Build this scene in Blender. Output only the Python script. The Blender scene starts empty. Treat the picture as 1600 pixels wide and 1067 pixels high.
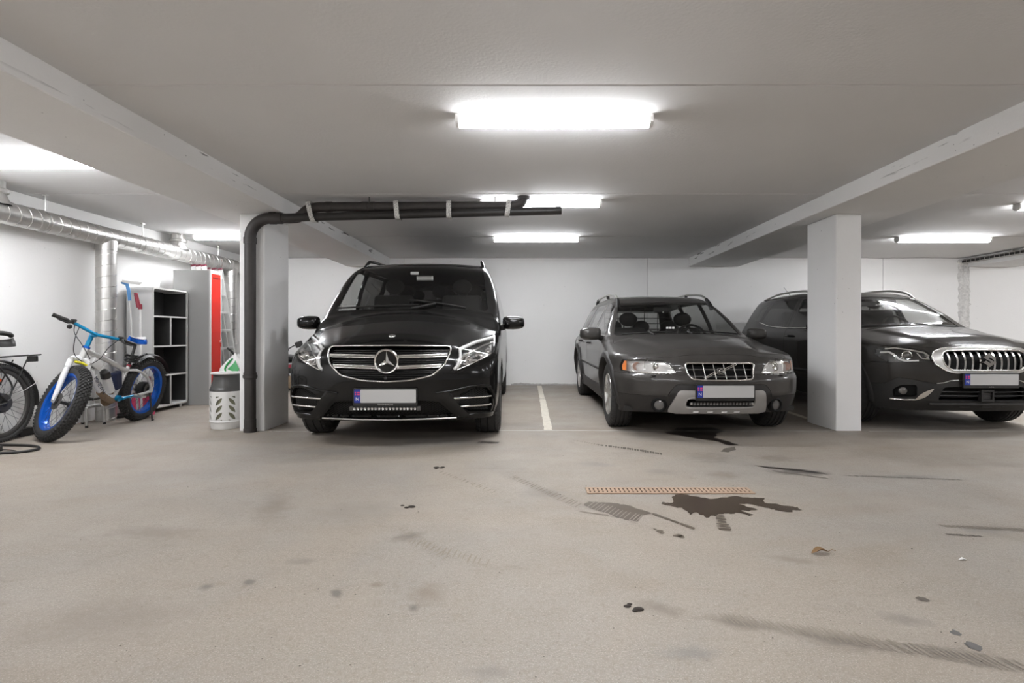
import bpy, bmesh, math, random
import numpy as np
from mathutils import Vector, Matrix

# ------------------------------------------------------------------ camera, world, exposure
SC = bpy.context.scene
COL = SC.collection
PI = math.pi
rad = math.radians
FOC, VPX, VPY, CAMZ = 870.0, 820.0, 523.0, 0.98

cam_d = bpy.data.cameras.new('camera')
cam = bpy.data.objects.new('camera', cam_d)
COL.objects.link(cam)
cam.location = (0, 0, CAMZ)
cam.rotation_euler = (PI / 2, 0, 0)
cam_d.sensor_width = 36.0
cam_d.lens = FOC / 1600 * 36.0
cam_d.shift_x = -(VPX - 800) / 1600
cam_d.shift_y = -(533.5 - VPY) / 1600
cam_d.clip_start = 0.05
cam_d.clip_end = 100
SC.camera = cam

world = bpy.data.worlds.new('world')
SC.world = world
world.use_nodes = True
world.node_tree.nodes['Background'].inputs[0].default_value = (0.5, 0.5, 0.5, 1)
world.node_tree.nodes['Background'].inputs[1].default_value = 0.02

SC.view_settings.view_transform = 'Standard'
SC.view_settings.look = 'None'
SC.view_settings.gamma = 1
SC.view_settings.use_curve_mapping = False
SC.view_settings.exposure = 1.50
LAMP_STRENGTH = 46.0

# ------------------------------------------------------------------ helpers
def fz(y):
    return max(0.0, y - 6.3) * 0.0175

def new_empty(name, loc=(0, 0, 0), rot=(0, 0, 0), parent=None):
    o = bpy.data.objects.new(name, None)
    COL.objects.link(o)
    o.location = loc
    o.rotation_euler = rot
    o.empty_display_size = 0.1
    if parent:
        o.parent = parent
    return o

def tag(o, label=None, cat=None, group=None, kind=None):
    if label: o['label'] = label
    if cat: o['category'] = cat
    if group: o['group'] = group
    if kind: o['kind'] = kind
    return o

def thing(name, label, cat, loc=(0, 0, 0), rot=(0, 0, 0), group=None):
    return tag(new_empty(name, loc, rot), label, cat, group)

def copy_tree(o, parent=None):
    c = o.copy()
    COL.objects.link(c)
    c.parent = parent
    for ch in list(o.children):
        copy_tree(ch, c)
    return c

def np_mesh(name, V, F):
    """V (n,3) array, F list of index tuples or (m,4) array."""
    me = bpy.data.meshes.new(name)
    V = np.asarray(V, dtype=np.float32).reshape(-1, 3)
    if isinstance(F, np.ndarray):
        n, k = F.shape
        me.vertices.add(len(V)); me.vertices.foreach_set('co', V.ravel())
        me.loops.add(n * k); me.loops.foreach_set('vertex_index', F.astype(np.int32).ravel())
        me.polygons.add(n)
        me.polygons.foreach_set('loop_start', np.arange(0, n * k, k, dtype=np.int32))
        me.update(calc_edges=True)
        me.validate()
    else:
        me.from_pydata(V.tolist(), [], F)
        me.update()
    return me

def link_mesh(name, me, m=None, parent=None, smooth=None):
    o = bpy.data.objects.new(name, me)
    COL.objects.link(o)
    if m is not None and not me.materials:
        me.materials.append(m)
    if parent is not None:
        o.parent = parent
    if smooth:
        me.shade_smooth()
        if smooth < 180:
            me.set_sharp_from_angle(angle=rad(smooth))
    return o

def frame_from(d):
    d = np.asarray(d, float); d = d / (np.linalg.norm(d) + 1e-12)
    a = np.array([0, 0, 1.0]) if abs(d[2]) < 0.9 else np.array([1.0, 0, 0])
    u = np.cross(a, d); u /= np.linalg.norm(u)
    return u, np.cross(d, u), d

class MB:
    """Collects shapes and links them as ONE mesh object."""
    def __init__(self):
        self.v, self.f = [], []
    def add(self, V, F):
        b = len(self.v)
        self.v.extend([tuple(map(float, p)) for p in V])
        self.f.extend([tuple(int(i) + b for i in q) for q in F])
        return self
    def box(self, c, s, rot=None):
        x, y, z = s[0] / 2, s[1] / 2, s[2] / 2
        P = np.array([(-x, -y, -z), (x, -y, -z), (x, y, -z), (-x, y, -z), (-x, -y, z), (x, -y, z), (x, y, z), (-x, y, z)])
        if rot is not None:
            P = P @ np.array(rot.to_3x3() if hasattr(rot, 'to_3x3') else rot).T
        P = P + np.array(c)
        return self.add(P, [(0, 3, 2, 1), (4, 5, 6, 7), (0, 1, 5, 4), (1, 2, 6, 5), (2, 3, 7, 6), (3, 0, 4, 7)])
    def box2(self, lo, hi):
        lo, hi = np.array(lo, float), np.array(hi, float)
        return self.box((lo + hi) / 2, hi - lo)
    def bar(self, p0, p1, w, t, up=(0, 0, 1)):
        """Box from p0 to p1, w wide sideways, t along up."""
        p0, p1 = np.array(p0, float), np.array(p1, float)
        d = p1 - p0; L = np.linalg.norm(d); d /= L
        s = np.cross(d, up); s /= np.linalg.norm(s); u = np.cross(s, d)
        return self.box((p0 + p1) / 2, (w, L, t), np.stack([s, d, u], 1))
    def tube(self, pts, r, n=10, closed=False, caps=True, sx=1.0):
        P = np.array(pts, float); m = len(P)
        rr = np.full(m, r, float) if np.isscalar(r) else np.array(r, float)
        T = np.zeros_like(P)
        for i in range(m):
            a = P[(i - 1) % m] if closed else P[max(i - 1, 0)]
            b = P[(i + 1) % m] if closed else P[min(i + 1, m - 1)]
            T[i] = (b - a) / (np.linalg.norm(b - a) + 1e-12)
        u, w, _ = frame_from(T[0])
        V = []
        for i in range(m):
            u = u - T[i] * np.dot(u, T[i]); u /= np.linalg.norm(u) + 1e-12
            w = np.cross(T[i], u)
            for k in range(n):
                a = 2 * PI * k / n
                V.append(P[i] + rr[i] * (math.cos(a) * u * sx + math.sin(a) * w))
        F = []
        for i in range(m if closed else m - 1):
            j = (i + 1) % m
            for k in range(n):
                k2 = (k + 1) % n
                F.append((i * n + k, i * n + k2, j * n + k2, j * n + k))
        if caps and not closed:
            F.append(tuple(range(n - 1, -1, -1)))
            F.append(tuple((m - 1) * n + k for k in range(n)))
        return self.add(V, F)
    def cyl(self, p0, p1, r0, r1=None, n=16, caps=True):
        return self.tube([p0, p1], [r0, r0 if r1 is None else r1], n, caps=caps)
    def lathe(self, prof, c, axis, n=32, closed=False, mod=None):
        """prof: (radius, height along axis); closed joins last to first."""
        u, w, d = frame_from(axis)
        c = np.array(c, float)
        V, F = [], []
        m = len(prof)
        for k in range(n):
            a = 2 * PI * k / n
            e = math.cos(a) * u + math.sin(a) * w
            for j, (r, h) in enumerate(prof):
                if mod: r = r + mod(j, k)
                V.append(c + e * r + d * h)
        for k in range(n):
            k2 = (k + 1) % n
            for j in range(m if closed else m - 1):
                j2 = (j + 1) % m
                F.append((k * m + j, k2 * m + j, k2 * m + j2, k * m + j2))
        return self.add(V, F)
    def prism(self, poly, fn, t0, t1):
        """poly: 2D outline; fn(a, b, t) -> 3D point; solid between t0 and t1."""
        n = len(poly)
        V = [fn(a, b, t0) for a, b in poly] + [fn(a, b, t1) for a, b in poly]
        F = [tuple(range(n)), tuple(range(2 * n - 1, n - 1, -1))]
        for i in range(n):
            j = (i + 1) % n
            F.append((i, i + n, j + n, j))
        return self.add(V, F)
    def grid(self, G, closed_u=False, closed_v=False):
        """G: (nu, nv, 3) array of points."""
        G = np.asarray(G, float); nu, nv = G.shape[:2]
        F = []
        for i in range(nu if closed_u else nu - 1):
            for j in range(nv if closed_v else nv - 1):
                i2, j2 = (i + 1) % nu, (j + 1) % nv
                F.append((i * nv + j, i2 * nv + j, i2 * nv + j2, i * nv + j2))
        return self.add(G.reshape(-1, 3), F)
    def sphere(self, c, r, n=16, m=10, s=(1, 1, 1), rot=None):
        G = np.zeros((n, m + 1, 3))
        for i in range(n):
            for j in range(m + 1):
                a, b = 2 * PI * i / n, PI * j / m
                p = np.array([math.cos(a) * math.sin(b) * s[0], math.sin(a) * math.sin(b) * s[1], math.cos(b) * s[2]]) * r
                if rot is not None: p = np.array(rot) @ p
                G[i, j] = np.array(c) + p
        return self.grid(G, closed_u=True)
    def xform(self, M):
        M = np.array(M)
        V = np.array(self.v) @ M[:3, :3].T + M[:3, 3]
        self.v = [tuple(p) for p in V]
        return self
    def build(self, name, m, parent=None, smooth=35, bevel=0, seg=2, fix=True):
        bm = bmesh.new()
        vs = [bm.verts.new(p) for p in self.v]
        for q in self.f:
            if len(set(q)) >= 3:
                try: bm.faces.new([vs[i] for i in q])
                except ValueError: pass
        bmesh.ops.remove_doubles(bm, verts=bm.verts, dist=1e-6)
        if fix:
            bmesh.ops.recalc_face_normals(bm, faces=bm.faces)
        if bevel:
            ed = [e for e in bm.edges if len(e.link_faces) == 2 and e.calc_face_angle(0) > rad(30)]
            bmesh.ops.bevel(bm, geom=ed, offset=bevel, segments=seg, profile=0.5, affect='EDGES', clamp_overlap=True)
        me = bpy.data.meshes.new(name)
        bm.to_mesh(me); bm.free()
        return link_mesh(name, me, m, parent, smooth)

def spline(pts, n=8, closed=False):
    """Catmull-Rom through points."""
    P = np.array(pts, float); m = len(P); out = []
    for i in range(m if closed else m - 1):
        if closed:
            p0, p1, p2, p3 = P[(i - 1) % m], P[i], P[(i + 1) % m], P[(i + 2) % m]
        else:
            p1, p2 = P[i], P[i + 1]
            p0 = P[i - 1] if i > 0 else 2 * p1 - p2
            p3 = P[i + 2] if i + 2 < m else 2 * p2 - p1
        for k in range(n):
            t = k / n
            out.append(0.5 * ((2 * p1) + (-p0 + p2) * t + (2 * p0 - 5 * p1 + 4 * p2 - p3) * t * t + (-p0 + 3 * p1 - 3 * p2 + p3) * t ** 3))
    if not closed: out.append(P[-1])
    return np.array(out)

def roundpoly(poly, r, n=4):
    """Round the corners of a 2D polygon."""
    P = [np.array(p, float) for p in poly]; out = []
    for i in range(len(P)):
        a, b, c = P[i - 1], P[i], P[(i + 1) % len(P)]
        d1, d2 = a - b, c - b
        l1, l2 = np.linalg.norm(d1), np.linalg.norm(d2)
        q = min(r, l1 * 0.45, l2 * 0.45)
        s, e = b + d1 / l1 * q, b + d2 / l2 * q
        for k in range(n + 1):
            t = k / n
            out.append(tuple((1 - t) ** 2 * s + 2 * t * (1 - t) * b + t * t * e))
    return out

def text_mesh(s, size, name='lettering'):
    cu = bpy.data.curves.new(name, 'FONT')
    cu.body = s; cu.size = size; cu.align_x = 'CENTER'; cu.align_y = 'CENTER'
    cu.extrude = 0.0004
    o = bpy.data.objects.new(name, cu)
    COL.objects.link(o)
    dg = bpy.context.evaluated_depsgraph_get()
    me = bpy.data.meshes.new_from_object(o.evaluated_get(dg))
    bpy.data.objects.remove(o); bpy.data.curves.remove(cu)
    me.name = name
    return me

def text_obj(s, size, m, parent, loc, rot=(PI / 2, 0, 0), sx=1.0, name='lettering'):
    me = text_mesh(s, size, name)
    o = link_mesh(name, me, m, parent)
    if me.materials and me.materials[0] is not m:
        me.materials.clear(); me.materials.append(m)
    o.location = loc; o.rotation_euler = rot; o.scale = (sx, 1, 1)
    return o

# ------------------------------------------------------------------ materials
def srgb(r, g, b):
    def l(c):
        c /= 255.0
        return c / 12.92 if c <= 0.04045 else ((c + 0.055) / 1.055) ** 2.4
    return (l(r), l(g), l(b), 1)

def mat(name, col, rough=0.5, metal=0.0, noise=0, nscale=8.0, bump=0, bscale=200.0, coat=0, emit=0, spec=None, detail=4, col2=None):
    m = bpy.data.materials.new(name)
    m.use_nodes = True
    nt = m.node_tree; nd = nt.nodes; b = nd['Principled BSDF']
    c = col if len(col) == 4 else (*col, 1)
    b.inputs['Base Color'].default_value = c
    b.inputs['Roughness'].default_value = rough
    b.inputs['Metallic'].default_value = metal
    if coat:
        b.inputs['Coat Weight'].default_value = coat
        b.inputs['Coat Roughness'].default_value = 0.03
    if spec is not None:
        b.inputs['Specular IOR Level'].default_value = spec
    if emit:
        b.inputs['Emission Color'].default_value = c
        b.inputs['Emission Strength'].default_value = emit
    tc = None
    if noise or bump:
        tc = nd.new('ShaderNodeTexCoord')
    if noise:
        t = nd.new('ShaderNodeTexNoise'); t.inputs['Scale'].default_value = nscale; t.inputs['Detail'].default_value = detail
        nt.links.new(tc.outputs['Object'], t.inputs['Vector'])
        mx = nd.new('ShaderNodeMix'); mx.data_type = 'RGBA'
        c2 = col2 if col2 else tuple(max(0, v * (1 - noise)) for v in c[:3]) + (1,)
        c1 = c if col2 else tuple(min(1, v * (1 + noise)) for v in c[:3]) + (1,)
        mx.inputs['A'].default_value = c1; mx.inputs['B'].default_value = c2
        nt.links.new(t.outputs['Fac'], mx.inputs['Factor'])
        nt.links.new(mx.outputs['Result'], b.inputs['Base Color'])
    if bump:
        t2 = nd.new('ShaderNodeTexNoise'); t2.inputs['Scale'].default_value = bscale; t2.inputs['Detail'].default_value = 3
        nt.links.new(tc.outputs['Object'], t2.inputs['Vector'])
        bp = nd.new('ShaderNodeBump'); bp.inputs['Strength'].default_value = bump; bp.inputs['Distance'].default_value = 0.002
        nt.links.new(t2.outputs['Fac'], bp.inputs['Height'])
        nt.links.new(bp.outputs['Normal'], b.inputs['Normal'])
    return m

def glass_mat(name, tint, refl=1.0, rough=0.0, ior=1.5):
    """Thin sheet glass: tinted see-through with fresnel gloss."""
    m = bpy.data.materials.new(name); m.use_nodes = True
    nt = m.node_tree; nd = nt.nodes; nd.clear()
    out = nd.new('ShaderNodeOutputMaterial'); mx = nd.new('ShaderNodeMixShader')
    tr = nd.new('ShaderNodeBsdfTransparent'); gl = nd.new('ShaderNodeBsdfGlossy'); fr = nd.new('ShaderNodeLayerWeight')
    tr.inputs['Color'].default_value = (*tint, 1)
    gl.inputs['Color'].default_value = (refl, refl, refl, 1); gl.inputs['Roughness'].default_value = rough
    pw = nd.new('ShaderNodeMath'); pw.operation = 'POWER'; pw.inputs[1].default_value = 5.0
    ma = nd.new('ShaderNodeMath'); ma.operation = 'MULTIPLY_ADD'; ma.inputs[1].default_value = 0.93; ma.inputs[2].default_value = 0.06
    fr.inputs['Blend'].default_value = 0.5
    nt.links.new(fr.outputs['Facing'], pw.inputs[0]); nt.links.new(pw.outputs[0], ma.inputs[0])
    nt.links.new(ma.outputs[0], mx.inputs[0]); nt.links.new(tr.outputs[0], mx.inputs[1]); nt.links.new(gl.outputs[0], mx.inputs[2])
    nt.links.new(mx.outputs[0], out.inputs[0])
    return m
# ------------------------------------------------------------------ setting materials
def plaster(name, col, var=0.06, speck=0.0, scrape=False, foot=None):
    """Painted concrete: cloudy colour, fine relief, pores; foot = bare mortar strip at the wall's base."""
    m = bpy.data.materials.new(name); m.use_nodes = True
    nt = m.node_tree; nd = nt.nodes; L = nt.links.new; b = nd['Principled BSDF']
    g = nd.new('ShaderNodeNewGeometry')
    b.inputs['Roughness'].default_value = 0.85
    b.inputs['Specular IOR Level'].default_value = 0.25
    n1 = nd.new('ShaderNodeTexNoise'); n1.inputs['Scale'].default_value = 1.3; n1.inputs['Detail'].default_value = 6; n1.inputs['Roughness'].default_value = 0.6
    L(g.outputs['Position'], n1.inputs['Vector'])
    mx = nd.new('ShaderNodeMix'); mx.data_type = 'RGBA'
    mx.inputs['A'].default_value = tuple(c * (1 + var) for c in col) + (1,)
    mx.inputs['B'].default_value = tuple(c * (1 - var) for c in col) + (1,)
    L(n1.outputs['Fac'], mx.inputs['Factor'])
    last = mx.outputs['Result']
    def over(fac, color):
        nonlocal last
        k = nd.new('ShaderNodeMix'); k.data_type = 'RGBA'
        L(fac, k.inputs['Factor']); L(last, k.inputs['A']); k.inputs['B'].default_value = (*color, 1)
        last = k.outputs['Result']
    def ramp(src, a, c):
        r = nd.new('ShaderNodeMapRange'); r.clamp = True
        r.inputs['From Min'].default_value = a; r.inputs['From Max'].default_value = c
        L(src, r.inputs['Value']); return r.outputs['Result']
    if speck:
        v = nd.new('ShaderNodeTexVoronoi'); v.inputs['Scale'].default_value = 14.0
        L(g.outputs['Position'], v.inputs['Vector'])
        n2 = nd.new('ShaderNodeTexNoise'); n2.inputs['Scale'].default_value = 3.0
        L(g.outputs['Position'], n2.inputs['Vector'])
        a = ramp(v.outputs['Distance'], 0.085, 0.05); c = ramp(n2.outputs['Fac'], 0.55, 0.6)
        mu = nd.new('ShaderNodeMath'); mu.operation = 'MULTIPLY'; L(a, mu.inputs[0]); L(c, mu.inputs[1])
        mu2 = nd.new('ShaderNodeMath'); mu2.operation = 'MULTIPLY'; L(mu.outputs[0], mu2.inputs[0]); mu2.inputs[1].default_value = speck
        over(mu2.outputs[0], tuple(c * 0.35 for c in col))
    if scrape:
        mp = nd.new('ShaderNodeMapping'); mp.inputs['Scale'].default_value = (9, 2.2, 26)
        L(g.outputs['Position'], mp.inputs['Vector'])
        n3 = nd.new('ShaderNodeTexNoise'); n3.inputs['Scale'].default_value = 1.0; n3.inputs['Detail'].default_value = 5
        L(mp.outputs[0], n3.inputs['Vector'])
        n4 = nd.new('ShaderNodeTexNoise'); n4.inputs['Scale'].default_value = 0.9; n4.inputs['Detail'].default_value = 1
        L(g.outputs['Position'], n4.inputs['Vector'])
        sx = nd.new('ShaderNodeSeparateXYZ'); L(g.outputs['Position'], sx.inputs[0])
        a = ramp(n3.outputs['Fac'], 0.60, 0.64); c = ramp(n4.outputs['Fac'], 0.46, 0.54); d = ramp(sx.outputs['Z'], 2.24, 2.30)
        mu = nd.new('ShaderNodeMath'); mu.operation = 'MULTIPLY'; L(a, mu.inputs[0]); L(c, mu.inputs[1])
        mu2 = nd.new('ShaderNodeMath'); mu2.operation = 'MULTIPLY'; L(mu.outputs[0], mu2.inputs[0]); L(d, mu2.inputs[1])
        over(mu2.outputs[0], (0.16, 0.155, 0.15))
    if foot:
        sx = nd.new('ShaderNodeSeparateXYZ'); L(g.outputs['Position'], sx.inputs[0])
        n5 = nd.new('ShaderNodeTexNoise'); n5.inputs['Scale'].default_value = 2.6; n5.inputs['Detail'].default_value = 7; n5.inputs['Roughness'].default_value = 0.65
        L(g.outputs['Position'], n5.inputs['Vector'])
        ad = nd.new('ShaderNodeMath'); ad.operation = 'MULTIPLY_ADD'; L(n5.outputs['Fac'], ad.inputs[0]); ad.inputs[1].default_value = 0.42; ad.inputs[2].default_value = foot - 0.21
        su = nd.new('ShaderNodeMath'); su.operation = 'SUBTRACT'; L(ad.outputs[0], su.inputs[0]); L(sx.outputs['Z'], su.inputs[1])
        a = ramp(su.outputs[0], -0.004, 0.006)
        n6 = nd.new('ShaderNodeTexNoise'); n6.inputs['Scale'].default_value = 18; n6.inputs['Detail'].default_value = 4
        L(g.outputs['Position'], n6.inputs['Vector'])
        e = ramp(n6.outputs['Fac'], 0.3, 0.55)
        mu = nd.new('ShaderNodeMath'); mu.operation = 'MULTIPLY'; L(a, mu.inputs[0]); L(e, mu.inputs[1])
        over(mu.outputs[0], (0.26, 0.25, 0.24))
    L(last, b.inputs['Base Color'])
    n9 = nd.new('ShaderNodeTexNoise'); n9.inputs['Scale'].default_value = 55; n9.inputs['Detail'].default_value = 4
    L(g.outputs['Position'], n9.inputs['Vector'])
    bp = nd.new('ShaderNodeBump'); bp.inputs['Strength'].default_value = 0.25; bp.inputs['Distance'].default_value = 0.006
    L(n9.outputs['Fac'], bp.inputs['Height']); L(bp.outputs['Normal'], b.inputs['Normal'])
    return m

def floor_mat():
    m = bpy.data.materials.new('worn_concrete'); m.use_nodes = True
    nt = m.node_tree; nd = nt.nodes; L = nt.links.new; b = nd['Principled BSDF']
    g = nd.new('ShaderNodeNewGeometry')
    def noise(s, d, ro=0.55, sc=None, dist=0):
        n = nd.new('ShaderNodeTexNoise'); n.inputs['Scale'].default_value = s; n.inputs['Detail'].default_value = d; n.inputs['Roughness'].default_value = ro
        n.inputs['Distortion'].default_value = dist
        if sc:
            mp = nd.new('ShaderNodeMapping'); mp.inputs['Scale'].default_value = sc; mp.inputs['Rotation'].default_value = (0, 0, 0.5)
            L(g.outputs['Position'], mp.inputs['Vector']); L(mp.outputs[0], n.inputs['Vector'])
        else:
            L(g.outputs['Position'], n.inputs['Vector'])
        return n.outputs['Fac']
    def ramp(src, a, c, lo=0, hi=1):
        r = nd.new('ShaderNodeMapRange'); r.clamp = True
        for k, val in zip(('From Min', 'From Max', 'To Min', 'To Max'), (a, c, lo, hi)): r.inputs[k].default_value = val
        L(src, r.inputs['Value']); return r.outputs['Result']
    last = None
    def over(fac, color, mode='MIX'):
        nonlocal last
        k = nd.new('ShaderNodeMix'); k.data_type = 'RGBA'; k.blend_type = mode
        L(fac, k.inputs['Factor'])
        if last is None: k.inputs['A'].default_value = FLOOR_A
        else: L(last, k.inputs['A'])
        k.inputs['B'].default_value = (*color, 1)
        last = k.outputs['Result']
    FLOOR_A = (0.318, 0.276, 0.232, 1)
    over(ramp(noise(0.8, 5, 0.6, None, 0.6), 0.42, 0.66), (0.290, 0.266, 0.240))
    over(ramp(noise(0.55, 6, 0.62, (1, 2.2, 1), 1.0), 0.52, 0.72, 0, 0.75), (0.27, 0.222, 0.175))
    over(ramp(noise(2.3, 6, 0.65, (1, 1.8, 1), 1.5), 0.58, 0.74, 0, 0.6), (0.225, 0.196, 0.162))
    over(ramp(noise(60, 3, 0.7), 0.35, 0.7, 0, 0.5), (0.215, 0.183, 0.148))
    over(ramp(noise(190, 2, 0.7), 0.52, 0.72, 0, 0.6), (0.54, 0.50, 0.44))
    over(ramp(noise(110, 2, 0.7), 0.58, 0.70, 0, 0.6), (0.17, 0.15, 0.13))
    over(ramp(noise(24, 5, 0.7, None, 1.2), 0.54, 0.72, 0, 0.55), (0.235, 0.197, 0.156))
    # smudges and faint tyre traces, each an ellipse on the floor broken up by noise
    nz = noise(9, 5, 0.65); nz2 = noise(30, 3, 0.6)
    for (cx, cy, rx, ry, rot, col, amt) in SMUDGES:
        mp = nd.new('ShaderNodeMapping'); mp.vector_type = 'TEXTURE'
        mp.inputs['Location'].default_value = (cx, cy, 0); mp.inputs['Rotation'].default_value = (0, 0, rot); mp.inputs['Scale'].default_value = (rx, ry, 1)
        L(g.outputs['Position'], mp.inputs['Vector'])
        ln = nd.new('ShaderNodeVectorMath'); ln.operation = 'LENGTH'; L(mp.outputs[0], ln.inputs[0])
        ad = nd.new('ShaderNodeMath'); ad.operation = 'MULTIPLY_ADD'; L(nz, ad.inputs[0]); ad.inputs[1].default_value = 1.1; L(ln.outputs['Value'], ad.inputs[2])
        a2 = nd.new('ShaderNodeMath'); a2.operation = 'MULTIPLY_ADD'; L(nz2, a2.inputs[0]); a2.inputs[1].default_value = 0.8; L(ad.outputs[0], a2.inputs[2])
        over(ramp(a2.outputs[0], 1.15, 1.75, min(1, amt * 1.25), 0), tuple(c * 0.78 for c in col))
    L(last, b.inputs['Base Color'])
    b.inputs['Specular IOR Level'].default_value = 0.35
    L(ramp(noise(2.0, 5), 0.35, 0.65, 0.52, 0.75), b.inputs['Roughness'])
    bp = nd.new('ShaderNodeBump'); bp.inputs['Strength'].default_value = 0.35; bp.inputs['Distance'].default_value = 0.003
    L(noise(120, 5, 0.7), bp.inputs['Height']); L(bp.outputs['Normal'], b.inputs['Normal'])
    return m

def fpt(px, py):
    """Where a sight line meets the level floor."""
    y = CAMZ * FOC / (py - VPY)
    return ((px - VPX) * y / FOC, y)
SMUDGES = []
for (px, py, rx, ry, rot, col, amt) in (
    (640, 838, 42, 10, 0.5, (0.20, 0.175, 0.15), 0.55), (322, 917, 16, 9, 0.2, (0.17, 0.155, 0.14), 0.6), (388, 910, 14, 9, 0.4, (0.17, 0.155, 0.14), 0.6),
    (526, 926, 14, 12, 0.6, (0.16, 0.145, 0.13), 0.6), (588, 914, 15, 8, 0, (0.23, 0.19, 0.15), 0.5), (646, 950, 13, 10, 0.4, (0.16, 0.145, 0.13), 0.6),
    (664, 925, 45, 26, 0.2, (0.25, 0.20, 0.155), 0.5), (470, 877, 32, 8, 0, (0.22, 0.20, 0.18), 0.4), (240, 832, 110, 16, -0.15, (0.25, 0.205, 0.165), 0.5),
    (430, 790, 40, 40, 0.3, (0.27, 0.225, 0.185), 0.45), (1030, 950, 60, 16, -0.5, (0.24, 0.205, 0.17), 0.55), (1160, 975, 90, 14, -0.35, (0.22, 0.19, 0.155), 0.6),
    (1330, 1005, 130, 22, -0.3, (0.21, 0.18, 0.15), 0.6), (1500, 1025, 110, 20, -0.3, (0.19, 0.165, 0.14), 0.6), (1410, 968, 60, 14, -0.4, (0.24, 0.215, 0.19), 0.55),
    (1080, 1020, 70, 18, 0, (0.24, 0.23, 0.22), 0.45), (1240, 875, 55, 8, -0.4, (0.25, 0.21, 0.175), 0.5), (1443, 937, 16, 4, -0.2, (0.20, 0.18, 0.165), 0.6),
    (1110, 715, 60, 12, 0, (0.25, 0.215, 0.18), 0.5), (1130, 742, 34, 9, 0, (0.24, 0.195, 0.155), 0.55), (1030, 737, 40, 7, 0, (0.27, 0.24, 0.21), 0.45),
    (1250, 738, 70, 7, -0.1, (0.13, 0.115, 0.10), 0.7), (1210, 716, 50, 8, -0.3, (0.23, 0.19, 0.155), 0.5), (1410, 745, 90, 4, 0, (0.20, 0.185, 0.17), 0.5),
    (1540, 828, 70, 12, 0, (0.25, 0.235, 0.22), 0.45), (850, 770, 70, 14, -0.5, (0.27, 0.245, 0.22), 0.45), (930, 725, 50, 6, -0.2, (0.26, 0.24, 0.22), 0.4),
    (760, 1050, 60, 16, 0, (0.24, 0.22, 0.20), 0.4), (160, 970, 180, 60, 0, (0.29, 0.245, 0.205), 0.4), (560, 800, 120, 30, 0, (0.30, 0.265, 0.23), 0.4),
    (700, 690, 110, 8, 0, (0.24, 0.225, 0.21), 0.4), (520, 705, 130, 10, 0, (0.26, 0.25, 0.24), 0.4)):
    cx, cy = fpt(px, py)
    SMUDGES.append((cx, cy, rx * cy / FOC, ry * cy * cy / (CAMZ * FOC), rot, col, amt))
M = {}
M['wall'] = plaster('white_wall_paint', (0.88, 0.872, 0.858), 0.03, 0.5, foot=-0.035)
M['ceil'] = plaster('white_ceiling_paint', (0.72, 0.715, 0.71), 0.05)
M['beam'] = plaster('white_beam_paint', (0.80, 0.795, 0.785), 0.05, 0.8, scrape=True)
M['pillar'] = plaster('white_pillar_paint', (0.78, 0.775, 0.765), 0.04, 1.0, foot=-0.10)
M['floor'] = floor_mat()
M['filler'] = mat('rough_filler', (0.66, 0.65, 0.63), 0.95, noise=0.42, nscale=28, bump=1.0, bscale=45)
M['rubble'] = mat('bare_mortar', (0.42, 0.405, 0.385), 0.95, noise=0.4, nscale=25, bump=0.8, bscale=60)
M['line'] = mat('worn_cream_paint', (0.62, 0.575, 0.49), 0.7, noise=0.25, nscale=30)
M['lamp'] = mat('lamp_diffuser', (0.955, 0.968, 1.0), 0.4, emit=LAMP_STRENGTH)
M['lampside'] = mat('lamp_diffuser_side', (0.955, 0.968, 1.0), 0.4, emit=LAMP_STRENGTH * 0.36)
M['lampwarm'] = mat('lamp_diffuser_bright', (0.955, 0.968, 1.0), 0.4, emit=LAMP_STRENGTH * 1.2)
M['lampcap'] = mat('lamp_cap_white', (0.72, 0.71, 0.69), 0.45)
M['galv'] = mat('galvanised_steel', (0.62, 0.61, 0.59), 0.34, 0.9, noise=0.14, nscale=14)
M['galv2'] = mat('galvanised_seam', (0.80, 0.79, 0.77), 0.25, 0.95)
M['blackpipe'] = mat('black_pipe', (0.022, 0.02, 0.019), 0.42, noise=0.3, nscale=20)
M['brownpipe'] = mat('dark_sleeve', (0.035, 0.03, 0.028), 0.55, noise=0.3, nscale=20)
M['steel'] = mat('zinc_steel', (0.55, 0.54, 0.52), 0.4, 0.9)
M['darksteel'] = mat('dark_steel', (0.10, 0.095, 0.09), 0.5, 0.6)
M['rust'] = mat('rusty_iron', (0.40, 0.285, 0.205), 0.85, 0.1, noise=0.35, nscale=25)
M['hollow_shade'] = mat('painted_hollow_shade', (0.03, 0.022, 0.018), 0.9)  # near-black colour standing in for the shade inside hollows
M['white'] = mat('white_plastic', (0.78, 0.77, 0.75), 0.4)
M['black'] = mat('black_plastic', (0.018, 0.017, 0.016), 0.45)
M['rubber'] = mat('tyre_rubber', (0.030, 0.029, 0.028), 0.75, noise=0.3, nscale=40)

# ------------------------------------------------------------------ room shell
X0, X1, Y0, Y1, ZC = -4.95, 13.0, -5.0, 10.07, 2.369
def struct(o):
    o['kind'] = 'structure'
    return o

def make_floor():
    xs = np.linspace(X0 - 0.2, X1 + 0.2, 60)
    ys = np.concatenate([np.linspace(Y0 - 0.2, 6.3, 24), np.linspace(6.4, Y1 + 0.2, 10)])
    G = np.array([[(x, y, fz(y)) for y in ys] for x in xs])
    b = MB().grid(G)
    o = b.build('floor', M['floor'], smooth=None)
    return struct(o)
floor = make_floor()

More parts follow.
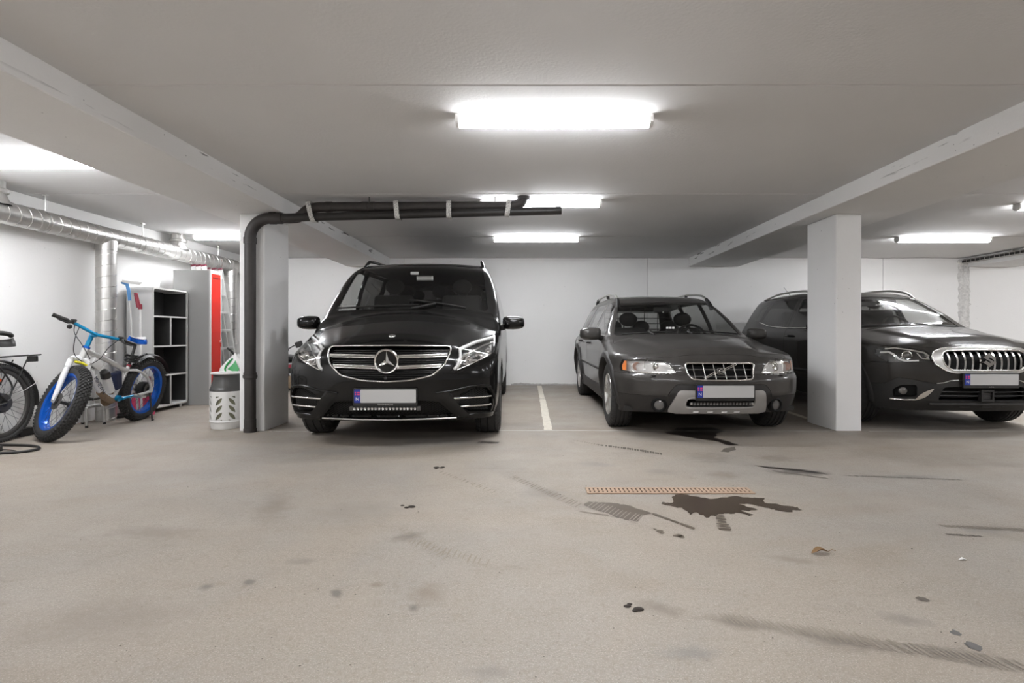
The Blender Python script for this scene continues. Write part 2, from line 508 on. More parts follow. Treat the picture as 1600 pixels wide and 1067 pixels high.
# ceiling: precast slabs laid side by side, joints open by a few millimetres
cb = MB().box2((X0 - 0.2, Y0 - 0.2, ZC + 0.06), (X1 + 0.2, Y1 + 0.2, ZC + 0.16))
ceiling = struct(cb.build('ceiling', M['ceil'], smooth=None))
joints = [Y0 - 0.2, -1.68, 0.71, 3.10, 5.49, 7.88, Y1 + 0.2]
for i in range(len(joints) - 1):
    MB().box2((X0 - 0.2, joints[i] + 0.005, ZC), (X1 + 0.2, joints[i + 1] - 0.005, ZC + 0.058)).build('ceiling_slab', M['ceil'], ceiling, None, bevel=0.006, seg=1)

# walls; the back wall is cast panels with narrow joints
wb = struct(MB().box2((X0 - 0.2, Y1 + 0.04, -0.1), (X1 + 0.2, Y1 + 0.2, ZC)).build('wall_back', M['wall'], smooth=None))
pj = [X0 - 0.2, -2.18, 2.22, 6.48, 7.86, X1 + 0.2]
for i in range(len(pj) - 1):
    MB().box2((pj[i] + 0.003, Y1, 0.0), (pj[i + 1] - 0.003, Y1 + 0.045, ZC - 0.004)).build('wall_panel', M['wall'], wb, None, bevel=0.004, seg=1)
wl = struct(MB().box2((X0 - 0.2, Y0, -0.1), (X0, Y1, ZC)).build('wall_left', M['wall'], smooth=None))
wr = struct(MB().box2((X1, Y0, -0.1), (X1 + 0.2, Y1, ZC)).build('wall_right', M['wall'], smooth=None))
wf = struct(MB().box2((X0 - 0.2, Y0 - 0.2, -0.1), (X1 + 0.2, Y0, ZC)).build('wall_front', M['wall'], smooth=None))

# beams along the room and the pillars under them
random.seed(3)
def ragged_beam(x0, x1, z0=2.215):
    b = MB().box2((x0, Y0, z0), (x1, Y1, ZC + 0.02))
    return struct(b.build('ceiling_beam', M['beam'], smooth=None, bevel=0.006, seg=1))
ragged_beam(-3.21, -2.445)
ragged_beam(2.968, 3.86)
ragged_beam(8.0, 8.85, 2.207)
def pillar(x0, x1):
    b = MB().box2((x0, 5.685, -0.05), (x1, 6.275, 2.217))
    return struct(b.build('pillar', M['pillar'], smooth=None, bevel=0.012, seg=2))
pillar(-2.914, -2.66)
pillar(3.18, 3.44)

# bare mortar left at the foot of the walls, lumps
def mortar_strip(name, p0, p1, nrm, seed, parent, hmax=0.12):
    rnd = np.random.RandomState(seed)
    p0, p1 = np.array(p0, float), np.array(p1, float); nrm = np.array(nrm, float)
    n = int(np.linalg.norm(p1 - p0) / 0.035)
    hs = 0.045 + 0.5 * hmax * np.clip(np.cumsum(rnd.randn(n) * 0.16), -0.6, 1.2) ** 2
    hs = np.clip(hs, 0.02, hmax)
    V, rows = [], 5
    G = np.zeros((n, rows, 3))
    for i in range(n):
        q = p0 + (p1 - p0) * i / (n - 1)
        for j in range(rows):
            t = j / (rows - 1)
            d = 0.012 * (1 - t) + 0.006 * rnd.rand() + (0 if j < rows - 1 else -0.01)
            G[i, j] = q + nrm * d + np.array([0, 0, hs[i] * t])
    b = MB().grid(G)
    return b.build(name, M['rubble'], parent, None)
mortar_strip('mortar_strip', (-0.25, Y1, 0.055), (1.05, Y1, 0.055), (0, -1, 0), 5, wb)
# rough vertical filler joint on the back wall
def filler():
    rnd = np.random.RandomState(4)
    n = 60; G = np.zeros((n, 9, 3))
    for i in range(n):
        z = 0.08 + (2.335 - 0.08) * i / (n - 1)
        for j in range(9):
            t = j / 8
            x = 7.83 + 0.22 * t + (0.012 * rnd.randn() if j in (0, 8) else 0)
            d = 0.002 + (0.016 * rnd.rand() + 0.012 * (j in (2, 3, 6)) if 0 < j < 8 else -0.004)
            G[i, j] = (x, Y1 - d, z)
    b = MB().grid(G)
    for k in range(5):
        b.sphere((7.86 + 0.05 * k * (0.6 if k > 2 else 1), Y1 - 0.01, 2.30 - 0.012 * k), 0.05, 10, 7, (1, 0.5, 0.8))
    return b.build('filler_joint', M['filler'], wb, 60)
filler()

# painted bay lines and the slab edge on the floor
def strip(name, pts, w, m, parent, t=0.0016, rag=0.0, seed=1):
    rnd = np.random.RandomState(seed)
    P = np.array(pts, float); G = []
    n = 40
    for i in range(n):
        s = i / (n - 1) * (len(P) - 1); k = min(int(s), len(P) - 2); q = P[k] + (P[k + 1] - P[k]) * (s - k)
        d = P[k + 1] - P[k]; d /= np.linalg.norm(d); nrm = np.array([d[1], -d[0]])
        a, c = q + nrm * (w / 2 + rag * rnd.randn()), q - nrm * (w / 2 + rag * rnd.randn())
        G.append([(a[0], a[1], fz(a[1]) + t), (c[0], c[1], fz(c[1]) + t)])
    return MB().grid(np.array(G)).build(name, m, parent, None)
strip('bay_line', [(0.243, 5.72), (0.262, 8.2)], 0.088, M['line'], floor, rag=0.003, seed=2)
strip('bay_line', [(0.258, 8.25), (0.262, 10.0)], 0.078, M['line'], floor, rag=0.003, seed=3)
strip('bay_line', [(3.30, 6.35), (3.30, 10.0)], 0.08, M['line'], floor, rag=0.003, seed=4)
M['edge'] = mat('pale_slab_edge', (0.58, 0.555, 0.52), 0.7, noise=0.2, nscale=20)
strip('slab_edge_line', [(-0.28, 5.69), (3.1, 5.665)], 0.018, M['edge'], floor, rag=0.003, seed=6)
strip('slab_edge_line', [(3.5, 5.66), (8.0, 5.64)], 0.016, M['edge'], floor, rag=0.003, seed=7)
strip('slab_edge_line', [(-2.95, 5.64), (-2.0, 5.66)], 0.016, M['edge'], floor, rag=0.003, seed=9)

# ------------------------------------------------------------------ ceiling lamps
def make_lamp(x, y, L=1.245, w=0.088, h=0.07, label='', dark_end=False):
    t = thing('strip_light', label, 'ceiling light', (x, y, ZC), group='strip lights on the ceiling')
    n = 8
    prof = [(-w / 2, 0.0)] + [(-w / 2 * math.cos(PI * 0.5 * k / n) , -h * (0.55 + 0.45 * math.sin(PI * 0.5 * k / n))) for k in range(n)] + \
           [(w / 2 * math.cos(PI * 0.5 * k / n), -h * (0.55 + 0.45 * math.sin(PI * 0.5 * k / n))) for k in range(n, -1, -1)] + [(w / 2, 0.0)]
    lo = [q for q in prof if q[1] < -h * 0.86]
    d = MB().prism(lo, lambda a, b, s: (s, a, b - 0.004), -L / 2 + 0.02, L / 2 - 0.02)
    d.build('diffuser', M['lampwarm'] if x < -3 else M['lamp'], t, 40)
    e = max(q[0] for q in lo); zt = lo[0][1]
    for s in (-1, 1):
        pr = [q for q in prof if q[0] * s >= e - 1e-6 and q[1] <= -0.020 and q[1] >= zt - 1e-6] + [(s * w / 2, -0.020), (s * (w / 2 - 0.006), -0.020), (s * (e - 0.006), zt + 0.004)]
        if s < 0: pr = [(-w / 2, -0.020)] + [q for q in prof if q[0] < -e + 1e-6 and -0.020 >= q[1] >= zt - 1e-6] + [(-e + 0.006, zt + 0.004), (-w / 2 + 0.006, -0.020)]
        else: pr = [(w / 2, -0.020)] + [q for q in reversed(prof) if q[0] > e - 1e-6 and -0.020 >= q[1] >= zt - 1e-6] + [(e - 0.006, zt + 0.004), (w / 2 - 0.006, -0.020)]
        MB().prism(pr, lambda a, b, q: (q, a, b - 0.004), -L / 2 + 0.02, L / 2 - 0.02).build('diffuser_side', M['lampside'], t, 40)
    for s in (-1, 1):
        p2 = [(a * 1.03, b * 1.02) for a, b in prof]
        MB().prism(p2, lambda a, b, q: (q, a, b - 0.003), s * L / 2, s * (L / 2 - 0.022)).build('end_cap', M['lampcap'], t, 40)
    MB().box2((-L / 2 + 0.021, -w / 2 + 0.004, -0.024), (L / 2 - 0.021, w / 2 - 0.004, 0.0)).build('housing', M['lampcap'], t, None)
    return t
make_lamp(0.185, 3.535, label='nearest strip light on the middle ceiling, largest in the photo')
make_lamp(0.165, 5.745, label='middle-bay strip light partly hidden behind the black pipes')
make_lamp(0.160, 7.88, L=1.22, label='strip light on the middle ceiling farthest back, above the wall')
make_lamp(-3.96, 4.40, label='strip light over the left bay, cut by the left frame edge')
make_lamp(-3.96, 7.72, label='strip light over the left bay, behind the left pillar')
make_lamp(5.95, 7.92, L=1.33, label='strip light above the right parked car, whole in view')
make_lamp(5.83, 5.90, label='strip light at the right frame edge, only its end showing')
for (x, y) in ((0.18, 1.35), (0.18, -1.9), (-3.96, 1.0), (-3.96, -2.4), (5.85, 3.7), (5.85, 1.5), (5.85, -0.8), (9.9, 7.9), (9.9, 4.4), (9.9, 0.9)):
    make_lamp(x, y, label='strip light on the ceiling outside the picture')
# ------------------------------------------------------------------ car bodies: a smooth field, meshed, cut into panels
def pchip(pts):
    P = np.array(pts, float); x, y = P[:, 0], P[:, 1]
    h = np.diff(x); d = np.diff(y) / h
    m = np.zeros_like(y); m[0], m[-1] = d[0], d[-1]
    for i in range(1, len(x) - 1):
        if d[i - 1] * d[i] > 0:
            w1, w2 = 2 * h[i] + h[i - 1], h[i] + 2 * h[i - 1]
            m[i] = (w1 + w2) / (w1 / d[i - 1] + w2 / d[i])
    X = np.linspace(x[0], x[-1], 600)
    k = np.clip(np.searchsorted(x, X, side='right') - 1, 0, len(x) - 2)
    t = (X - x[k]) / h[k]
    Y = (2 * t ** 3 - 3 * t ** 2 + 1) * y[k] + (t ** 3 - 2 * t ** 2 + t) * h[k] * m[k] + (-2 * t ** 3 + 3 * t ** 2) * y[k + 1] + (t ** 3 - t ** 2) * h[k] * m[k + 1]
    X32, Y32 = X.astype(np.float32), Y.astype(np.float32)
    return lambda q: np.interp(q, X32, Y32).astype(np.float32)

def smax(a, b, k):
    h = np.clip(0.5 + 0.5 * (a - b) / k, 0, 1)
    return b + (a - b) * h + k * h * (1 - h)

def car_field(c):
    zt, F, Rr, pl, ins = pchip(c['top']), pchip(c['front']), pchip(c['rear']), pchip(c['plan']), pchip(c['inset'])
    cr, bw = pchip(c['crown']), pchip(c['bow'])
    W = c['W']; arches = c['arches']; extra, hump = c.get('extra'), c.get('hump')
    def f(x, y, z):
        ax = np.abs(x)
        t = ax / W
        t2 = t * t
        yy = y - c['topbow'] * t2
        top = (z - zt(yy) + cr(y) * t2)
        if hump is not None: top = top - hump(ax, y)
        side = ax - pl(y) + ins(z)
        for (ay, az, ar, fl) in arches:      # flared wheel arches
            if fl:
                dd = np.sqrt((y - ay) ** 2 + (z - az) ** 2)
                side = side - fl * np.exp(-((dd - ar) / 0.07) ** 2)
        front = F(z) + bw(t) - y
        rear = y - Rr(z) + c['rearbow'] * t2 * t2
        v = smax(top, side, c['k_ts'])
        v = smax(v, front, c['k_f'])
        v = smax(v, rear, 0.08)
        v = np.maximum(v, c['zb'] + c.get('lift', 0) * np.clip((0.55 - y) / 0.55, 0, 1) - z)
        if extra is not None:
            v = extra(v, ax, y, z)
        for (ay, az, ar, fl) in arches:
            dd = ar - np.sqrt((y - ay) ** 2 + (z - az) ** 2)
            v = np.maximum(v, np.minimum(dd, ax - (W - 0.36)))
        return v
    return f

def surface_nets(f, lo, hi, h):
    ax = [np.arange(lo[i], hi[i] + h, h, dtype=np.float32) for i in range(3)]
    V = f(ax[0][:, None, None], ax[1][None, :, None], ax[2][None, None, :]).astype(np.float32)
    S = V < 0
    corner = [(i, j, k) for i in (0, 1) for j in (0, 1) for k in (0, 1)]
    n = [s - 1 for s in V.shape]
    cnt = np.zeros(n, np.int8)
    for (i, j, k) in corner:
        cnt += S[i:i + n[0], j:j + n[1], k:k + n[2]]
    mixed = (cnt > 0) & (cnt < 8)
    I = np.argwhere(mixed)
    vals = np.stack([V[I[:, 0] + a, I[:, 1] + b, I[:, 2] + c] for (a, b, c) in corner], 1)
    pos = np.zeros((len(I), 3)); num = np.zeros(len(I))
    for a in range(8):
        for b in range(a + 1, 8):
            ca, cb = np.array(corner[a]), np.array(corner[b])
            if np.abs(ca - cb).sum() != 1: continue
            va, vb = vals[:, a], vals[:, b]
            m = (va < 0) != (vb < 0)
            t = np.where(m, va / np.where(m, va - vb, 1), 0)
            pos += np.where(m[:, None], ca + t[:, None] * (cb - ca), 0); num += m
    P = (I + pos / num[:, None]) * h + np.array(lo)
    idx = np.full(n, -1, np.int32); idx[mixed] = np.arange(len(I))
    quads = []
    for d in range(3):
        e = [0, 0, 0]; e[d] = 1
        sh = V.shape
        A = S[:sh[0] - e[0], :sh[1] - e[1], :sh[2] - e[2]]
        B = S[e[0]:, e[1]:, e[2]:]
        E = np.argwhere(A != B)
        u, v = [q for q in range(3) if q != d]
        E = E[(E[:, u] > 0) & (E[:, v] > 0) & (E[:, u] < n[u]) & (E[:, v] < n[v])]
        flip = S[E[:, 0], E[:, 1], E[:, 2]]
        def cell(du, dv):
            q = E.copy(); q[:, u] -= du; q[:, v] -= dv
            return idx[q[:, 0], q[:, 1], q[:, 2]]
        Q = np.stack([cell(1, 1), cell(0, 1), cell(0, 0), cell(1, 0)], 1)
        fl = flip if d != 1 else ~flip
        Q = np.where(fl[:, None], Q, Q[:, ::-1])
        quads.append(Q)
    Q = np.concatenate(quads)
    return P, Q[(Q >= 0).all(1)]

def inside_poly(P, poly):
    x, y = P[:, 0], P[:, 1]
    r = np.zeros(len(P), bool)
    n = len(poly)
    for i in range(n):
        x1, y1 = poly[i]; x2, y2 = poly[(i + 1) % n]
        if y1 == y2: continue
        c = ((y1 > y) != (y2 > y)) & (x < (x2 - x1) * (y - y1) / (y2 - y1) + x1)
        r ^= c
    return r

def near_poly(P, poly):
    best = np.full(len(P), 1e9); out = P.copy()
    poly = np.array(poly)
    for i in range(len(poly)):
        a, b = poly[i], poly[(i + 1) % len(poly)]
        d = b - a; L2 = (d * d).sum() + 1e-12
        t = np.clip(((P - a) @ d) / L2, 0, 1)
        q = a + t[:, None] * d
        dist = ((P - q) ** 2).sum(1)
        m = dist < best
        best[m] = dist[m]; out[m] = q[m]
    return out

AX = {'front': (0, 2, 1, -1), 'rear': (0, 2, 1, 1), 'side': (1, 2, 0, 0), 'top': (0, 1, 2, 1)}

class Shell:
    def __init__(self, cfg, h=0.018):
        self.c = cfg; self.f = car_field(cfg)
        L, W, H = cfg['L'], cfg['W'], cfg['H']
        lo = (-W - 0.08 - h * 0.37, -0.12, cfg['zb'] - 0.05); hi = (W + 0.08, L + 0.1, H + 0.08)
        self.V, self.Q = surface_nets(self.f, lo, hi, h)
        self.newton(slice(None), 3)
        self.reg = np.zeros(len(self.Q), np.int32)
        self.locked = np.zeros(len(self.V), bool)
        self.names = ['body']
        self.fnorm()
    def ev(self, P):
        return self.f(P[:, 0].astype(np.float32), P[:, 1].astype(np.float32), P[:, 2].astype(np.float32)).astype(float)
    def grad(self, P, e=0.004):
        return np.stack([(self.ev(P + d) - self.ev(P - d)) / (2 * e) for d in np.eye(3) * e], 1)
    def newton(self, sel, it, axis=None):
        P = self.V[sel].copy()
        for _ in range(it):
            v = self.ev(P); g = self.grad(P)
            if axis is None:
                s = np.clip(v / ((g * g).sum(1) + 1e-6), -0.02, 0.02)
                P -= s[:, None] * g
            else:
                ga = np.where(np.abs(g[:, axis]) < 0.12, np.sign(g[:, axis] + 1e-9) * 0.12, g[:, axis])
                P[:, axis] -= np.clip(v / ga, -0.02, 0.02)
        self.V[sel] = P
    def fnorm(self):
        q = self.V[self.Q]
        n = np.cross(q[:, 2] - q[:, 0], q[:, 3] - q[:, 1])
        self.N = n / (np.linalg.norm(n, axis=1)[:, None] + 1e-12)
        self.C = q.mean(1)
        # orient outward
        g = self.grad(self.C)
        fl = (self.N * g).sum(1) < 0
        if fl.any():
            self.Q[fl] = self.Q[fl][:, ::-1]; self.N[fl] *= -1
    def cut(self, name, view, poly, side=0, cond=None, over=None, thr=0.12):
        """Name the faces inside a 2D outline seen from one side; their border is moved onto the outline."""
        a, b, d, sg = AX[view]
        poly = [tuple(p) for p in poly]
        if view == 'side': vis = self.N[:, 0] * side > thr
        else: vis = self.N[:, d] * sg > thr
        if side and view != 'side': vis &= self.C[:, 0] * side > 0
        if cond is not None: vis &= cond(self.C)
        C2 = self.C[:, [a, b]]
        ins = vis & inside_poly(C2, poly)
        if over is not None:
            ok = np.isin(self.reg, [self.names.index(o) for o in over if o in self.names])
            ins &= ok
        if name not in self.names: self.names.append(name)
        rid = self.names.index(name)
        vin = np.zeros(len(self.V), bool); vout = np.zeros(len(self.V), bool)
        vin[self.Q[ins].ravel()] = True
        vo = vis & ~ins
        if over is not None: vo &= ok
        vout[self.Q[vo].ravel()] = True
        bd = vin & vout & ~self.locked
        P2 = self.V[bd][:, [a, b]]
        N2 = near_poly(P2, poly)
        mv = np.linalg.norm(N2 - P2, axis=1) < 0.05
        ids = np.where(bd)[0][mv]
        for _ in range(2):
            P2 = self.V[ids][:, [a, b]]
            N2 = near_poly(P2, poly)
            self.V[ids, a] = N2[:, 0]; self.V[ids, b] = N2[:, 1]
            self.newton(ids, 3, axis=d)
        self.locked[ids] = True
        self.reg[ins] = rid
        return ins
    def region(self, names):
        ids = [self.names.index(n) for n in names if n in self.names]
        return np.isin(self.reg, ids)
    def submesh(self, sel, gap=0.0018, skirt=0.014, off=0.0):
        Q = self.Q[sel]
        used, inv = np.unique(Q.ravel(), return_inverse=True)
        q = inv.reshape(-1, 4); V = self.V[used].copy()
        N = self.grad(V); N /= np.linalg.norm(N, axis=1)[:, None] + 1e-9
        V = V + N * off
        e = np.concatenate([q[:, [i, (i + 1) % 4]] for i in range(4)])
        key = np.sort(e, 1); k = key[:, 0].astype(np.int64) * (len(V) + 1) + key[:, 1]
        u, first, cnt = np.unique(k, return_index=True, return_counts=True)
        be = e[first[cnt == 1]]
        bv = np.unique(be.ravel())
        if gap and len(bv):
            cen = V[q].mean(1); acc = np.zeros_like(V); num = np.zeros(len(V))
            for i in range(4):
                np.add.at(acc, q[:, i], cen); np.add.at(num, q[:, i], 1)
            d = acc[bv] / num[bv][:, None] - V[bv]
            d -= N[bv] * (d * N[bv]).sum(1)[:, None]
            V[bv] += d / (np.linalg.norm(d, axis=1)[:, None] + 1e-9) * gap
        faces = [q]
        if skirt and len(bv):
            mp = np.full(len(V), -1); mp[bv] = len(V) + np.arange(len(bv))
            V = np.concatenate([V, V[bv] - N[bv] * skirt])
            faces.append(np.stack([be[:, 1], be[:, 0], mp[be[:, 0]], mp[be[:, 1]]], 1))
        return V, np.concatenate(faces)
    def emit(self, regs, name, m, parent, side=0, **kw):
        sel = self.region(regs)
        if side: sel &= self.C[:, 0] * side > 0
        if not sel.any():
            print('EMPTY REGION', name); return None
        V, F = self.submesh(sel, **kw)
        return link_mesh(name, np_mesh(name, V, F), m, parent, 40)
    def drop(self, regs):
        keep = ~self.region(regs)
        self.Q, self.reg, self.N, self.C = self.Q[keep], self.reg[keep], self.N[keep], self.C[keep]
    # where the surface is
    def front_y(self, x, z, y0=-0.2, y1=2.2):
        x, z = np.broadcast_arrays(np.asarray(x, float), np.asarray(z, float))
        sh = x.shape; x, z = x.ravel(), z.ravel()
        ys = np.linspace(y0, y1, 241)
        P = np.stack([np.repeat(x, 241), np.tile(ys, len(x)), np.repeat(z, 241)], 1)
        v = self.ev(P).reshape(len(x), 241)
        k = np.argmax(v < 0, 1); ok = (v < 0).any(1)
        k = np.clip(k, 1, 240)
        a, b = v[np.arange(len(x)), k - 1], v[np.arange(len(x)), k]
        y = ys[k - 1] + (ys[k] - ys[k - 1]) * np.where(a > b, a / (a - b + 1e-12), 0)
        y = np.where(ok, y, np.nan)
        return y.reshape(sh)
    def side_x(self, y, z, s=1):
        y, z = np.broadcast_arrays(np.asarray(y, float), np.asarray(z, float))
        sh = y.shape; y, z = y.ravel(), z.ravel()
        xs = np.linspace(self.c['W'] + 0.15, 0.1, 181)
        P = np.stack([np.tile(xs, len(y)), np.repeat(y, 181), np.repeat(z, 181)], 1)
        v = self.ev(P).reshape(len(y), 181)
        k = np.clip(np.argmax(v < 0, 1), 1, 180)
        a, b = v[np.arange(len(y)), k - 1], v[np.arange(len(y)), k]
        b = np.where((v < 0).any(1), b, -a); hit = (v < 0).any(1); k = np.where(hit, k, 60)
        return (s * (xs[k - 1] + (xs[k] - xs[k - 1]) * np.where(a > b, a / (a - b + 1e-12), 0))).reshape(sh)
    def top_z(self, x, y):
        x, y = np.broadcast_arrays(np.asarray(x, float), np.asarray(y, float))
        sh = x.shape; x, y = x.ravel(), y.ravel()
        zs = np.linspace(self.c['H'] + 0.1, 0.4, 201)
        P = np.stack([np.repeat(x, 201), np.repeat(y, 201), np.tile(zs, len(x))], 1)
        v = self.ev(P).reshape(len(x), 201)
        k = np.clip(np.argmax(v < 0, 1), 1, 200)
        a, b = v[np.arange(len(x)), k - 1], v[np.arange(len(x)), k]
        return (zs[k - 1] + (zs[k] - zs[k - 1]) * np.where(a > b, a / (a - b + 1e-12), 0)).reshape(sh)
    def on_front(self, pts, off=0.0, n=6, closed=False):
        """2D (x, z) path -> 3D path lying on the nose, pushed out by off (m)."""
        P = densify(pts, n, closed)
        y = self.front_y(P[:, 0], P[:, 1])
        y = np.where(np.isnan(y), np.nanmean(y), y)
        Q = np.stack([P[:, 0], y, P[:, 1]], 1)
        g = self.grad(Q); g /= np.linalg.norm(g, axis=1)[:, None] + 1e-9
        return Q + g * off
    def on_side(self, pts, s, off=0.0, n=6, closed=False):
        P = densify(pts, n, closed)
        Q = np.stack([self.side_x(P[:, 0], P[:, 1], s), P[:, 0], P[:, 1]], 1)
        g = self.grad(Q); g /= np.linalg.norm(g, axis=1)[:, None] + 1e-9
        return Q + g * off

def densify(pts, n, closed=False):
    P = np.array(pts, float); out = []
    m = len(P)
    for i in range(m if closed else m - 1):
        a, b = P[i], P[(i + 1) % m]
        for k in range(n): out.append(a + (b - a) * k / n)
    if not closed: out.append(P[-1])
    return np.array(out)

def mirror2(poly):
    return [(-a, b) for a, b in poly][::-1]

def pchain(P):
    """half outline given for x >= 0 from the bottom centre to the top centre -> whole outline."""
    return list(P) + [(-a, b) for a, b in reversed(P) if abs(a) > 1e-6]

# materials shared by the cars
def paint(name, col, rough=0.28, dust=0.0, coat=0.5):
    m = bpy.data.materials.new(name); m.use_nodes = True
    nt = m.node_tree; nd = nt.nodes; L = nt.links.new; b = nd['Principled BSDF']
    b.inputs['Base Color'].default_value = (*col, 1); b.inputs['Roughness'].default_value = rough
    b.inputs['Specular IOR Level'].default_value = 0.12
    b.inputs['Coat Weight'].default_value = coat; b.inputs['Coat Roughness'].default_value = 0.04
    tc = nd.new('ShaderNodeTexCoord')
    n = nd.new('ShaderNodeTexNoise'); n.inputs['Scale'].default_value = 6; n.inputs['Detail'].default_value = 6
    L(tc.outputs['Object'], n.inputs['Vector'])
    if dust:
        r = nd.new('ShaderNodeMapRange'); r.inputs['From Min'].default_value = 0.35; r.inputs['From Max'].default_value = 0.75
        r.inputs['To Max'].default_value = dust
        L(n.outputs['Fac'], r.inputs['Value'])
        k = nd.new('ShaderNodeMix'); k.data_type = 'RGBA'; k.inputs['A'].default_value = (*col, 1); k.inputs['B'].default_value = (0.20, 0.19, 0.18, 1)
        L(r.outputs['Result'], k.inputs['Factor']); L(k.outputs['Result'], b.inputs['Base Color'])
    r2 = nd.new('ShaderNodeMapRange'); r2.inputs['To Min'].default_value = rough * 0.96; r2.inputs['To Max'].default_value = rough * 1.05
    L(n.outputs['Fac'], r2.inputs['Value']); L(r2.outputs['Result'], b.inputs['Roughness'])
    return m

M['chrome'] = mat('chrome', (0.78, 0.77, 0.75), 0.14, 1.0)
M['satin'] = mat('satin_chrome', (0.60, 0.59, 0.57), 0.32, 1.0)
M['gloss'] = mat('gloss_black', (0.008, 0.008, 0.008), 0.12)
M['trim'] = mat('dark_trim', (0.016, 0.015, 0.014), 0.6, noise=0.3, nscale=30)
M['mesh'] = mat('grille_black', (0.006, 0.006, 0.006), 0.6, spec=0.2)
M['cabin'] = mat('cabin_dark', (0.012, 0.011, 0.010), 0.8)
M['seat'] = mat('seat_fabric', (0.012, 0.011, 0.010), 0.85, noise=0.3, nscale=40)
M['glass'] = glass_mat('window_glass', (0.72, 0.73, 0.72))
M['privacy'] = glass_mat('privacy_glass', (0.16, 0.16, 0.16))
M['clear'] = glass_mat('lamp_glass', (0.93, 0.93, 0.92))
M['reflector'] = mat('lamp_reflector', (0.72, 0.71, 0.70), 0.22, 0.9)
M['lampblack'] = mat('lamp_housing', (0.05, 0.05, 0.05), 0.3, 0.3)
M['led'] = mat('white_light_guide', (0.80, 0.80, 0.80), 0.25)
M['amber'] = mat('amber_lens', (0.85, 0.26, 0.07), 0.25)
M['amber2'] = mat('amber_bulb', (0.50, 0.33, 0.27), 0.3)
M['plate'] = mat('blank_plate', (0.46, 0.455, 0.447), 0.55)
M['plateblue'] = mat('plate_blue', (0.012, 0.035, 0.30), 0.45)
M['platepink'] = mat('plate_flag', (0.70, 0.06, 0.16), 0.5)
M['alloy'] = mat('alloy_wheel', (0.55, 0.54, 0.52), 0.3, 0.9)
M['darkalloy'] = mat('grey_alloy_wheel', (0.25, 0.245, 0.24), 0.35, 0.9)

def make_wheel(parent, c, side, Rt, wd, Rr, spokes=5, rimmat='alloy', steer=0.0, blocks=90, grooves=3):
    """part wheel > tyre, rim, hub_cap, brake_disc"""
    w = new_empty('wheel', c, (0, 0, steer), parent)
    hw = wd / 2
    n = blocks * 2
    prof = [(Rr - 0.004, -hw * 0.82), (Rr + 0.012, -hw * 0.90), (Rr + (Rt - Rr) * 0.45, -hw * 1.0), (Rt - 0.035, -hw * 0.97), (Rt - 0.012, -hw * 0.86)]
    sho = [3, 4]
    gr = np.linspace(-hw * 0.56, hw * 0.56, grooves)
    x0 = -hw * 0.80
    tread = [(Rt - 0.004, x0)]
    for g in gr:
        tread += [(Rt - 0.0005, g - 0.007), (Rt - 0.010, g - 0.005), (Rt - 0.010, g + 0.005), (Rt - 0.0005, g + 0.007)]
    tread.append((Rt - 0.004, -x0))
    a = len(prof); prof = prof + tread
    b = len(prof)
    prof += [(Rt - 0.012, hw * 0.86), (Rt - 0.035, hw * 0.97), (Rr + (Rt - Rr) * 0.45, hw), (Rr + 0.012, hw * 0.90), (Rr - 0.004, hw * 0.82)]
    shoulder = {4, a, b - 1, b, 3, b + 1}
    def mod(j, k):
        if j in shoulder: return -0.010 if k % 4 >= 3 else 0.0
        return 0.0
    t = MB().lathe(prof, (0, 0, 0), (1, 0, 0), n=n, mod=mod)
    t.build('tyre', M['rubber'], w, 30, fix=True)
    s = side
    rim = MB()
    rim.lathe([(Rr + 0.006, s * hw * 0.86), (Rr + 0.004, s * hw * 0.93), (Rr - 0.008, s * hw * 0.92), (Rr - 0.02, s * hw * 0.70), (Rr - 0.025, s * hw * 0.2), (Rr - 0.03, -s * hw * 0.8), (Rr + 0.002, -s * hw * 0.86)], (0, 0, 0), (1, 0, 0), n=48)
    for k in range(spokes):
        a0 = 2 * PI * k / spokes + 0.3
        for dd in (-0.16, 0.16) if spokes <= 5 else (0,):
            a1 = a0 + dd
            p0 = np.array([s * hw * 0.72, 0.05 * math.cos(a0), 0.05 * math.sin(a0)])
            p1 = np.array([s * hw * 0.84, (Rr - 0.008) * math.cos(a1), (Rr - 0.008) * math.sin(a1)])
            rim.bar(p0, p1, 0.034 if spokes <= 5 else 0.05, 0.025, up=(s, 0, 0))
    rim.lathe([(0.0, s * hw * 0.86), (0.05, s * hw * 0.84), (0.066, s * hw * 0.72), (0.06, s * hw * 0.5), (0.0, s * hw * 0.45)], (0, 0, 0), (1, 0, 0), n=24)
    rim.build('rim', M[rimmat], w, 35)
    MB().lathe([(0.0, s * hw * 0.3), (Rr * 0.72, s * hw * 0.3), (Rr * 0.72, s * hw * 0.18), (0.0, s * hw * 0.18)], (0, 0, 0), (1, 0, 0), n=32).build('brake_disc', M['darksteel'], w, 35)
    return w

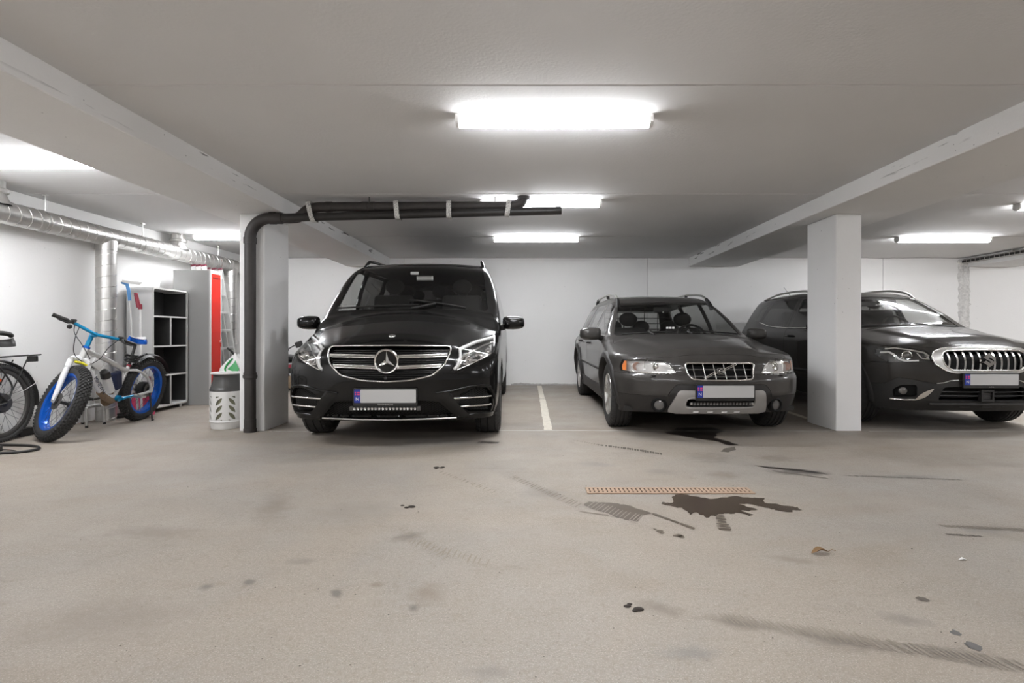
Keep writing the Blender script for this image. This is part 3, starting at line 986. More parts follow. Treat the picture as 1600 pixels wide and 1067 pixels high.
def number_plate(parent, c, w=0.52, h=0.112, ry=0.0, caption=None, capsize=0.016, frame=True):
    p = new_empty('number_plate', c, (0, 0, ry), parent)
    fr = MB()
    fr.prism(roundpoly([(-w / 2 - 0.012, -h / 2 - 0.028), (w / 2 + 0.012, -h / 2 - 0.028), (w / 2 + 0.012, h / 2 + 0.010), (-w / 2 - 0.012, h / 2 + 0.010)], 0.01), lambda a, b, t: (a, t, b), 0.0, 0.016)
    fr.build('plate_frame', M['black'], p, 35)
    MB().prism(roundpoly([(-w / 2 + 0.052, -h / 2), (w / 2, -h / 2), (w / 2, h / 2), (-w / 2 + 0.052, h / 2)], 0.007), lambda a, b, t: (a, t, b), -0.004, 0.002).build('blank_panel', M['plate'], p, 35)
    MB().prism(roundpoly([(-w / 2, -h / 2), (-w / 2 + 0.0515, -h / 2), (-w / 2 + 0.0515, h / 2), (-w / 2, h / 2)], 0.005), lambda a, b, t: (a, t, b), -0.004, 0.002).build('blue_band', M['plateblue'], p, 35)
    fl = MB()      # worn flag mark: a red field with a blue and white cross left open
    for (a, b) in ((-0.0155, 0.0085), (-0.0155, -0.0085), (0.006, 0.0085), (0.006, -0.0085)):
        ww = 0.010 if a < 0 else 0.021
        fl.box((-w / 2 + 0.026 + a + (0 if a < 0 else 0.004), -0.0046, h * 0.21 + b), (ww, 0.0012, 0.0115))
    fl.build('flag_mark', M['platepink'], p, None)
    text_obj('N', 0.04, M['white'], p, (-w / 2 + 0.026, -0.0048, -h * 0.22), name='country_letter')
    if caption:
        text_obj(caption, capsize, M['satin'], p, (0, -0.0012, -h / 2 - 0.0165), name='frame_lettering')
    return p

def seat(parent, c, w=0.50, m=None):
    s = new_empty('seat', c, (0, 0, 0), parent)
    mm = m or M['seat']
    MB().box((0, 0, 0.06), (w, 0.50, 0.14)).build('seat_cushion', mm, s, 40, bevel=0.04, seg=2)
    MB().box((0, 0, 0), (w * 0.96, 0.12, 0.62)).xform(Matrix.Translation((0, 0.33, 0.38)) @ Matrix.Rotation(-0.22, 4, 'X')).build('backrest', mm, s, 40, bevel=0.04, seg=2)
    MB().sphere((0, 0.42, 0.80), 0.1, 18, 10, (1.25, 0.5, 0.95)).cyl((-0.06, 0.41, 0.64), (-0.06, 0.42, 0.76), 0.008, n=8).cyl((0.06, 0.41, 0.64), (0.06, 0.42, 0.76), 0.008, n=8).build('headrest', mm, s, 60)
    return s

def steering_wheel(parent, c, tilt=0.45, r=0.185):
    b = MB()
    Rm = Matrix.Rotation(-tilt, 3, 'X')
    pts = [np.array(c) + np.array(Rm @ Vector((r * math.cos(a), 0, r * math.sin(a)))) for a in np.linspace(0, 2 * PI, 36, endpoint=False)]
    b.tube(pts, 0.015, 8, closed=True)
    for a in (0, PI, -PI / 2):
        b.bar(np.array(c) + np.array(Rm @ Vector((0.03 * math.cos(a), 0, 0.03 * math.sin(a)))), np.array(c) + np.array(Rm @ Vector((r * math.cos(a), 0, r * math.sin(a)))), 0.03, 0.015, up=(0, 1, 0.3))
    b.sphere(c, 0.07, 12, 8, (1, 0.5, 0.9))
    b.cyl(c, np.array(c) + np.array([0, -0.3, -0.12]), 0.03, n=10)
    return b.build('steering_wheel', M['cabin'], parent, 40)

def mirror_part(parent, s, c, w, h, m, d=0.10):
    """Door mirror: housing with a rounded shell, stalk and mirror glass (facing rearwards)."""
    mp = new_empty('door_mirror', c, (0, 0, 0), parent)
    n, k = 20, 8
    G = np.zeros((k + 1, n, 3))
    for i in range(k + 1):
        q = i / k
        sc = math.sin(min(1, q * 1.0) * PI / 2) ** 0.55 if q > 0 else 0.0
        yy = -d * math.cos(q * PI / 2)
        for j in range(n):
            a = 2 * PI * j / n
            ca, sa = math.cos(a), math.sin(a)
            e = 0.5
            px = s * w / 2 * np.sign(ca) * abs(ca) ** e * (1.0 if ca * 1 > 0 else 1.0) * sc
            pz = h / 2 * np.sign(sa) * abs(sa) ** e * sc
            if ca > 0: pz *= 1 - 0.18 * ca            # outer end a little lower
            G[i, j] = (px, yy, pz)
    b = MB().grid(G, closed_v=True)
    b.add([G[k, j] for j in range(n)], [tuple(range(n))])
    b.build('mirror_housing', m, mp, 50)
    MB().prism([(G[k, j][0] * 0.9, G[k, j][2] * 0.88) for j in range(n)], lambda a, q, t: (a, t, q), 0.001, 0.006).build('mirror_glass', M['chrome'], mp, 35)
    MB().tube([(-s * w * 0.42, -0.02, -h * 0.3), (-s * (w * 0.5 + 0.04), 0.0, -h * 0.42), (-s * (w * 0.5 + 0.11), 0.03, -h * 0.5)], [0.035, 0.032, 0.04], 10).build('mirror_stalk', M['trim'], mp, 50)
    return mp

def wiper(parent, pts, m=None):
    P = np.array(pts, float)
    b = MB().tube(P, 0.009, 6)
    w = b.build('wiper', M['black'], parent, 50)
    return w
# ------------------------------------------------------------------ car shapes (metres; y = 0 at the nose, x to the car's left seen from the front)
def crease(xl0, xl1, y0, y1, h, w):
    """Raised middle of a bonnet between two creases running from xl0 at the front to xl1 at the screen."""
    def g(ax, y):
        xl = xl0 + (xl1 - xl0) * np.clip((y - y0) / (y1 - y0), 0, 1)
        win = np.clip((y - y0 + 0.06) / 0.12, 0, 1) * np.clip((y1 + 0.05 - y) / 0.12, 0, 1)
        return h * win / (1 + np.exp(np.clip((ax - xl) / w, -20, 20)))
    return g
VAN = dict(hump=crease(0.48, 0.72, 0.25, 1.0, 0.012, 0.02), L=5.14, W=0.964, H=1.90, zb=0.24, lift=0.0, k_ts=0.09, k_f=0.10, topbow=0.13, rearbow=0.10,
    top=[(-0.3, 0.70), (0, 0.83), (0.1, 0.90), (0.3, 0.985), (0.6, 1.085), (0.9, 1.17), (1.0, 1.205), (1.35, 1.475), (1.72, 1.755), (2.0, 1.825), (2.4, 1.862), (3.2, 1.878), (4.6, 1.86), (5.0, 1.83), (5.4, 1.78)],
    crown=[(0, 0.10), (0.3, 0.15), (0.9, 0.14), (1.1, 0.06), (1.8, 0.05), (5, 0.06)],
    front=[(0.1, 0.16), (0.25, 0.075), (0.34, 0.03), (0.45, 0.0), (0.6, 0.0), (0.75, 0.025), (0.88, 0.075), (1.0, 0.17), (1.2, 0.42), (1.9, 1.2)],
    rear=[(0.1, 5.08), (0.4, 5.14), (0.9, 5.14), (1.1, 5.12), (1.8, 4.98), (2.0, 4.9)],
    plan=[(-0.2, 0.91), (0.3, 0.94), (0.8, 0.958), (1.5, 0.964), (4.2, 0.964), (5.2, 0.93)],
    inset=[(0.1, 0.10), (0.25, 0.045), (0.4, 0.01), (0.6, 0.0), (0.92, 0.0), (1.05, 0.006), (1.15, 0.02), (1.5, 0.095), (1.8, 0.205), (2.0, 0.29)],
    bow=[(0, 0), (0.3, 0.02), (0.6, 0.075), (0.8, 0.15), (0.92, 0.225), (1.0, 0.33), (1.15, 0.7)],
    arches=[(0.895, 0.345, 0.395, 0.008), (4.095, 0.345, 0.395, 0.008)])
WAGON = dict(hump=crease(0.40, 0.60, 0.20, 1.15, 0.026, 0.02), L=4.733, W=0.93, H=1.52, zb=0.22, lift=0.05, k_ts=0.06, k_f=0.08, topbow=0.16, rearbow=0.10,
    top=[(-0.3, 0.58), (0, 0.71), (0.08, 0.785), (0.2, 0.83), (0.5, 0.885), (0.9, 0.94), (1.25, 0.985), (1.35, 1.005), (1.7, 1.21), (2.05, 1.39), (2.35, 1.465), (2.8, 1.495), (3.4, 1.49), (4.2, 1.45), (4.5, 1.40), (4.9, 1.3)],
    crown=[(0, 0.06), (0.4, 0.09), (1.1, 0.09), (1.4, 0.05), (2, 0.05), (5, 0.06)],
    front=[(0.1, 0.24), (0.25, 0.13), (0.36, 0.05), (0.46, 0.0), (0.565, 0.0), (0.60, 0.025), (0.63, 0.06), (0.72, 0.08), (0.80, 0.12), (0.9, 0.23), (1.0, 0.40), (1.6, 1.2)],
    rear=[(0.1, 4.60), (0.35, 4.70), (0.6, 4.733), (0.9, 4.70), (1.0, 4.66), (1.4, 4.38), (1.6, 4.22)],
    plan=[(-0.2, 0.86), (0.3, 0.905), (0.8, 0.927), (1.5, 0.93), (3.8, 0.93), (4.8, 0.87)],
    inset=[(0.1, 0.10), (0.25, 0.05), (0.42, 0.02), (0.6, 0.0), (0.76, 0.0), (0.86, 0.02), (0.92, 0.065), (1.0, 0.11), (1.2, 0.20), (1.4, 0.31), (1.6, 0.42)],
    bow=[(0, 0), (0.3, 0.018), (0.45, 0.05), (0.65, 0.125), (0.8, 0.215), (0.9, 0.325), (0.97, 0.45), (1.05, 0.7), (1.15, 1.1)],
    arches=[(0.92, 0.345, 0.40, 0.02), (3.683, 0.345, 0.40, 0.02)])
CROSS = dict(hump=crease(0.42, 0.56, 0.2, 1.0, 0.022, 0.02), L=4.30, W=0.8925, H=1.60, zb=0.21, lift=0.02, k_ts=0.07, k_f=0.09, topbow=0.15, rearbow=0.10,
    top=[(-0.3, 0.68), (0, 0.82), (0.06, 0.87), (0.2, 0.935), (0.6, 1.01), (1.0, 1.07), (1.12, 1.09), (1.5, 1.295), (1.95, 1.495), (2.2, 1.545), (2.7, 1.575), (3.3, 1.565), (3.9, 1.525), (4.15, 1.47), (4.5, 1.34)],
    crown=[(0, 0.05), (0.4, 0.08), (1.0, 0.07), (1.2, 0.05), (2, 0.05), (5, 0.06)],
    front=[(0.1, 0.20), (0.22, 0.10), (0.34, 0.02), (0.5, 0.0), (0.6, 0.0), (0.75, 0.01), (0.87, 0.045), (0.95, 0.12), (1.05, 0.28), (1.6, 1.2)],
    rear=[(0.1, 4.15), (0.3, 4.25), (0.6, 4.30), (0.95, 4.27), (1.05, 4.24), (1.4, 4.05), (1.6, 3.93)],
    plan=[(-0.2, 0.84), (0.3, 0.875), (0.8, 0.89), (3.5, 0.892), (4.4, 0.835)],
    inset=[(0.1, 0.10), (0.22, 0.05), (0.36, 0.02), (0.55, 0.0), (0.88, 0.0), (0.98, 0.015), (1.05, 0.05), (1.3, 0.16), (1.5, 0.27), (1.7, 0.38)],
    bow=[(0, 0), (0.3, 0.02), (0.6, 0.075), (0.8, 0.16), (0.92, 0.27), (1.0, 0.40), (1.15, 0.75)],
    arches=[(0.86, 0.335, 0.39, 0.015), (3.46, 0.335, 0.39, 0.015)])
VAN_POSE = (-1.185, 4.75, 1.0, 0.0125)      # x, y, yaw in degrees, pitch in radians
WAGON_POSE = (1.815, 5.10, 0.8, 0.0125)
CROSS_POSE = (4.545, 5.47, -0.4, 0.0125)
def car_root(name, label, pose, axle_y):
    x, y, yaw, pitch = pose
    return thing(name, label, 'car', (x, y, -pitch * axle_y), (pitch, 0, rad(yaw)))
M['vanpaint'] = paint('black_car_paint', (0.005, 0.0048, 0.0046), 0.2, 0.012, 0.45)
M['wagonpaint'] = paint('dark_grey_car_paint', (0.042, 0.039, 0.036), 0.34, 0.10, 0.6)
M['crosspaint'] = paint('dark_brown_grey_car_paint', (0.030, 0.0275, 0.025), 0.24, 0.02)
M['clad'] = mat('grey_bumper_plastic', (0.022, 0.020, 0.019), 0.55, noise=0.3, nscale=12)
M['skid'] = mat('silver_skid_plate', (0.42, 0.41, 0.395), 0.45, 0.3, noise=0.15, nscale=9)
M['fog'] = mat('fog_lamp_glass', (0.16, 0.155, 0.15), 0.12, 0.5)

def span_in(poly, z):
    """x extent of a 2D outline at height z."""
    xs = []
    n = len(poly)
    for i in range(n):
        (x1, y1), (x2, y2) = poly[i], poly[(i + 1) % n]
        if (y1 > z) != (y2 > z): xs.append(x1 + (x2 - x1) * (z - y1) / (y2 - y1))
    return (min(xs), max(xs)) if len(xs) > 1 else None

def lattice(sh, poly, pitch, off, r, slope=0.62):
    """Diamond mesh lying behind an outline on the nose."""
    b = MB()
    P = np.array(poly); lo, hi = P.min(0), P.max(0)
    for s in (-1, 1):
        for c in np.arange(lo[0] - (hi[1] - lo[1]) / slope - 0.05, hi[0] + (hi[1] - lo[1]) / slope + 0.05, pitch):
            xs = np.linspace(lo[1], hi[1], 40)
            pts = np.stack([c + s * (xs - (lo[1] + hi[1]) / 2) / slope, xs], 1)
            ok = inside_poly(pts, poly)
            k = 0
            while k < 40:
                if ok[k]:
                    e = k
                    while e + 1 < 40 and ok[e + 1]: e += 1
                    if e - k >= 2:
                        q = pts[[k, (k + e) // 2, e]]
                        b.tube(sh.on_front(q, off, 1), r, 4, caps=False)
                    k = e
                k += 1
    return b

def grow(poly, d):
    P = np.array(poly); c = P.mean(0)
    v = P - c
    return [tuple(p) for p in c + v * (1 + d / (np.linalg.norm(v, axis=1)[:, None] + 1e-9))]

def arch_poly(ay, az, r, n=28, z0=0.1):
    return [(ay - r, z0)] + [(ay + r * math.cos(PI - PI * k / n), az + r * math.sin(PI * k / n)) for k in range(n + 1)] + [(ay + r, z0)]

def underbody(root, cfg, m=None):
    """Dark floor pan, wheel-house liners and cabin tub, so nothing is see-through from below or inside."""
    W, L = cfg['W'], cfg['L']
    b = MB()
    b.box2((-W + 0.10, 0.35, cfg['zb'] + 0.03), (W - 0.10, L - 0.25, cfg['zb'] + 0.07))
    (a0, z0, r0, _), (a1, z1, r1, _) = cfg['arches']
    for (ay, az, ar) in ((a0, z0, r0), (a1, z1, r1)):
        for s in (-1, 1):
            G = np.zeros((15, 2, 3))
            for i in range(15):
                a = PI * i / 14
                for j, x in enumerate((W - 0.05, W - 0.37)):
                    G[i, j] = (s * x, ay - (ar + 0.004) * math.cos(a), az + (ar + 0.004) * math.sin(a))
            b.grid(G)
            b.add([(s * (W - 0.37), ay - ar * math.cos(PI * i / 14), az + ar * math.sin(PI * i / 14)) for i in range(15)], [tuple(range(15))])
    b.box2((-W + 0.37, a0 - 0.3, 0.3), (W - 0.37, a0 + 0.35, 0.62))
    return b.build('underbody', M['black'], root, 35)

def car_wheels(root, cfg, wd, Rr, track, spokes, rimmat, Rt, steer=0.0, blocks=90, grooves=3):
    for (ay, az, ar, _) in cfg['arches']:
        for s in (-1, 1):
            make_wheel(root, (s * track, ay, Rt + 0.001), s, Rt, wd, Rr, spokes, rimmat, steer if ay < 2 else 0.0, blocks, grooves)

# =================================================================== black people carrier
def build_van():
    c = VAN
    root = car_root('passenger_van', 'tall black people carrier with star grille, beside the left pillar', VAN_POSE, 0.895)
    S = Shell(c, 0.0175)
    bump = lambda C: C[:, 1] < 0.56
    ws = pchain([(0, 1.250), (0.45, 1.246), (0.79, 1.232), (0.805, 1.26), (0.765, 1.52), (0.722, 1.73), (0.695, 1.766), (0.35, 1.785), (0, 1.789)])
    head = [(0.588, 0.882), (0.74, 0.945), (0.885, 0.985), (0.925, 0.97), (0.928, 0.90), (0.900, 0.815), (0.82, 0.77), (0.715, 0.724), (0.632, 0.685), (0.548, 0.672), (0.575, 0.72), (0.594, 0.79), (0.598, 0.84)]
    grille = roundpoly(pchain([(0, 0.590), (0.2, 0.600), (0.39, 0.642), (0.495, 0.735), (0.532, 0.832), (0.534, 0.868), (0.515, 0.886), (0.3, 0.892), (0, 0.894)]), 0.03)
    vent = [(0.625, 0.474), (0.75, 0.526), (0.855, 0.516), (0.896, 0.455), (0.902, 0.36), (0.880, 0.300), (0.70, 0.312), (0.612, 0.372)]
    intake = roundpoly([(-0.585, 0.266), (0.585, 0.266), (0.445, 0.412), (0.30, 0.424), (-0.30, 0.424), (-0.445, 0.412)], 0.02)
    for s in (-1, 1):
        S.cut('bumper', 'side', [(-0.3, 0.1), (0.50, 0.1), (0.475, 0.40), (0.56, 0.66), (0.47, 0.74), (-0.3, 0.74)], s, cond=bump)
    S.cut('bumper', 'front', [(-1.2, 0.1), (1.2, 0.1), (1.2, 0.70), (0.9, 0.815), (0.72, 0.72), (0.55, 0.668), (0.595, 0.79), (0.59, 0.885), (0.5, 0.898), (-0.5, 0.898), (-0.59, 0.885), (-0.595, 0.79), (-0.55, 0.668), (-0.72, 0.72), (-0.9, 0.815), (-1.2, 0.70)], cond=lambda C: C[:, 1] < 0.47)
    S.cut('hood', 'top', pchain([(0, 0.115), (0.3, 0.13), (0.52, 0.19), (0.60, 0.235), (0.80, 0.50), (0.875, 0.72), (0.90, 1.0), (0.86, 1.17), (0.5, 1.10), (0, 1.065)]), cond=lambda C: C[:, 2] > 0.85, over=['body', 'bumper'])
    for s in (-1, 1):
        S.cut('headlight' + str(s), 'front', head if s > 0 else mirror2(head), s, cond=lambda C: C[:, 1] < 0.85, thr=0.03)
        S.cut('vent' + str(s), 'front', vent if s > 0 else mirror2(vent), s, cond=bump, thr=0.03)
    S.cut('grille', 'front', grille, cond=lambda C: C[:, 1] < 0.4)
    S.cut('intake', 'front', intake, cond=bump)
    S.cut('windshield', 'front', ws, cond=lambda C: (C[:, 1] > 1.0) & (C[:, 1] < 2.2))
    q1 = [(1.32, 1.17), (1.56, 1.15), (1.58, 1.44), (1.53, 1.42)]
    w1 = roundpoly([(1.63, 1.13), (2.30, 1.10), (2.32, 1.70), (2.05, 1.71), (1.85, 1.67), (1.64, 1.50)], 0.04)
    w2 = roundpoly([(2.45, 1.10), (3.35, 1.10), (3.33, 1.71), (2.45, 1.71)], 0.05)
    w3 = roundpoly([(3.47, 1.10), (4.82, 1.10), (4.68, 1.68), (3.47, 1.71)], 0.06)
    d1 = [(1.25, 0.42), (2.38, 0.36), (2.385, 1.06), (2.38, 1.755), (1.98, 1.755), (1.62, 1.53), (1.26, 1.19)]
    d2 = [(2.395, 0.36), (3.41, 0.36), (3.41, 1.06), (3.41, 1.765), (2.395, 1.76)]
    for s in (-1, 1):
        S.cut('door_a', 'side', d1, s, over=['body']); S.cut('door_b', 'side', d2, s, over=['body'])
        for q in (q1, w1): S.cut('window', 'side', q, s, over=['body', 'door_a', 'door_b'])
        for q in (w2, w3): S.cut('window_dark', 'side', q, s, over=['body', 'door_a', 'door_b'])
    S.cut('rear_window', 'rear', roundpoly([(-0.72, 1.12), (0.72, 1.12), (0.62, 1.70), (-0.62, 1.70)], 0.06), cond=lambda C: C[:, 1] > 4.5)
    P = M['vanpaint']
    S.emit(['body'], 'body_shell', P, root, skirt=0.03)
    S.emit(['bumper'], 'front_bumper', P, root, skirt=0.05)
    S.emit(['hood'], 'bonnet', P, root)
    for s in (-1, 1):
        for d in ('door_a', 'door_b'): S.emit([d], 'door', P, root, s)
        S.emit(['window'], 'side_window', M['glass'], root, s, gap=0, skirt=0)
        S.emit(['window_dark'], 'side_window', M['privacy'], root, s, gap=0, skirt=0)
    S.emit(['windshield'], 'windscreen', M['glass'], root, gap=0, skirt=0, off=-0.003)
    S.emit(['rear_window'], 'rear_window', M['privacy'], root, gap=0, skirt=0)
    # black screen band round the windscreen
    inner = np.array(pchain([(0, 1.262), (0.72, 1.255), (0.735, 1.285), (0.70, 1.52), (0.652, 1.70), (0.625, 1.722), (0, 1.742)]))
    # headlights
    for s in (-1, 1):
        h = new_empty('headlight', (0, 0, 0), (0, 0, 0), root)
        r = 'headlight' + str(s)
        S.emit([r], 'lamp_lens', M['clear'], h, gap=0.001, skirt=0.012)
        S.emit([r], 'lamp_housing', M['lampblack'], h, gap=-0.008, skirt=0, off=-0.05)
        X = lambda q: [(s * a, b) for a, b in q]
        g = MB()
        top = S.on_front(X([(0.612, 0.872), (0.74, 0.930), (0.885, 0.968)]), -0.014, 8)
        g.tube(top, 0.017, 8)
        g.tube(S.on_front(X([(0.615, 0.862), (0.625, 0.80), (0.60, 0.72), (0.572, 0.690)]), -0.014, 6), 0.014, 8)
        g.build('light_guide', M['led'], h, 60)
        g2 = MB()
        g2.tube(S.on_front(X([(0.648, 0.80), (0.72, 0.852), (0.80, 0.892), (0.895, 0.925)]), -0.02, 6), 0.011, 8)
        g2.tube(S.on_front(X([(0.648, 0.80), (0.632, 0.745), (0.60, 0.692)]), -0.02, 6), 0.008, 8)
        g2.tube(S.on_front(X([(0.60, 0.684), (0.715, 0.735), (0.82, 0.785), (0.895, 0.83)]), -0.02, 6), 0.007, 8)
        g2.build('chrome_strip', M['chrome'], h, 60)
        for (x, z, rr) in ((0.705, 0.785, 0.034), (0.795, 0.835, 0.036), (0.865, 0.865, 0.026)):
            p = S.on_front([(s * x, z), (s * x, z + 0.001)], -0.035, 1)[0]
            MB().lathe([(rr, 0.0), (rr * 1.06, -0.02), (rr * 0.8, -0.012), (rr * 0.45, 0.012), (0.0, 0.018)], p, (0, 1, 0), 16).build('projector', M['reflector'], h, 40)
        k = MB()
        for (x, z) in ((0.68, 0.74), (0.75, 0.775), (0.83, 0.815)):
            p = S.on_front([(s * x, z), (s * x, z + 0.001)], -0.03, 1)[0]
            k.box(p, (0.05, 0.02, 0.016))
        k.build('reflector', M['reflector'], h, None, bevel=0.004)
    # grille
    g = new_empty('radiator_grille', (0, 0, 0), (0, 0, 0), root)
    S.emit(['grille'], 'grille_back', M['mesh'], g, gap=0, skirt=0, off=-0.075)
    outl = S.on_front(grille, 0.002, 2, closed=True)
    MB().tube(outl, 0.0085, 8, closed=True).build('grille_surround', M['chrome'], g, 60)
    for z in (0.625, 0.645, 0.665, 0.685, 0.742, 0.760, 0.778, 0.836, 0.854, 0.872):
        sp = span_in(grille, z)
        MB().tube(S.on_front([(sp[0] + 0.01, z), (0, z), (sp[1] - 0.01, z)], -0.03, 8), 0.0055, 6, sx=1.0).build('grille_slat', M['gloss'], g, 60)
    for z, zc in ((0.810, 0.803), (0.722, 0.711)):
        for s in (-1, 1):
            sp = span_in(grille, z)[1] - 0.012
            q = S.on_front([(s * 0.085, zc), (s * sp * 0.6, (z + zc) / 2 + 0.002), (s * sp, z)], 0.0, 8)
            b = MB()
            n = len(q)
            b.tube(q + np.array([0, 0, 0.011]), 0.0042, 6).tube(q - np.array([0, 0, 0.011]), 0.0042, 6)
            b.build('chrome_bar', M['chrome'], g, 60)
            V = []
            for p in q: V.append([p + np.array([0, 0.002, 0.011]), p + np.array([0, -0.006, 0]), p + np.array([0, 0.002, -0.011])])
            MB().grid(np.array(V)).build('bar_fill', M['satin'], g, 60)
    # star badge
    e = new_empty('star_badge', (0.003, float(S.front_y(0.003, 0.763)) - 0.012, 0.763), (0.05, 0, 0), g)
    MB().lathe([(0.108, 0.012), (0.108, -0.004), (0.102, -0.014), (0.092, -0.012), (0.084, 0.0), (0.084, 0.012)], (0, 0, 0), (0, 1, 0), 48).build('badge_ring', M['chrome'], e, 45)
    MB().lathe([(0.0, 0.006), (0.086, 0.006), (0.086, 0.02), (0, 0.02)], (0, 0, 0), (0, 1, 0), 48).build('badge_disc', M['gloss'], e, 45)
    st = MB()
    for k in range(3):
        a = PI / 2 + k * 2 * PI / 3
        t = np.array([math.cos(a), 0, math.sin(a)]); n = np.array([-math.sin(a), 0, math.cos(a)])
        cc = np.zeros(3)
        l, r_ = -t * 0.0 + n * 0.017 + t * 0.010, -n * 0.017 + t * 0.010
        tip = t * 0.087
        st.add([l + [0, 0.004, 0], r_ + [0, 0.004, 0], tip + [0, 0.002, 0], cc + [0, -0.014, 0], tip + [0, -0.002, 0]], [(0, 3, 4, 2), (1, 2, 4, 3)])
    st.build('star', M['chrome'], e, None)
    MB().box((0, float(S.front_y(0, 0.625)) - 0.006, 0.622), (0.024, 0.02, 0.022)).build('camera', M['lampblack'], g, None, bevel=0.004)
    # hood badge
    hy = 0.262; hz = float(S.top_z(-0.003, hy))
    MB().lathe([(0.0, 0.006), (0.026, 0.005), (0.030, 0.0), (0.030, -0.006)], (-0.003, hy, hz), (0, -0.33, 1), 24).build('bonnet_badge', M['satin'], root, 40)
    # side vents
    for s in (-1, 1):
        v = new_empty('bumper_vent', (0, 0, 0), (0, 0, 0), root)
        r = 'vent' + str(s)
        S.emit([r], 'vent_back', M['mesh'], v, gap=0, skirt=0, off=-0.05)
        pv = vent if s > 0 else mirror2(vent)
        lattice(S, pv, 0.028, -0.03, 0.0022).build('vent_mesh', M['trim'], v, None)
        X = lambda q: [(s * a, b) for a, b in q]
        for z0, z1, xa in ((0.438, 0.442, 0.535), (0.362, 0.366, 0.603)):
            MB().tube(S.on_front(X([(xa, z0), (0.72, z0 + 0.003), (0.885, z1)]), 0.004, 8), 0.0068, 6).build('chrome_fin', M['chrome'], v, 60)
        MB().tube(S.on_front(X([(0.42, 0.489), (0.56, 0.505), (0.70, 0.536), (0.80, 0.545), (0.88, 0.525), (0.915, 0.45)]), -0.003, 6), 0.013, 8).tube(S.on_front(X([(0.915, 0.45), (0.918, 0.36), (0.898, 0.288), (0.75, 0.285), (0.60, 0.268)]), -0.002, 6), 0.012, 8).build('vent_lip', P, v, 60)
        G = []
        pa = S.on_front(X([(0.41, 0.487), (0.50, 0.40), (0.60, 0.262)]), 0.001, 6); pb = S.on_front(X([(0.53, 0.50), (0.60, 0.40), (0.70, 0.285)]), 0.014, 6)
        for a, b in zip(pa, pb): G.append([a, (a + b) / 2 + np.array([0, -0.014, 0]), b])
        MB().grid(np.array(G)).build('vent_blade', M['gloss'], v, 60)
    # lower intake
    it = new_empty('lower_intake', (0, 0, 0), (0, 0, 0), root)
    S.emit(['intake'], 'intake_back', M['mesh'], it, gap=0, skirt=0, off=-0.07)
    lattice(S, intake, 0.03, -0.04, 0.0025).build('intake_mesh', M['trim'], it, None)
    MB().tube(S.on_front([(-0.585, 0.262), (0, 0.256), (0.585, 0.262)], 0.004, 14), 0.008, 8).build('chrome_lip', M['satin'], it, 60)
    # plate and light bar
    number_plate(root, (0.0, float(S.front_y(0, 0.47)) - 0.022, 0.471), caption='TEANSA BUSCAO', capsize=0.017)
    lb = new_empty('light_bar', (0, float(S.front_y(0, 0.375)) - 0.045, 0.366), (0, 0, 0), root)
    MB().box((0, 0.012, 0), (0.54, 0.035, 0.032)).build('bar_housing', M['black'], lb, None, bevel=0.004)
    for k in range(18):
        MB().lathe([(0.011, 0), (0.009, 0.006), (0.0, 0.01)], (-0.255 + 0.03 * k, -0.0175, 0), (0, 1, 0), 10).build('led_cup', M['reflector'], lb, 40)
    for s in (-1, 1):
        MB().box((s * 0.285, 0.01, 0), (0.03, 0.03, 0.036)).build('bar_bracket', M['darksteel'], lb, None, bevel=0.004)
    # mirrors, rails, wipers
    mirror_part(root, 1, (1.085, 1.20, 1.105), 0.235, 0.145, P, 0.11)
    mirror_part(root, -1, (-1.085, 1.20, 1.105), 0.235, 0.145, P, 0.11)
    for s in (-1, 1):
        z = lambda y: float(S.top_z(0.66, y))
        pts = [(s * 0.735, 2.00, z(2.0) - 0.075), (s * 0.70, 2.10, z(2.1) + 0.022), (s * 0.685, 2.3, z(2.3) + 0.045), (s * 0.675, 3.3, z(3.3) + 0.05), (s * 0.675, 4.4, z(4.4) + 0.05), (s * 0.675, 4.62, z(4.6) + 0.0)]
        MB().tube(spline(pts, 6), 0.019, 10).build('roof_rail', P if s > 0 else M['gloss'], root, 60)
    def on_ws(x, y, d=0.012): return (x, y, float(S.top_z(x, y)) + d)
    wiper(root, [on_ws(-0.80, 1.215), on_ws(-0.5, 1.15), on_ws(-0.25, 1.125), on_ws(0.08, 1.12)])
    wiper(root, [on_ws(-0.02, 1.175, 0.02), on_ws(0.22, 1.165, 0.015), on_ws(0.58, 1.16, 0.012)])
    MB().tube([on_ws(0.02, 1.085, 0.0), on_ws(0.15, 1.10, 0.02), on_ws(0.26, 1.145, 0.02)], 0.013, 8).build('wiper_arm', M['black'], root, 60)
    MB().tube(S.on_side([(1.12, 1.085), (1.6, 1.075), (2.4, 1.065), (3.4, 1.06), (4.9, 1.07)], 1, 0.003, 8), 0.006, 6).build('belt_trim', M['satin'], root, 60)
    # cabin
    MB().box2((-0.80, 1.15, 0.5), (0.80, 1.55, 1.14)).build('dashboard', M['cabin'], root, 40, bevel=0.06, seg=3)
    MB().sphere((0.42, 1.52, 1.16), 0.26, 16, 8, (1.05, 0.7, 0.42)).build('instrument_hood', M['cabin'], root, 50)
    steering_wheel(root, (0.42, 1.86, 1.12), 0.6)
    for x in (-0.45, 0.42): seat(root, (x, 2.05, 0.78), 0.52)
    for x in (-0.5, 0, 0.5): seat(root, (x, 3.1, 0.78), 0.46)
    for x in (-0.5, 0, 0.5): seat(root, (x, 4.0, 0.78), 0.46)
    MB().box2((-0.86, 1.2, 0.40), (0.86, 4.9, 0.44)).build('cabin_floor', M['cabin'], root, None)
    MB().box((0.02, 1.96, 1.645), (0.20, 0.04, 0.065)).build('inner_mirror', M['satin'], root, None, bevel=0.012)
    MB().box((-0.075, 1.80, 1.69), (0.095, 0.012, 0.035)).build('toll_tag', M['white'], root, None, bevel=0.01)
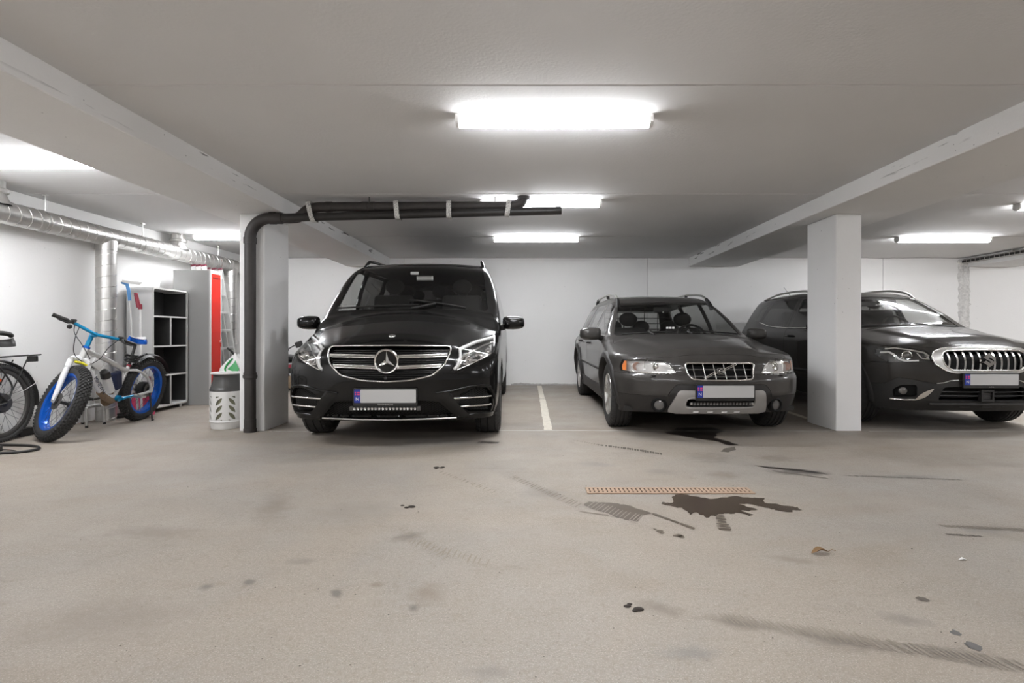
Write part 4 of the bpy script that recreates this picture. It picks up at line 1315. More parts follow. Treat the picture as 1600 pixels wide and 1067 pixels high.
    MB().box((-0.715, 1.36, 1.275), (0.15, 0.01, 0.05)).build('windscreen_sticker', M['white'], root, None)
    underbody(root, c)
    car_wheels(root, c, 0.245, 0.235, 0.835, 5, 'darkalloy', 0.345, 0.0, 90, 3)
    return root
build_van()
def flare(S, root, ay, az, r0, r1, m, s, z0=0.22, d=0.014):
    """Wheel-arch lip: a band over the arch standing proud of the side."""
    n = 26; G = []
    for i in range(n + 1):
        a = -0.12 + (PI + 0.24) * i / n
        row = []
        for r, dd in ((r0 - 0.004, -0.03), (r0, d * 0.9), ((r0 + r1) / 2, d), (r1 - 0.008, d * 0.9), (r1, -0.004)):
            y, z = ay - r * math.cos(a), max(az + r * math.sin(a), z0)
            x = float(S.side_x(ay - max(r, r0 + 0.03) * math.cos(a), max(az + max(r, r0 + 0.03) * math.sin(a), z0)))
            row.append((s * (x + dd), y, z))
        G.append(row)
    return MB().grid(np.array(G)).build('arch_trim', m, root, 50)

def handle(S, root, y, z, s, m):
    x = float(S.side_x(y, z))
    return MB().tube([(s * (x - 0.01), y - 0.10, z), (s * (x + 0.028), y - 0.07, z), (s * (x + 0.03), y + 0.07, z), (s * (x - 0.01), y + 0.10, z)], 0.013, 8).build('door_handle', m, root, 60)

M['frosted'] = mat('frosted_reflector', (0.58, 0.57, 0.56), 0.3, 0.35, noise=0.15, nscale=60)
# =================================================================== dark grey estate car
def build_wagon():
    c = WAGON
    root = car_root('estate_car', 'dark grey estate car with silver skid plate and slanted grille badge', WAGON_POSE, 0.92)
    S = Shell(c, 0.0175)
    bump = lambda C: C[:, 1] < 0.56
    ws = pchain([(0, 0.992), (0.4, 0.988), (0.725, 0.966), (0.742, 0.985), (0.615, 1.30), (0.580, 1.358), (0.54, 1.372), (0, 1.383)])
    head = [(0.400, 0.628), (0.567, 0.622), (0.74, 0.624), (0.862, 0.630), (0.868, 0.68), (0.845, 0.742), (0.70, 0.754), (0.515, 0.749), (0.445, 0.706), (0.42, 0.66)]
    grille = roundpoly(pchain([(0, 0.571), (0.17, 0.572), (0.272, 0.581), (0.294, 0.606), (0.318, 0.685), (0.322, 0.707), (0.30, 0.724), (0, 0.725)]), 0.012)
    opening = roundpoly([(-0.325, 0.310), (0.325, 0.310), (0.325, 0.412), (-0.325, 0.412)], 0.045, 5)
    skid = roundpoly([(-0.47, 0.262), (-0.25, 0.246), (0.25, 0.246), (0.47, 0.262), (0.452, 0.33), (0.405, 0.462), (0.378, 0.482), (-0.378, 0.482), (-0.405, 0.462), (-0.452, 0.33)], 0.03)
    frame = roundpoly([(-0.56, 0.24), (0.56, 0.24), (0.52, 0.32), (0.472, 0.46), (0.415, 0.532), (-0.415, 0.532), (-0.472, 0.46), (-0.52, 0.32)], 0.03)
    def seam(n, side_poly, front_poly):
        for s in (-1, 1): S.cut(n, 'side', side_poly, s, cond=lambda C: C[:, 1] < 0.60)
        S.cut(n, 'front', front_poly, cond=lambda C: C[:, 1] < 0.5)
    seam('bumper', [(-0.3, 0.1), (0.50, 0.1), (0.515, 0.42), (0.60, 0.615), (-0.3, 0.615)], [(-1.2, 0.1), (1.2, 0.1), (1.2, 0.618), (-1.2, 0.618)])
    S.cut('hood', 'top', pchain([(0, 0.150), (0.38, 0.165), (0.45, 0.185), (0.60, 0.235), (0.725, 0.32), (0.79, 0.62), (0.815, 1.05), (0.795, 1.25), (0.6, 1.26), (0.4, 1.225), (0, 1.19)]), cond=lambda C: C[:, 2] > 0.74)
    for s in (-1, 1):
        S.cut('headlight' + str(s), 'front', head if s > 0 else mirror2(head), s, cond=lambda C: C[:, 1] < 0.8, thr=0.03)
    S.cut('grille', 'front', grille, cond=lambda C: C[:, 1] < 0.4)
    S.cut('frame', 'front', frame, cond=bump)
    S.cut('skid', 'front', skid, cond=bump)
    S.cut('opening', 'front', opening, cond=bump)
    S.cut('lower', 'front', [(-1.2, 0.1), (1.2, 0.1), (1.2, 0.418), (-1.2, 0.418)], cond=bump, over=['bumper'])
    for s in (-1, 1):
        S.cut('lower', 'side', [(-0.3, 0.1), (0.60, 0.1), (0.60, 0.418), (-0.3, 0.418)], s, cond=bump, over=['bumper'])
    S.cut('windshield', 'front', ws, cond=lambda C: (C[:, 1] > 1.1) & (C[:, 1] < 2.5))
    w1 = roundpoly([(1.60, 0.985), (2.56, 0.97), (2.54, 1.375), (2.30, 1.375), (2.05, 1.33)], 0.03)
    w2 = roundpoly([(2.67, 0.97), (3.42, 0.97), (3.52, 1.10), (3.45, 1.37), (2.65, 1.378)], 0.04)
    w3 = roundpoly([(3.60, 0.985), (4.30, 1.00), (4.18, 1.32), (3.56, 1.365)], 0.05)
    d1 = [(1.38, 0.40), (2.55, 0.36), (2.62, 0.60), (2.615, 0.98), (2.60, 1.405), (2.25, 1.405), (1.95, 1.34), (1.45, 0.99), (1.36, 0.80)]
    d2 = [(2.63, 0.37), (3.20, 0.37), (3.28, 0.60), (3.55, 0.85), (3.57, 1.10), (3.50, 1.405), (2.615, 1.408), (2.63, 0.98)]
    for s in (-1, 1):
        S.cut('door_a', 'side', d1, s, over=['body']); S.cut('door_b', 'side', d2, s, over=['body'])
        for q in (w1, w2, w3): S.cut('window', 'side', q, s, over=['body', 'door_a', 'door_b'])
        S.cut('sill', 'side', [(1.3, 0.1), (3.32, 0.1), (3.30, 0.375), (1.31, 0.375)], s, over=['body', 'door_a', 'door_b'])
    S.cut('rear_window', 'rear', roundpoly([(-0.62, 1.0), (0.62, 1.0), (0.52, 1.34), (-0.52, 1.34)], 0.06), cond=lambda C: C[:, 1] > 3.9)
    P = M['wagonpaint']; K = M['clad']
    S.emit(['body'], 'body_shell', P, root, skirt=0.03)
    S.emit(['bumper'], 'front_bumper', P, root, skirt=0.04)
    S.emit(['lower', 'frame'], 'lower_bumper', K, root, skirt=0.04)
    sk = S.emit(['skid'], 'skid_plate', M['skid'], root, skirt=0.03, off=0.012)
    S.emit(['hood'], 'bonnet', P, root)
    for s in (-1, 1): S.emit(['sill'], 'sill_trim', M['clad'], root, s, off=0.008)
    for s in (-1, 1):
        for d in ('door_a', 'door_b'): S.emit([d], 'door', P, root, s)
        S.emit(['window'], 'side_window', M['glass'], root, s, gap=0, skirt=0)
        for (ay, az, ar, _) in c['arches']: flare(S, root, ay, az, ar, ar + 0.065, K, s)
        handle(S, root, 2.42, 0.86, s, K); handle(S, root, 3.36, 0.865, s, K)
        MB().tube(S.on_side([(1.42, 0.585), (2.6, 0.58), (3.26, 0.58)], s, 0.003, 8), 0.014, 6).build('side_moulding', K, root, 60)
        MB().tube(S.on_side([(1.55, 0.965), (2.6, 0.955), (3.5, 0.955), (4.35, 0.985)], s, 0.002, 8), 0.008, 6).build('belt_trim', M['satin'], root, 60)
    MB().sphere(S.on_side([(1.22, 0.70), (1.221, 0.70)], -1, 0.003, 1)[0], 0.018, 10, 6, (0.5, 1.4, 0.8)).build('side_marker', M['reflector'], root, 60)
    S.emit(['windshield'], 'windscreen', M['glass'], root, gap=0, skirt=0, off=-0.003)
    S.emit(['rear_window'], 'rear_window', M['glass'], root, gap=0, skirt=0)
    for s in (-1, 1):
        h = new_empty('headlight', (0, 0, 0), (0, 0, 0), root)
        r = 'headlight' + str(s)
        X = lambda q: [(s * a, b) for a, b in q]
        S.emit([r], 'lamp_lens', M['clear'], h, gap=0.001, skirt=0.012)
        S.emit([r], 'lamp_housing', M['frosted'], h, gap=-0.010, skirt=0, off=-0.035)
        # amber corner
        a0, a1 = X([(0.826, 0.640), (0.854, 0.642), (0.856, 0.682), (0.838, 0.732), (0.818, 0.738)]), None
        b = MB(); q = S.on_front(a0, -0.012, 3, closed=True); b.add(list(q) + [q.mean(0)], [(i, (i + 1) % len(q), len(q)) for i in range(len(q))])
        b.build('amber_lens', M['amber'], h, None)
        MB().tube(S.on_front(X([(0.405, 0.636), (0.56, 0.631), (0.74, 0.632), (0.855, 0.637)]), -0.012, 5), 0.008, 6).tube(S.on_front(X([(0.41, 0.64), (0.43, 0.675), (0.455, 0.705)]), -0.012, 5), 0.006, 6).build('chrome_strip', M['chrome'], h, 60)
        MB().tube(S.on_front(X([(0.675, 0.634), (0.68, 0.69), (0.675, 0.742)]), -0.018, 4), 0.004, 6).build('divider', M['satin'], h, 60)
        p = S.on_front(X([(0.745, 0.686), (0.745, 0.687)]), -0.028, 1)[0]
        MB().lathe([(0.040, -0.012), (0.042, -0.004), (0.034, 0.004), (0.0, 0.016)], p, (0, 1, 0), 20).build('indicator_bulb', M['amber2'], h, 40)
        p = S.on_front(X([(0.56, 0.686), (0.56, 0.687)]), -0.03, 1)[0]
        MB().lathe([(0.052, -0.012), (0.045, 0.004), (0.03, 0.012), (0.0, 0.0)], p, (0, 1, 0), 22).build('main_reflector', M['chrome'], h, 40)
        # fog lamp
        f = new_empty('fog_lamp', (0, 0, 0), (0, 0, 0), root)
        p = S.on_front(X([(0.545, 0.345), (0.545, 0.346)]), 0.03, 1)[0]
        nrm = (-s * 0.25, -1, 0)
        MB().lathe([(0.046, -0.04), (0.048, 0.004), (0.056, 0.008), (0.068, 0.0), (0.074, -0.04)], p, (s * 0.28, -1, 0), 28).build('lamp_bezel', M['mesh'], f, 40)
        MB().lathe([(0.0, -0.004), (0.025, -0.005), (0.046, -0.010), (0.047, -0.02)], p, (s * 0.28, -1, 0), 24).build('fog_lens', M['fog'], f, 40)
        # washer nozzle
        MB().sphere(S.on_front(X([(0.60, 0.606), (0.60, 0.607)]), 0.004, 1)[0], 0.016, 10, 6, (1.6, 1, 0.6)).build('washer_nozzle', M['black'], root, 60)
    # grille
    g = new_empty('radiator_grille', (0, 0, 0), (0, 0, 0), root)
    S.emit(['grille'], 'grille_back', M['mesh'], g, gap=0, skirt=0, off=-0.07)
    MB().tube(S.on_front(grille, 0.004, 2, closed=True), 0.0095, 8, closed=True).build('grille_surround', M['chrome'], g, 60)
    for z in (0.618, 0.668):
        sp = span_in(grille, z)
        V = [[p + np.array([0, 0.0, 0.008]), p + np.array([0, -0.008, -0.002]), p + np.array([0, 0.03, -0.012])] for p in S.on_front([(sp[0] + 0.005, z), (0, z), (sp[1] - 0.005, z)], -0.022, 8)]
        MB().grid(np.array(V)).build('grille_slat', M['darkalloy'], g, 60)
    for x in (-0.25, -0.155, -0.06, 0.035, 0.13, 0.225):
        q = S.on_front([(x - 0.004, 0.714), (x + 0.004, 0.582)], -0.004, 1)
        MB().tube([q[0], q[1]], 0.0045, 6).build('grille_bar', M['satin'], g, 60)
    dg = S.on_front([(-0.172, 0.584), (-0.03, 0.644)], 0.006, 6); dg2 = S.on_front([(0.03, 0.664), (0.150, 0.718)], 0.006, 6)
    for q in (dg, dg2):
        b = MB()
        n_ = np.array([-0.35, 0, 0.93]) * 0.0075
        b.tube(q + n_, 0.0038, 6).tube(q - n_, 0.0038, 6)
        b.build('slanted_bar', M['chrome'], g, 60)
    e = new_empty('badge', (0.0, float(S.front_y(0, 0.652)) - 0.014, 0.653), (0, 0, 0), g)
    MB().prism(roundpoly([(-0.028, -0.027), (0.028, -0.027), (0.028, 0.027), (-0.028, 0.027)], 0.006), lambda a, b, t: (a, t, b), 0.004, 0.02).build('badge_plate', M['lampblack'], e, 35)
    b = MB()
    fr = [(-0.030, -0.029), (0.030, -0.029), (0.030, 0.029), (-0.030, 0.029)]
    b.tube([(x, 0, z) for x, z in fr], 0.0035, 6, closed=True)
    b.build('badge_frame', M['chrome'], e, None)
    MB().tube([(0.020 * math.cos(a), -0.002, 0.020 * math.sin(a)) for a in np.linspace(0, 2 * PI, 24, endpoint=False)], 0.0036, 6, closed=True).build('badge_ring', M['chrome'], e, 60)
    MB().box((0, -0.002, 0), (0.034, 0.005, 0.006)).build('badge_band', M['chrome'], e, None)
    # skid plate opening and light bar
    op = new_empty('lower_intake', (0, 0, 0), (0, 0, 0), root)
    S.emit(['opening'], 'intake_back', M['mesh'], op, gap=0, skirt=0, off=-0.08)
    MB().tube(S.on_front(opening, 0.004, 2, closed=True), 0.012, 8, closed=True).build('opening_lip', M['skid'], op, 60)
    lb = new_empty('light_bar', (0.012, float(S.front_y(0, 0.355)) + 0.004, 0.352), (0, 0, 0), root)
    MB().box((0, 0.018, 0), (0.55, 0.035, 0.040)).build('bar_housing', M['black'], lb, None, bevel=0.004)
    for k in range(18):
        MB().lathe([(0.0125, 0), (0.010, 0.006), (0.0, 0.010)], (-0.258 + 0.0303 * k, -0.0115, 0.0), (0, 1, 0), 10).build('led_cup', M['darkalloy'], lb, 40)
    for s in (-1, 1): MB().cyl((s * 0.275, 0.01, 0), (s * 0.296, 0.01, 0), 0.015, n=12).build('bar_bolt', M['steel'], lb, 40)
    for x in (-0.215, -0.085, 0.045, 0.165):
        p = S.on_front([(x, 0.278), (x, 0.279)], 0.016, 1)[0]
        MB().prism([(-0.028, -0.006), (0.022, -0.006), (0.030, 0.006), (-0.020, 0.006)], lambda a, b, t: (p[0] + a, p[1] + t, p[2] + b), -0.003, 0.004).build('skid_slot', M['white'], root, None)
    number_plate(root, (0.012, float(S.front_y(0, 0.48)) - 0.028, 0.474), h=0.11)
    mirror_part(root, -1, (-1.005, 1.62, 0.985), 0.255, 0.155, P, 0.11)
    mirror_part(root, 1, (1.0, 1.62, 0.985), 0.225, 0.145, P, 0.11)
    for s in (-1, 1):
        z = lambda y: float(S.top_z(0.52, y))
        pts = [(s * 0.60, 2.02, z(2.05) - 0.055), (s * 0.585, 2.12, z(2.12) + 0.015), (s * 0.575, 2.35, z(2.35) + 0.04), (s * 0.57, 3.0, z(3.0) + 0.045), (s * 0.57, 3.8, z(3.8) + 0.04), (s * 0.565, 4.1, z(4.1) + 0.0)]
        r = new_empty('roof_rail', (0, 0, 0), (0, 0, 0), root)
        q = spline(pts, 6)
        MB().tube(q[4:], 0.014, 8).build('rail_bar', M['satin'], r, 60)
        MB().tube(q[:9], [0.030 - 0.001 * i for i in range(9)], 10).build('rail_foot', M['trim'], r, 60)
        MB().tube([(s * 0.565, 3.0, z(3.0) - 0.01), (s * 0.57, 3.0, z(3.0) + 0.045)], 0.022, 8).build('rail_foot', M['trim'], r, 60)
        MB().tube(q[-6:], 0.024, 8).build('rail_foot', M['trim'], r, 60)
    def on_ws(x, y, d=0.012): return (x, y, float(S.top_z(x, y)) + d)
    wiper(root, [on_ws(-0.66, 1.40), on_ws(-0.35, 1.345), on_ws(-0.05, 1.335, 0.015)])
    wiper(root, [on_ws(0.05, 1.37, 0.018), on_ws(0.35, 1.38), on_ws(0.70, 1.43)])
    for x in (-0.32, 0.12): MB().tube([on_ws(x, 1.27, 0.0), on_ws(x - 0.04, 1.32, 0.02), on_ws(x - 0.02, 1.36, 0.018)], 0.014, 8).build('wiper_arm', M['black'], root, 60)
    MB().box2((-0.72, 1.4, 0.5), (0.72, 1.82, 0.95)).build('dashboard', M['cabin'], root, 40, bevel=0.06, seg=3)
    steering_wheel(root, (0.36, 2.05, 0.93), 0.5)
    for x in (-0.37, 0.37): seat(root, (x, 2.1, 0.37), 0.48)
    for x in (-0.42, 0.0, 0.42): seat(root, (x, 2.95, 0.27), 0.40)
    gd = MB()
    for z in np.arange(0.95, 1.40, 0.085): gd.cyl((-0.52, 3.62, z), (0.52, 3.62, z), 0.006, n=6)
    for x in np.arange(-0.52, 0.53, 0.208): gd.cyl((x, 3.62, 0.80), (x, 3.62, 1.39), 0.006, n=6)
    gd.build('luggage_guard', M['black'], root, None)
    MB().box2((-0.82, 1.4, 0.32), (0.82, 4.5, 0.36)).build('cabin_floor', M['cabin'], root, None)
    MB().box((0.0, 2.16, 1.29), (0.22, 0.04, 0.065)).build('inner_mirror', M['black'], root, None, bevel=0.012)
    MB().cyl((0.0, 2.1, 1.26), (0.0, 2.115, 1.255), 0.014, n=3).build('hanging_pennant', M['white'], root, None)
    for k in range(3): MB().box((-0.13 + 0.035 * k, 1.42, 1.055), (0.026, 0.004, 0.022)).build('windscreen_sticker', M['white'], root, None)
    underbody(root, c)
    car_wheels(root, c, 0.225, 0.215, 0.805, 5, 'alloy', 0.345, 0.0, 80, 4)
    return root
build_wagon()

# =================================================================== dark brown-grey crossover
def build_cross():
    c = CROSS
    root = car_root('crossover_car', 'dark crossover with chrome upright-bar grille, partly behind the right pillar', CROSS_POSE, 0.86)
    S = Shell(c, 0.0175)
    bump = lambda C: C[:, 1] < 0.54
    ws = pchain([(0, 1.088), (0.4, 1.085), (0.66, 1.068), (0.675, 1.09), (0.575, 1.38), (0.545, 1.435), (0.51, 1.452), (0, 1.466)])
    head = [(0.868, 0.790), (0.862, 0.835), (0.828, 0.858), (0.745, 0.878), (0.64, 0.858), (0.525, 0.828), (0.497, 0.781), (0.50, 0.735), (0.58, 0.721), (0.715, 0.711), (0.805, 0.707), (0.850, 0.745)][::-1]
    gro = roundpoly(pchain([(0, 0.612), (0.30, 0.613), (0.385, 0.634), (0.482, 0.707), (0.495, 0.771), (0.477, 0.815), (0.385, 0.851), (0.2, 0.862), (0, 0.867)]), 0.03)
    gri = roundpoly(pchain([(0, 0.640), (0.33, 0.641), (0.395, 0.688), (0.412, 0.76), (0.402, 0.806), (0.35, 0.829), (0, 0.834)]), 0.025)
    clad = [(-1.2, 0.1), (1.2, 0.1), (1.2, 0.484), (0.838, 0.480), (0.755, 0.556), (0.47, 0.504), (0.41, 0.506), (0.345, 0.533), (0.24, 0.540), (-0.24, 0.540), (-0.345, 0.533), (-0.41, 0.506), (-0.47, 0.504), (-0.755, 0.556), (-0.838, 0.480), (-1.2, 0.484)]
    low = roundpoly(pchain([(0, 0.330), (0.44, 0.335), (0.40, 0.462), (0.36, 0.475), (0, 0.475)]), 0.015)
    fogp = roundpoly([(0.61, 0.366), (0.775, 0.352), (0.785, 0.43), (0.735, 0.48), (0.62, 0.486)], 0.02)
    for s in (-1, 1): S.cut('bumper', 'side', [(-0.3, 0.1), (0.455, 0.1), (0.46, 0.42), (0.54, 0.69), (-0.3, 0.69)], s, cond=bump)
    S.cut('bumper', 'front', [(-1.2, 0.1), (1.2, 0.1), (1.2, 0.70), (0.80, 0.705), (0.50, 0.73), (0.49, 0.79), (0.47, 0.82), (0.385, 0.856), (0, 0.872), (-0.385, 0.856), (-0.47, 0.82), (-0.49, 0.79), (-0.50, 0.73), (-0.80, 0.705), (-1.2, 0.70)], cond=lambda C: C[:, 1] < 0.45)
    S.cut('hood', 'top', pchain([(0, 0.082), (0.38, 0.105), (0.50, 0.14), (0.72, 0.275), (0.79, 0.45), (0.815, 0.90), (0.78, 1.10), (0.6, 1.13), (0, 1.045)]), cond=lambda C: C[:, 2] > 0.80)
    for s in (-1, 1):
        S.cut('headlight' + str(s), 'front', head if s > 0 else mirror2(head), s, cond=lambda C: C[:, 1] < 0.8, thr=0.03)
    S.cut('clad', 'front', clad, cond=bump, over=['body', 'bumper'])
    for s in (-1, 1):
        S.cut('clad', 'side', [(-0.3, 0.1), (0.56, 0.1), (0.56, 0.482), (-0.3, 0.482)], s, cond=bump, over=['body', 'bumper'])
        S.cut('fog' + str(s), 'front', fogp if s > 0 else mirror2(fogp), s, cond=bump)
    S.cut('low', 'front', low, cond=bump)
    S.cut('surround', 'front', gro, cond=lambda C: C[:, 1] < 0.4)
    S.cut('grille', 'front', gri, cond=lambda C: C[:, 1] < 0.4)
    S.cut('windshield', 'front', ws, cond=lambda C: (C[:, 1] > 0.9) & (C[:, 1] < 2.3))
    w1 = roundpoly([(1.50, 1.08), (2.36, 1.075), (2.38, 1.46), (2.15, 1.462), (1.92, 1.40)], 0.03)
    w2 = roundpoly([(2.50, 1.075), (3.15, 1.10), (3.40, 1.15), (3.30, 1.44), (2.52, 1.468)], 0.04)
    w3 = roundpoly([(3.50, 1.165), (3.72, 1.18), (3.72, 1.33), (3.62, 1.40), (3.42, 1.42)], 0.03)
    d1 = [(1.28, 0.42), (2.36, 0.38), (2.43, 0.6), (2.43, 1.07), (2.44, 1.49), (2.1, 1.49), (1.85, 1.41), (1.36, 1.08), (1.26, 0.85)]
    d2 = [(2.44, 0.39), (2.95, 0.39), (3.05, 0.6), (3.36, 0.85), (3.45, 1.15), (3.36, 1.47), (2.45, 1.495), (2.44, 1.07)]
    for s in (-1, 1):
        S.cut('door_a', 'side', d1, s, over=['body']); S.cut('door_b', 'side', d2, s, over=['body'])
        for q in (w1,): S.cut('window', 'side', q, s, over=['body', 'door_a', 'door_b'])
        for q in (w2, w3): S.cut('window_dark', 'side', q, s, over=['body', 'door_a', 'door_b'])
        S.cut('sill', 'side', [(1.24, 0.1), (3.09, 0.1), (3.08, 0.40), (1.24, 0.40)], s, over=['body', 'door_a', 'door_b'])
    S.cut('rear_window', 'rear', roundpoly([(-0.60, 1.10), (0.60, 1.10), (0.52, 1.40), (-0.52, 1.40)], 0.05), cond=lambda C: C[:, 1] > 3.7)
    P = M['crosspaint']; K = M['trim']
    S.emit(['body'], 'body_shell', P, root, skirt=0.03)
    S.emit(['bumper'], 'front_bumper', P, root, skirt=0.04)
    S.emit(['clad'], 'lower_bumper', K, root, skirt=0.04)
    S.emit(['hood'], 'bonnet', P, root)
    for s in (-1, 1): S.emit(['sill'], 'sill_trim', K, root, s, off=0.008)
    for s in (-1, 1):
        for d in ('door_a', 'door_b'): S.emit([d], 'door', P, root, s)
        S.emit(['window'], 'side_window', M['glass'], root, s, gap=0, skirt=0)
        S.emit(['window_dark'], 'side_window', M['privacy2'], root, s, gap=0, skirt=0)
        for (ay, az, ar, _) in c['arches']: flare(S, root, ay, az, ar, ar + 0.06, K, s)
        handle(S, root, 2.26, 0.95, s, M['gloss']); handle(S, root, 3.22, 0.985, s, M['gloss'])
        MB().tube(S.on_side([(1.42, 1.063), (2.4, 1.055), (3.05, 1.08), (3.45, 1.14)], s, 0.003, 8), 0.0085, 6).build('belt_trim', M['chrome'], root, 60)
        MB().tube(S.on_side([(1.30, 0.52), (2.2, 0.50), (3.02, 0.54)], s, 0.004, 8), 0.02, 6).build('side_moulding', K, root, 60)
    S.emit(['windshield'], 'windscreen', M['glass'], root, gap=0, skirt=0, off=-0.003)
    S.emit(['rear_window'], 'rear_window', M['privacy2'], root, gap=0, skirt=0)
    for s in (-1, 1):
        h = new_empty('headlight', (0, 0, 0), (0, 0, 0), root)
        r = 'headlight' + str(s)
        X = lambda q: [(s * a, b) for a, b in q]
        S.emit([r], 'lamp_lens', M['clear'], h, gap=0.001, skirt=0.012)
        S.emit([r], 'lamp_housing', M['lampblack'], h, gap=-0.008, skirt=0, off=-0.045)
        b = MB()
        b.tube(S.on_front(X([(0.845, 0.805), (0.80, 0.815), (0.775, 0.79), (0.745, 0.742), (0.70, 0.724), (0.60, 0.73)]), -0.016, 5), [0.013] * 21 + [0.007] * 5 if False else 0.010, 8)
        b.build('light_guide', M['led'], h, 60)
        b = MB(); b.tube(S.on_front(X([(0.60, 0.815), (0.575, 0.755), (0.51, 0.748)]), -0.016, 5), 0.006, 8)
        b.tube(S.on_front(X([(0.81, 0.85), (0.74, 0.864), (0.64, 0.845), (0.54, 0.818), (0.51, 0.78)]), -0.016, 5), 0.009, 8)
        b.build('chrome_strip', M['satin'], h, 60)
        p = S.on_front(X([(0.685, 0.788), (0.685, 0.789)]), -0.030, 1)[0]
        MB().lathe([(0.046, -0.02), (0.047, 0.006), (0.040, 0.010), (0.037, 0.0), (0.037, -0.02)], p, (s * 0.3, -1, 0), 28).build('projector_ring', M['chrome'], h, 40)
        MB().lathe([(0.0, 0.012), (0.02, 0.009), (0.036, -0.006)], p, (s * 0.3, -1, 0), 24).build('projector_lens', M['fog'], h, 40)
        q = S.on_front(X([(0.565, 0.795), (0.535, 0.80), (0.505, 0.775), (0.51, 0.745), (0.55, 0.75)]), -0.03, 3, closed=True)
        MB().add(list(q) + [q.mean(0) + np.array([0, 0.03, 0])], [(i, (i + 1) % len(q), len(q)) for i in range(len(q))]).build('reflector', M['reflector'], h, 40)
        f = new_empty('fog_lamp', (0, 0, 0), (0, 0, 0), root)
        S.emit(['fog' + str(s)], 'fog_recess', M['mesh'], f, gap=0, skirt=0, off=-0.05)
        p = S.on_front(X([(0.715, 0.420), (0.715, 0.421)]), -0.012, 1)[0]
        MB().lathe([(0.0, 0.006), (0.02, 0.005), (0.036, -0.004), (0.040, -0.02)], p, (s * 0.3, -1, 0), 24).build('fog_lens', M['fog'], f, 40)
        b = MB()
        b.tube(S.on_front(X([(0.79, 0.334), (0.70, 0.333), (0.618, 0.338)]), 0.004, 6), 0.008, 6)
        b.build('chrome_strip', M['chrome'], f, 60)
        G = []
        for k in range(9):
            t = k / 8
            x, z = 0.618 + (0.487 - 0.618) * t, 0.338 + (0.450 - 0.338) * t
            w = 0.006 + 0.018 * math.sin(PI * min(1, t * 1.05))
            q = S.on_front(X([(x + w * 0.65, z + w * 0.75), (x, z), (x - w * 0.65, z - w * 0.75)]), 0.006, 1)
            G.append(q)
        MB().grid(np.array(G)).build('chrome_wing', M['chrome'], f, 60)
    # grille
    g = new_empty('radiator_grille', (0, 0, 0), (0, 0, 0), root)
    S.emit(['surround'], 'grille_surround', M['satin'], g, off=0.014, skirt=0.03)
    S.emit(['grille'], 'grille_back', M['mesh'], g, gap=0, skirt=0, off=-0.06)
    MB().tube(S.on_front(gri, 0.012, 2, closed=True), 0.008, 8, closed=True).tube(S.on_front(gro, 0.008, 2, closed=True), 0.007, 8, closed=True).build('surround_edge', M['chrome'], g, 60)
    for k in range(11):
        x = -0.355 + 0.071 * k
        zs = [z for z in np.linspace(0.63, 0.84, 60) if span_in(gri, z) and abs(x) < span_in(gri, z)[1] - 0.004]
        z0, z1 = min(zs), max(zs)
        xx = lambda z: x + 0.012 * math.sin((z - z0) / (z1 - z0) * PI)
        zz = np.linspace(z0, z1, 9)
        q = S.on_front([(xx(z), z) for z in zz], -0.006, 1)
        V = [[p + np.array([0.004, 0.03, 0]), p + np.array([-0.009, 0, 0]), p + np.array([0.009, -0.001, 0]), p + np.array([0.004, 0.03, 0])] for p in q]
        MB().grid(np.array(V)).build('grille_bar', M['chrome'], g, None)
    # S-shaped badge
    yb = float(S.front_y(0, 0.742)) - 0.016
    hs = [(0.0, 0.066), (0.062, 0.022), (0.037, 0.003), (0.0, 0.029), (-0.016, 0.018), (0.062, -0.025)]
    sp = hs + [(-a, -b) for a, b in hs]
    MB().prism(sp, lambda a, b, t: (a, yb + t, 0.742 + b), -0.014, 0.006).build('badge', M['chrome'], g, None)
    number_plate(root, (0.016, float(S.front_y(0, 0.55)) - 0.022, 0.552), h=0.108, caption='rodd.no', capsize=0.015)
    # lower intake
    it = new_empty('lower_intake', (0, 0, 0), (0, 0, 0), root)
    S.emit(['low'], 'intake_back', M['mesh'], it, gap=0, skirt=0, off=-0.08)
    for z in (0.385, 0.425):
        sp_ = span_in(low, z)
        V = [[p + np.array([0, 0.0, 0.006]), p + np.array([0, -0.006, -0.002]), p + np.array([0, 0.02, -0.008])] for p in S.on_front([(sp_[0] + 0.003, z), (0, z), (sp_[1] - 0.003, z)], -0.006, 8)]
        MB().grid(np.array(V)).build('intake_slat', M['clad'], it, None)
    for s in (-1, 1):
        MB().tube(S.on_front([(s * 0.27, 0.542), (s * 0.345, 0.536), (s * 0.40, 0.515), (s * 0.46, 0.507)], 0.003, 6), 0.005, 6).build('edge_trim', M['satin'], it, 60)
    y0 = float(S.front_y(0.0, 0.39))
    b = MB()
    for lo, hi in (((-0.062, -0.012, 0.335), (0.062, 0.03, 0.352)), ((-0.062, -0.012, 0.43), (0.062, 0.03, 0.447)), ((-0.062, -0.012, 0.352), (-0.046, 0.03, 0.43)), ((0.046, -0.012, 0.352), (0.062, 0.03, 0.43))):
        b.box2((lo[0], y0 + lo[1], lo[2]), (hi[0], y0 + hi[1], hi[2]))
    b.build('sensor_frame', K, it, None)
    MB().box2((-0.045, y0 + 0.005, 0.353), (0.045, y0 + 0.03, 0.429)).build('sensor_cover', M['clad'], it, None, bevel=0.004)
    MB().tube(S.on_front([(-0.50, 0.300), (-0.2, 0.306), (0.2, 0.306), (0.50, 0.300)], 0.006, 8), 0.012, 6).build('lip_moulding', M['clad'], root, 60)
    for x in (-0.175, 0.035, 0.245):
        p = S.on_front([(x, 0.276), (x, 0.277)], 0.004, 1)[0]
        MB().box(p, (0.10, 0.008, 0.010)).build('lip_slot', M['clad'], root, None)
    mirror_part(root, -1, (-0.955, 1.46, 1.075), 0.21, 0.14, M['gloss'], 0.11)
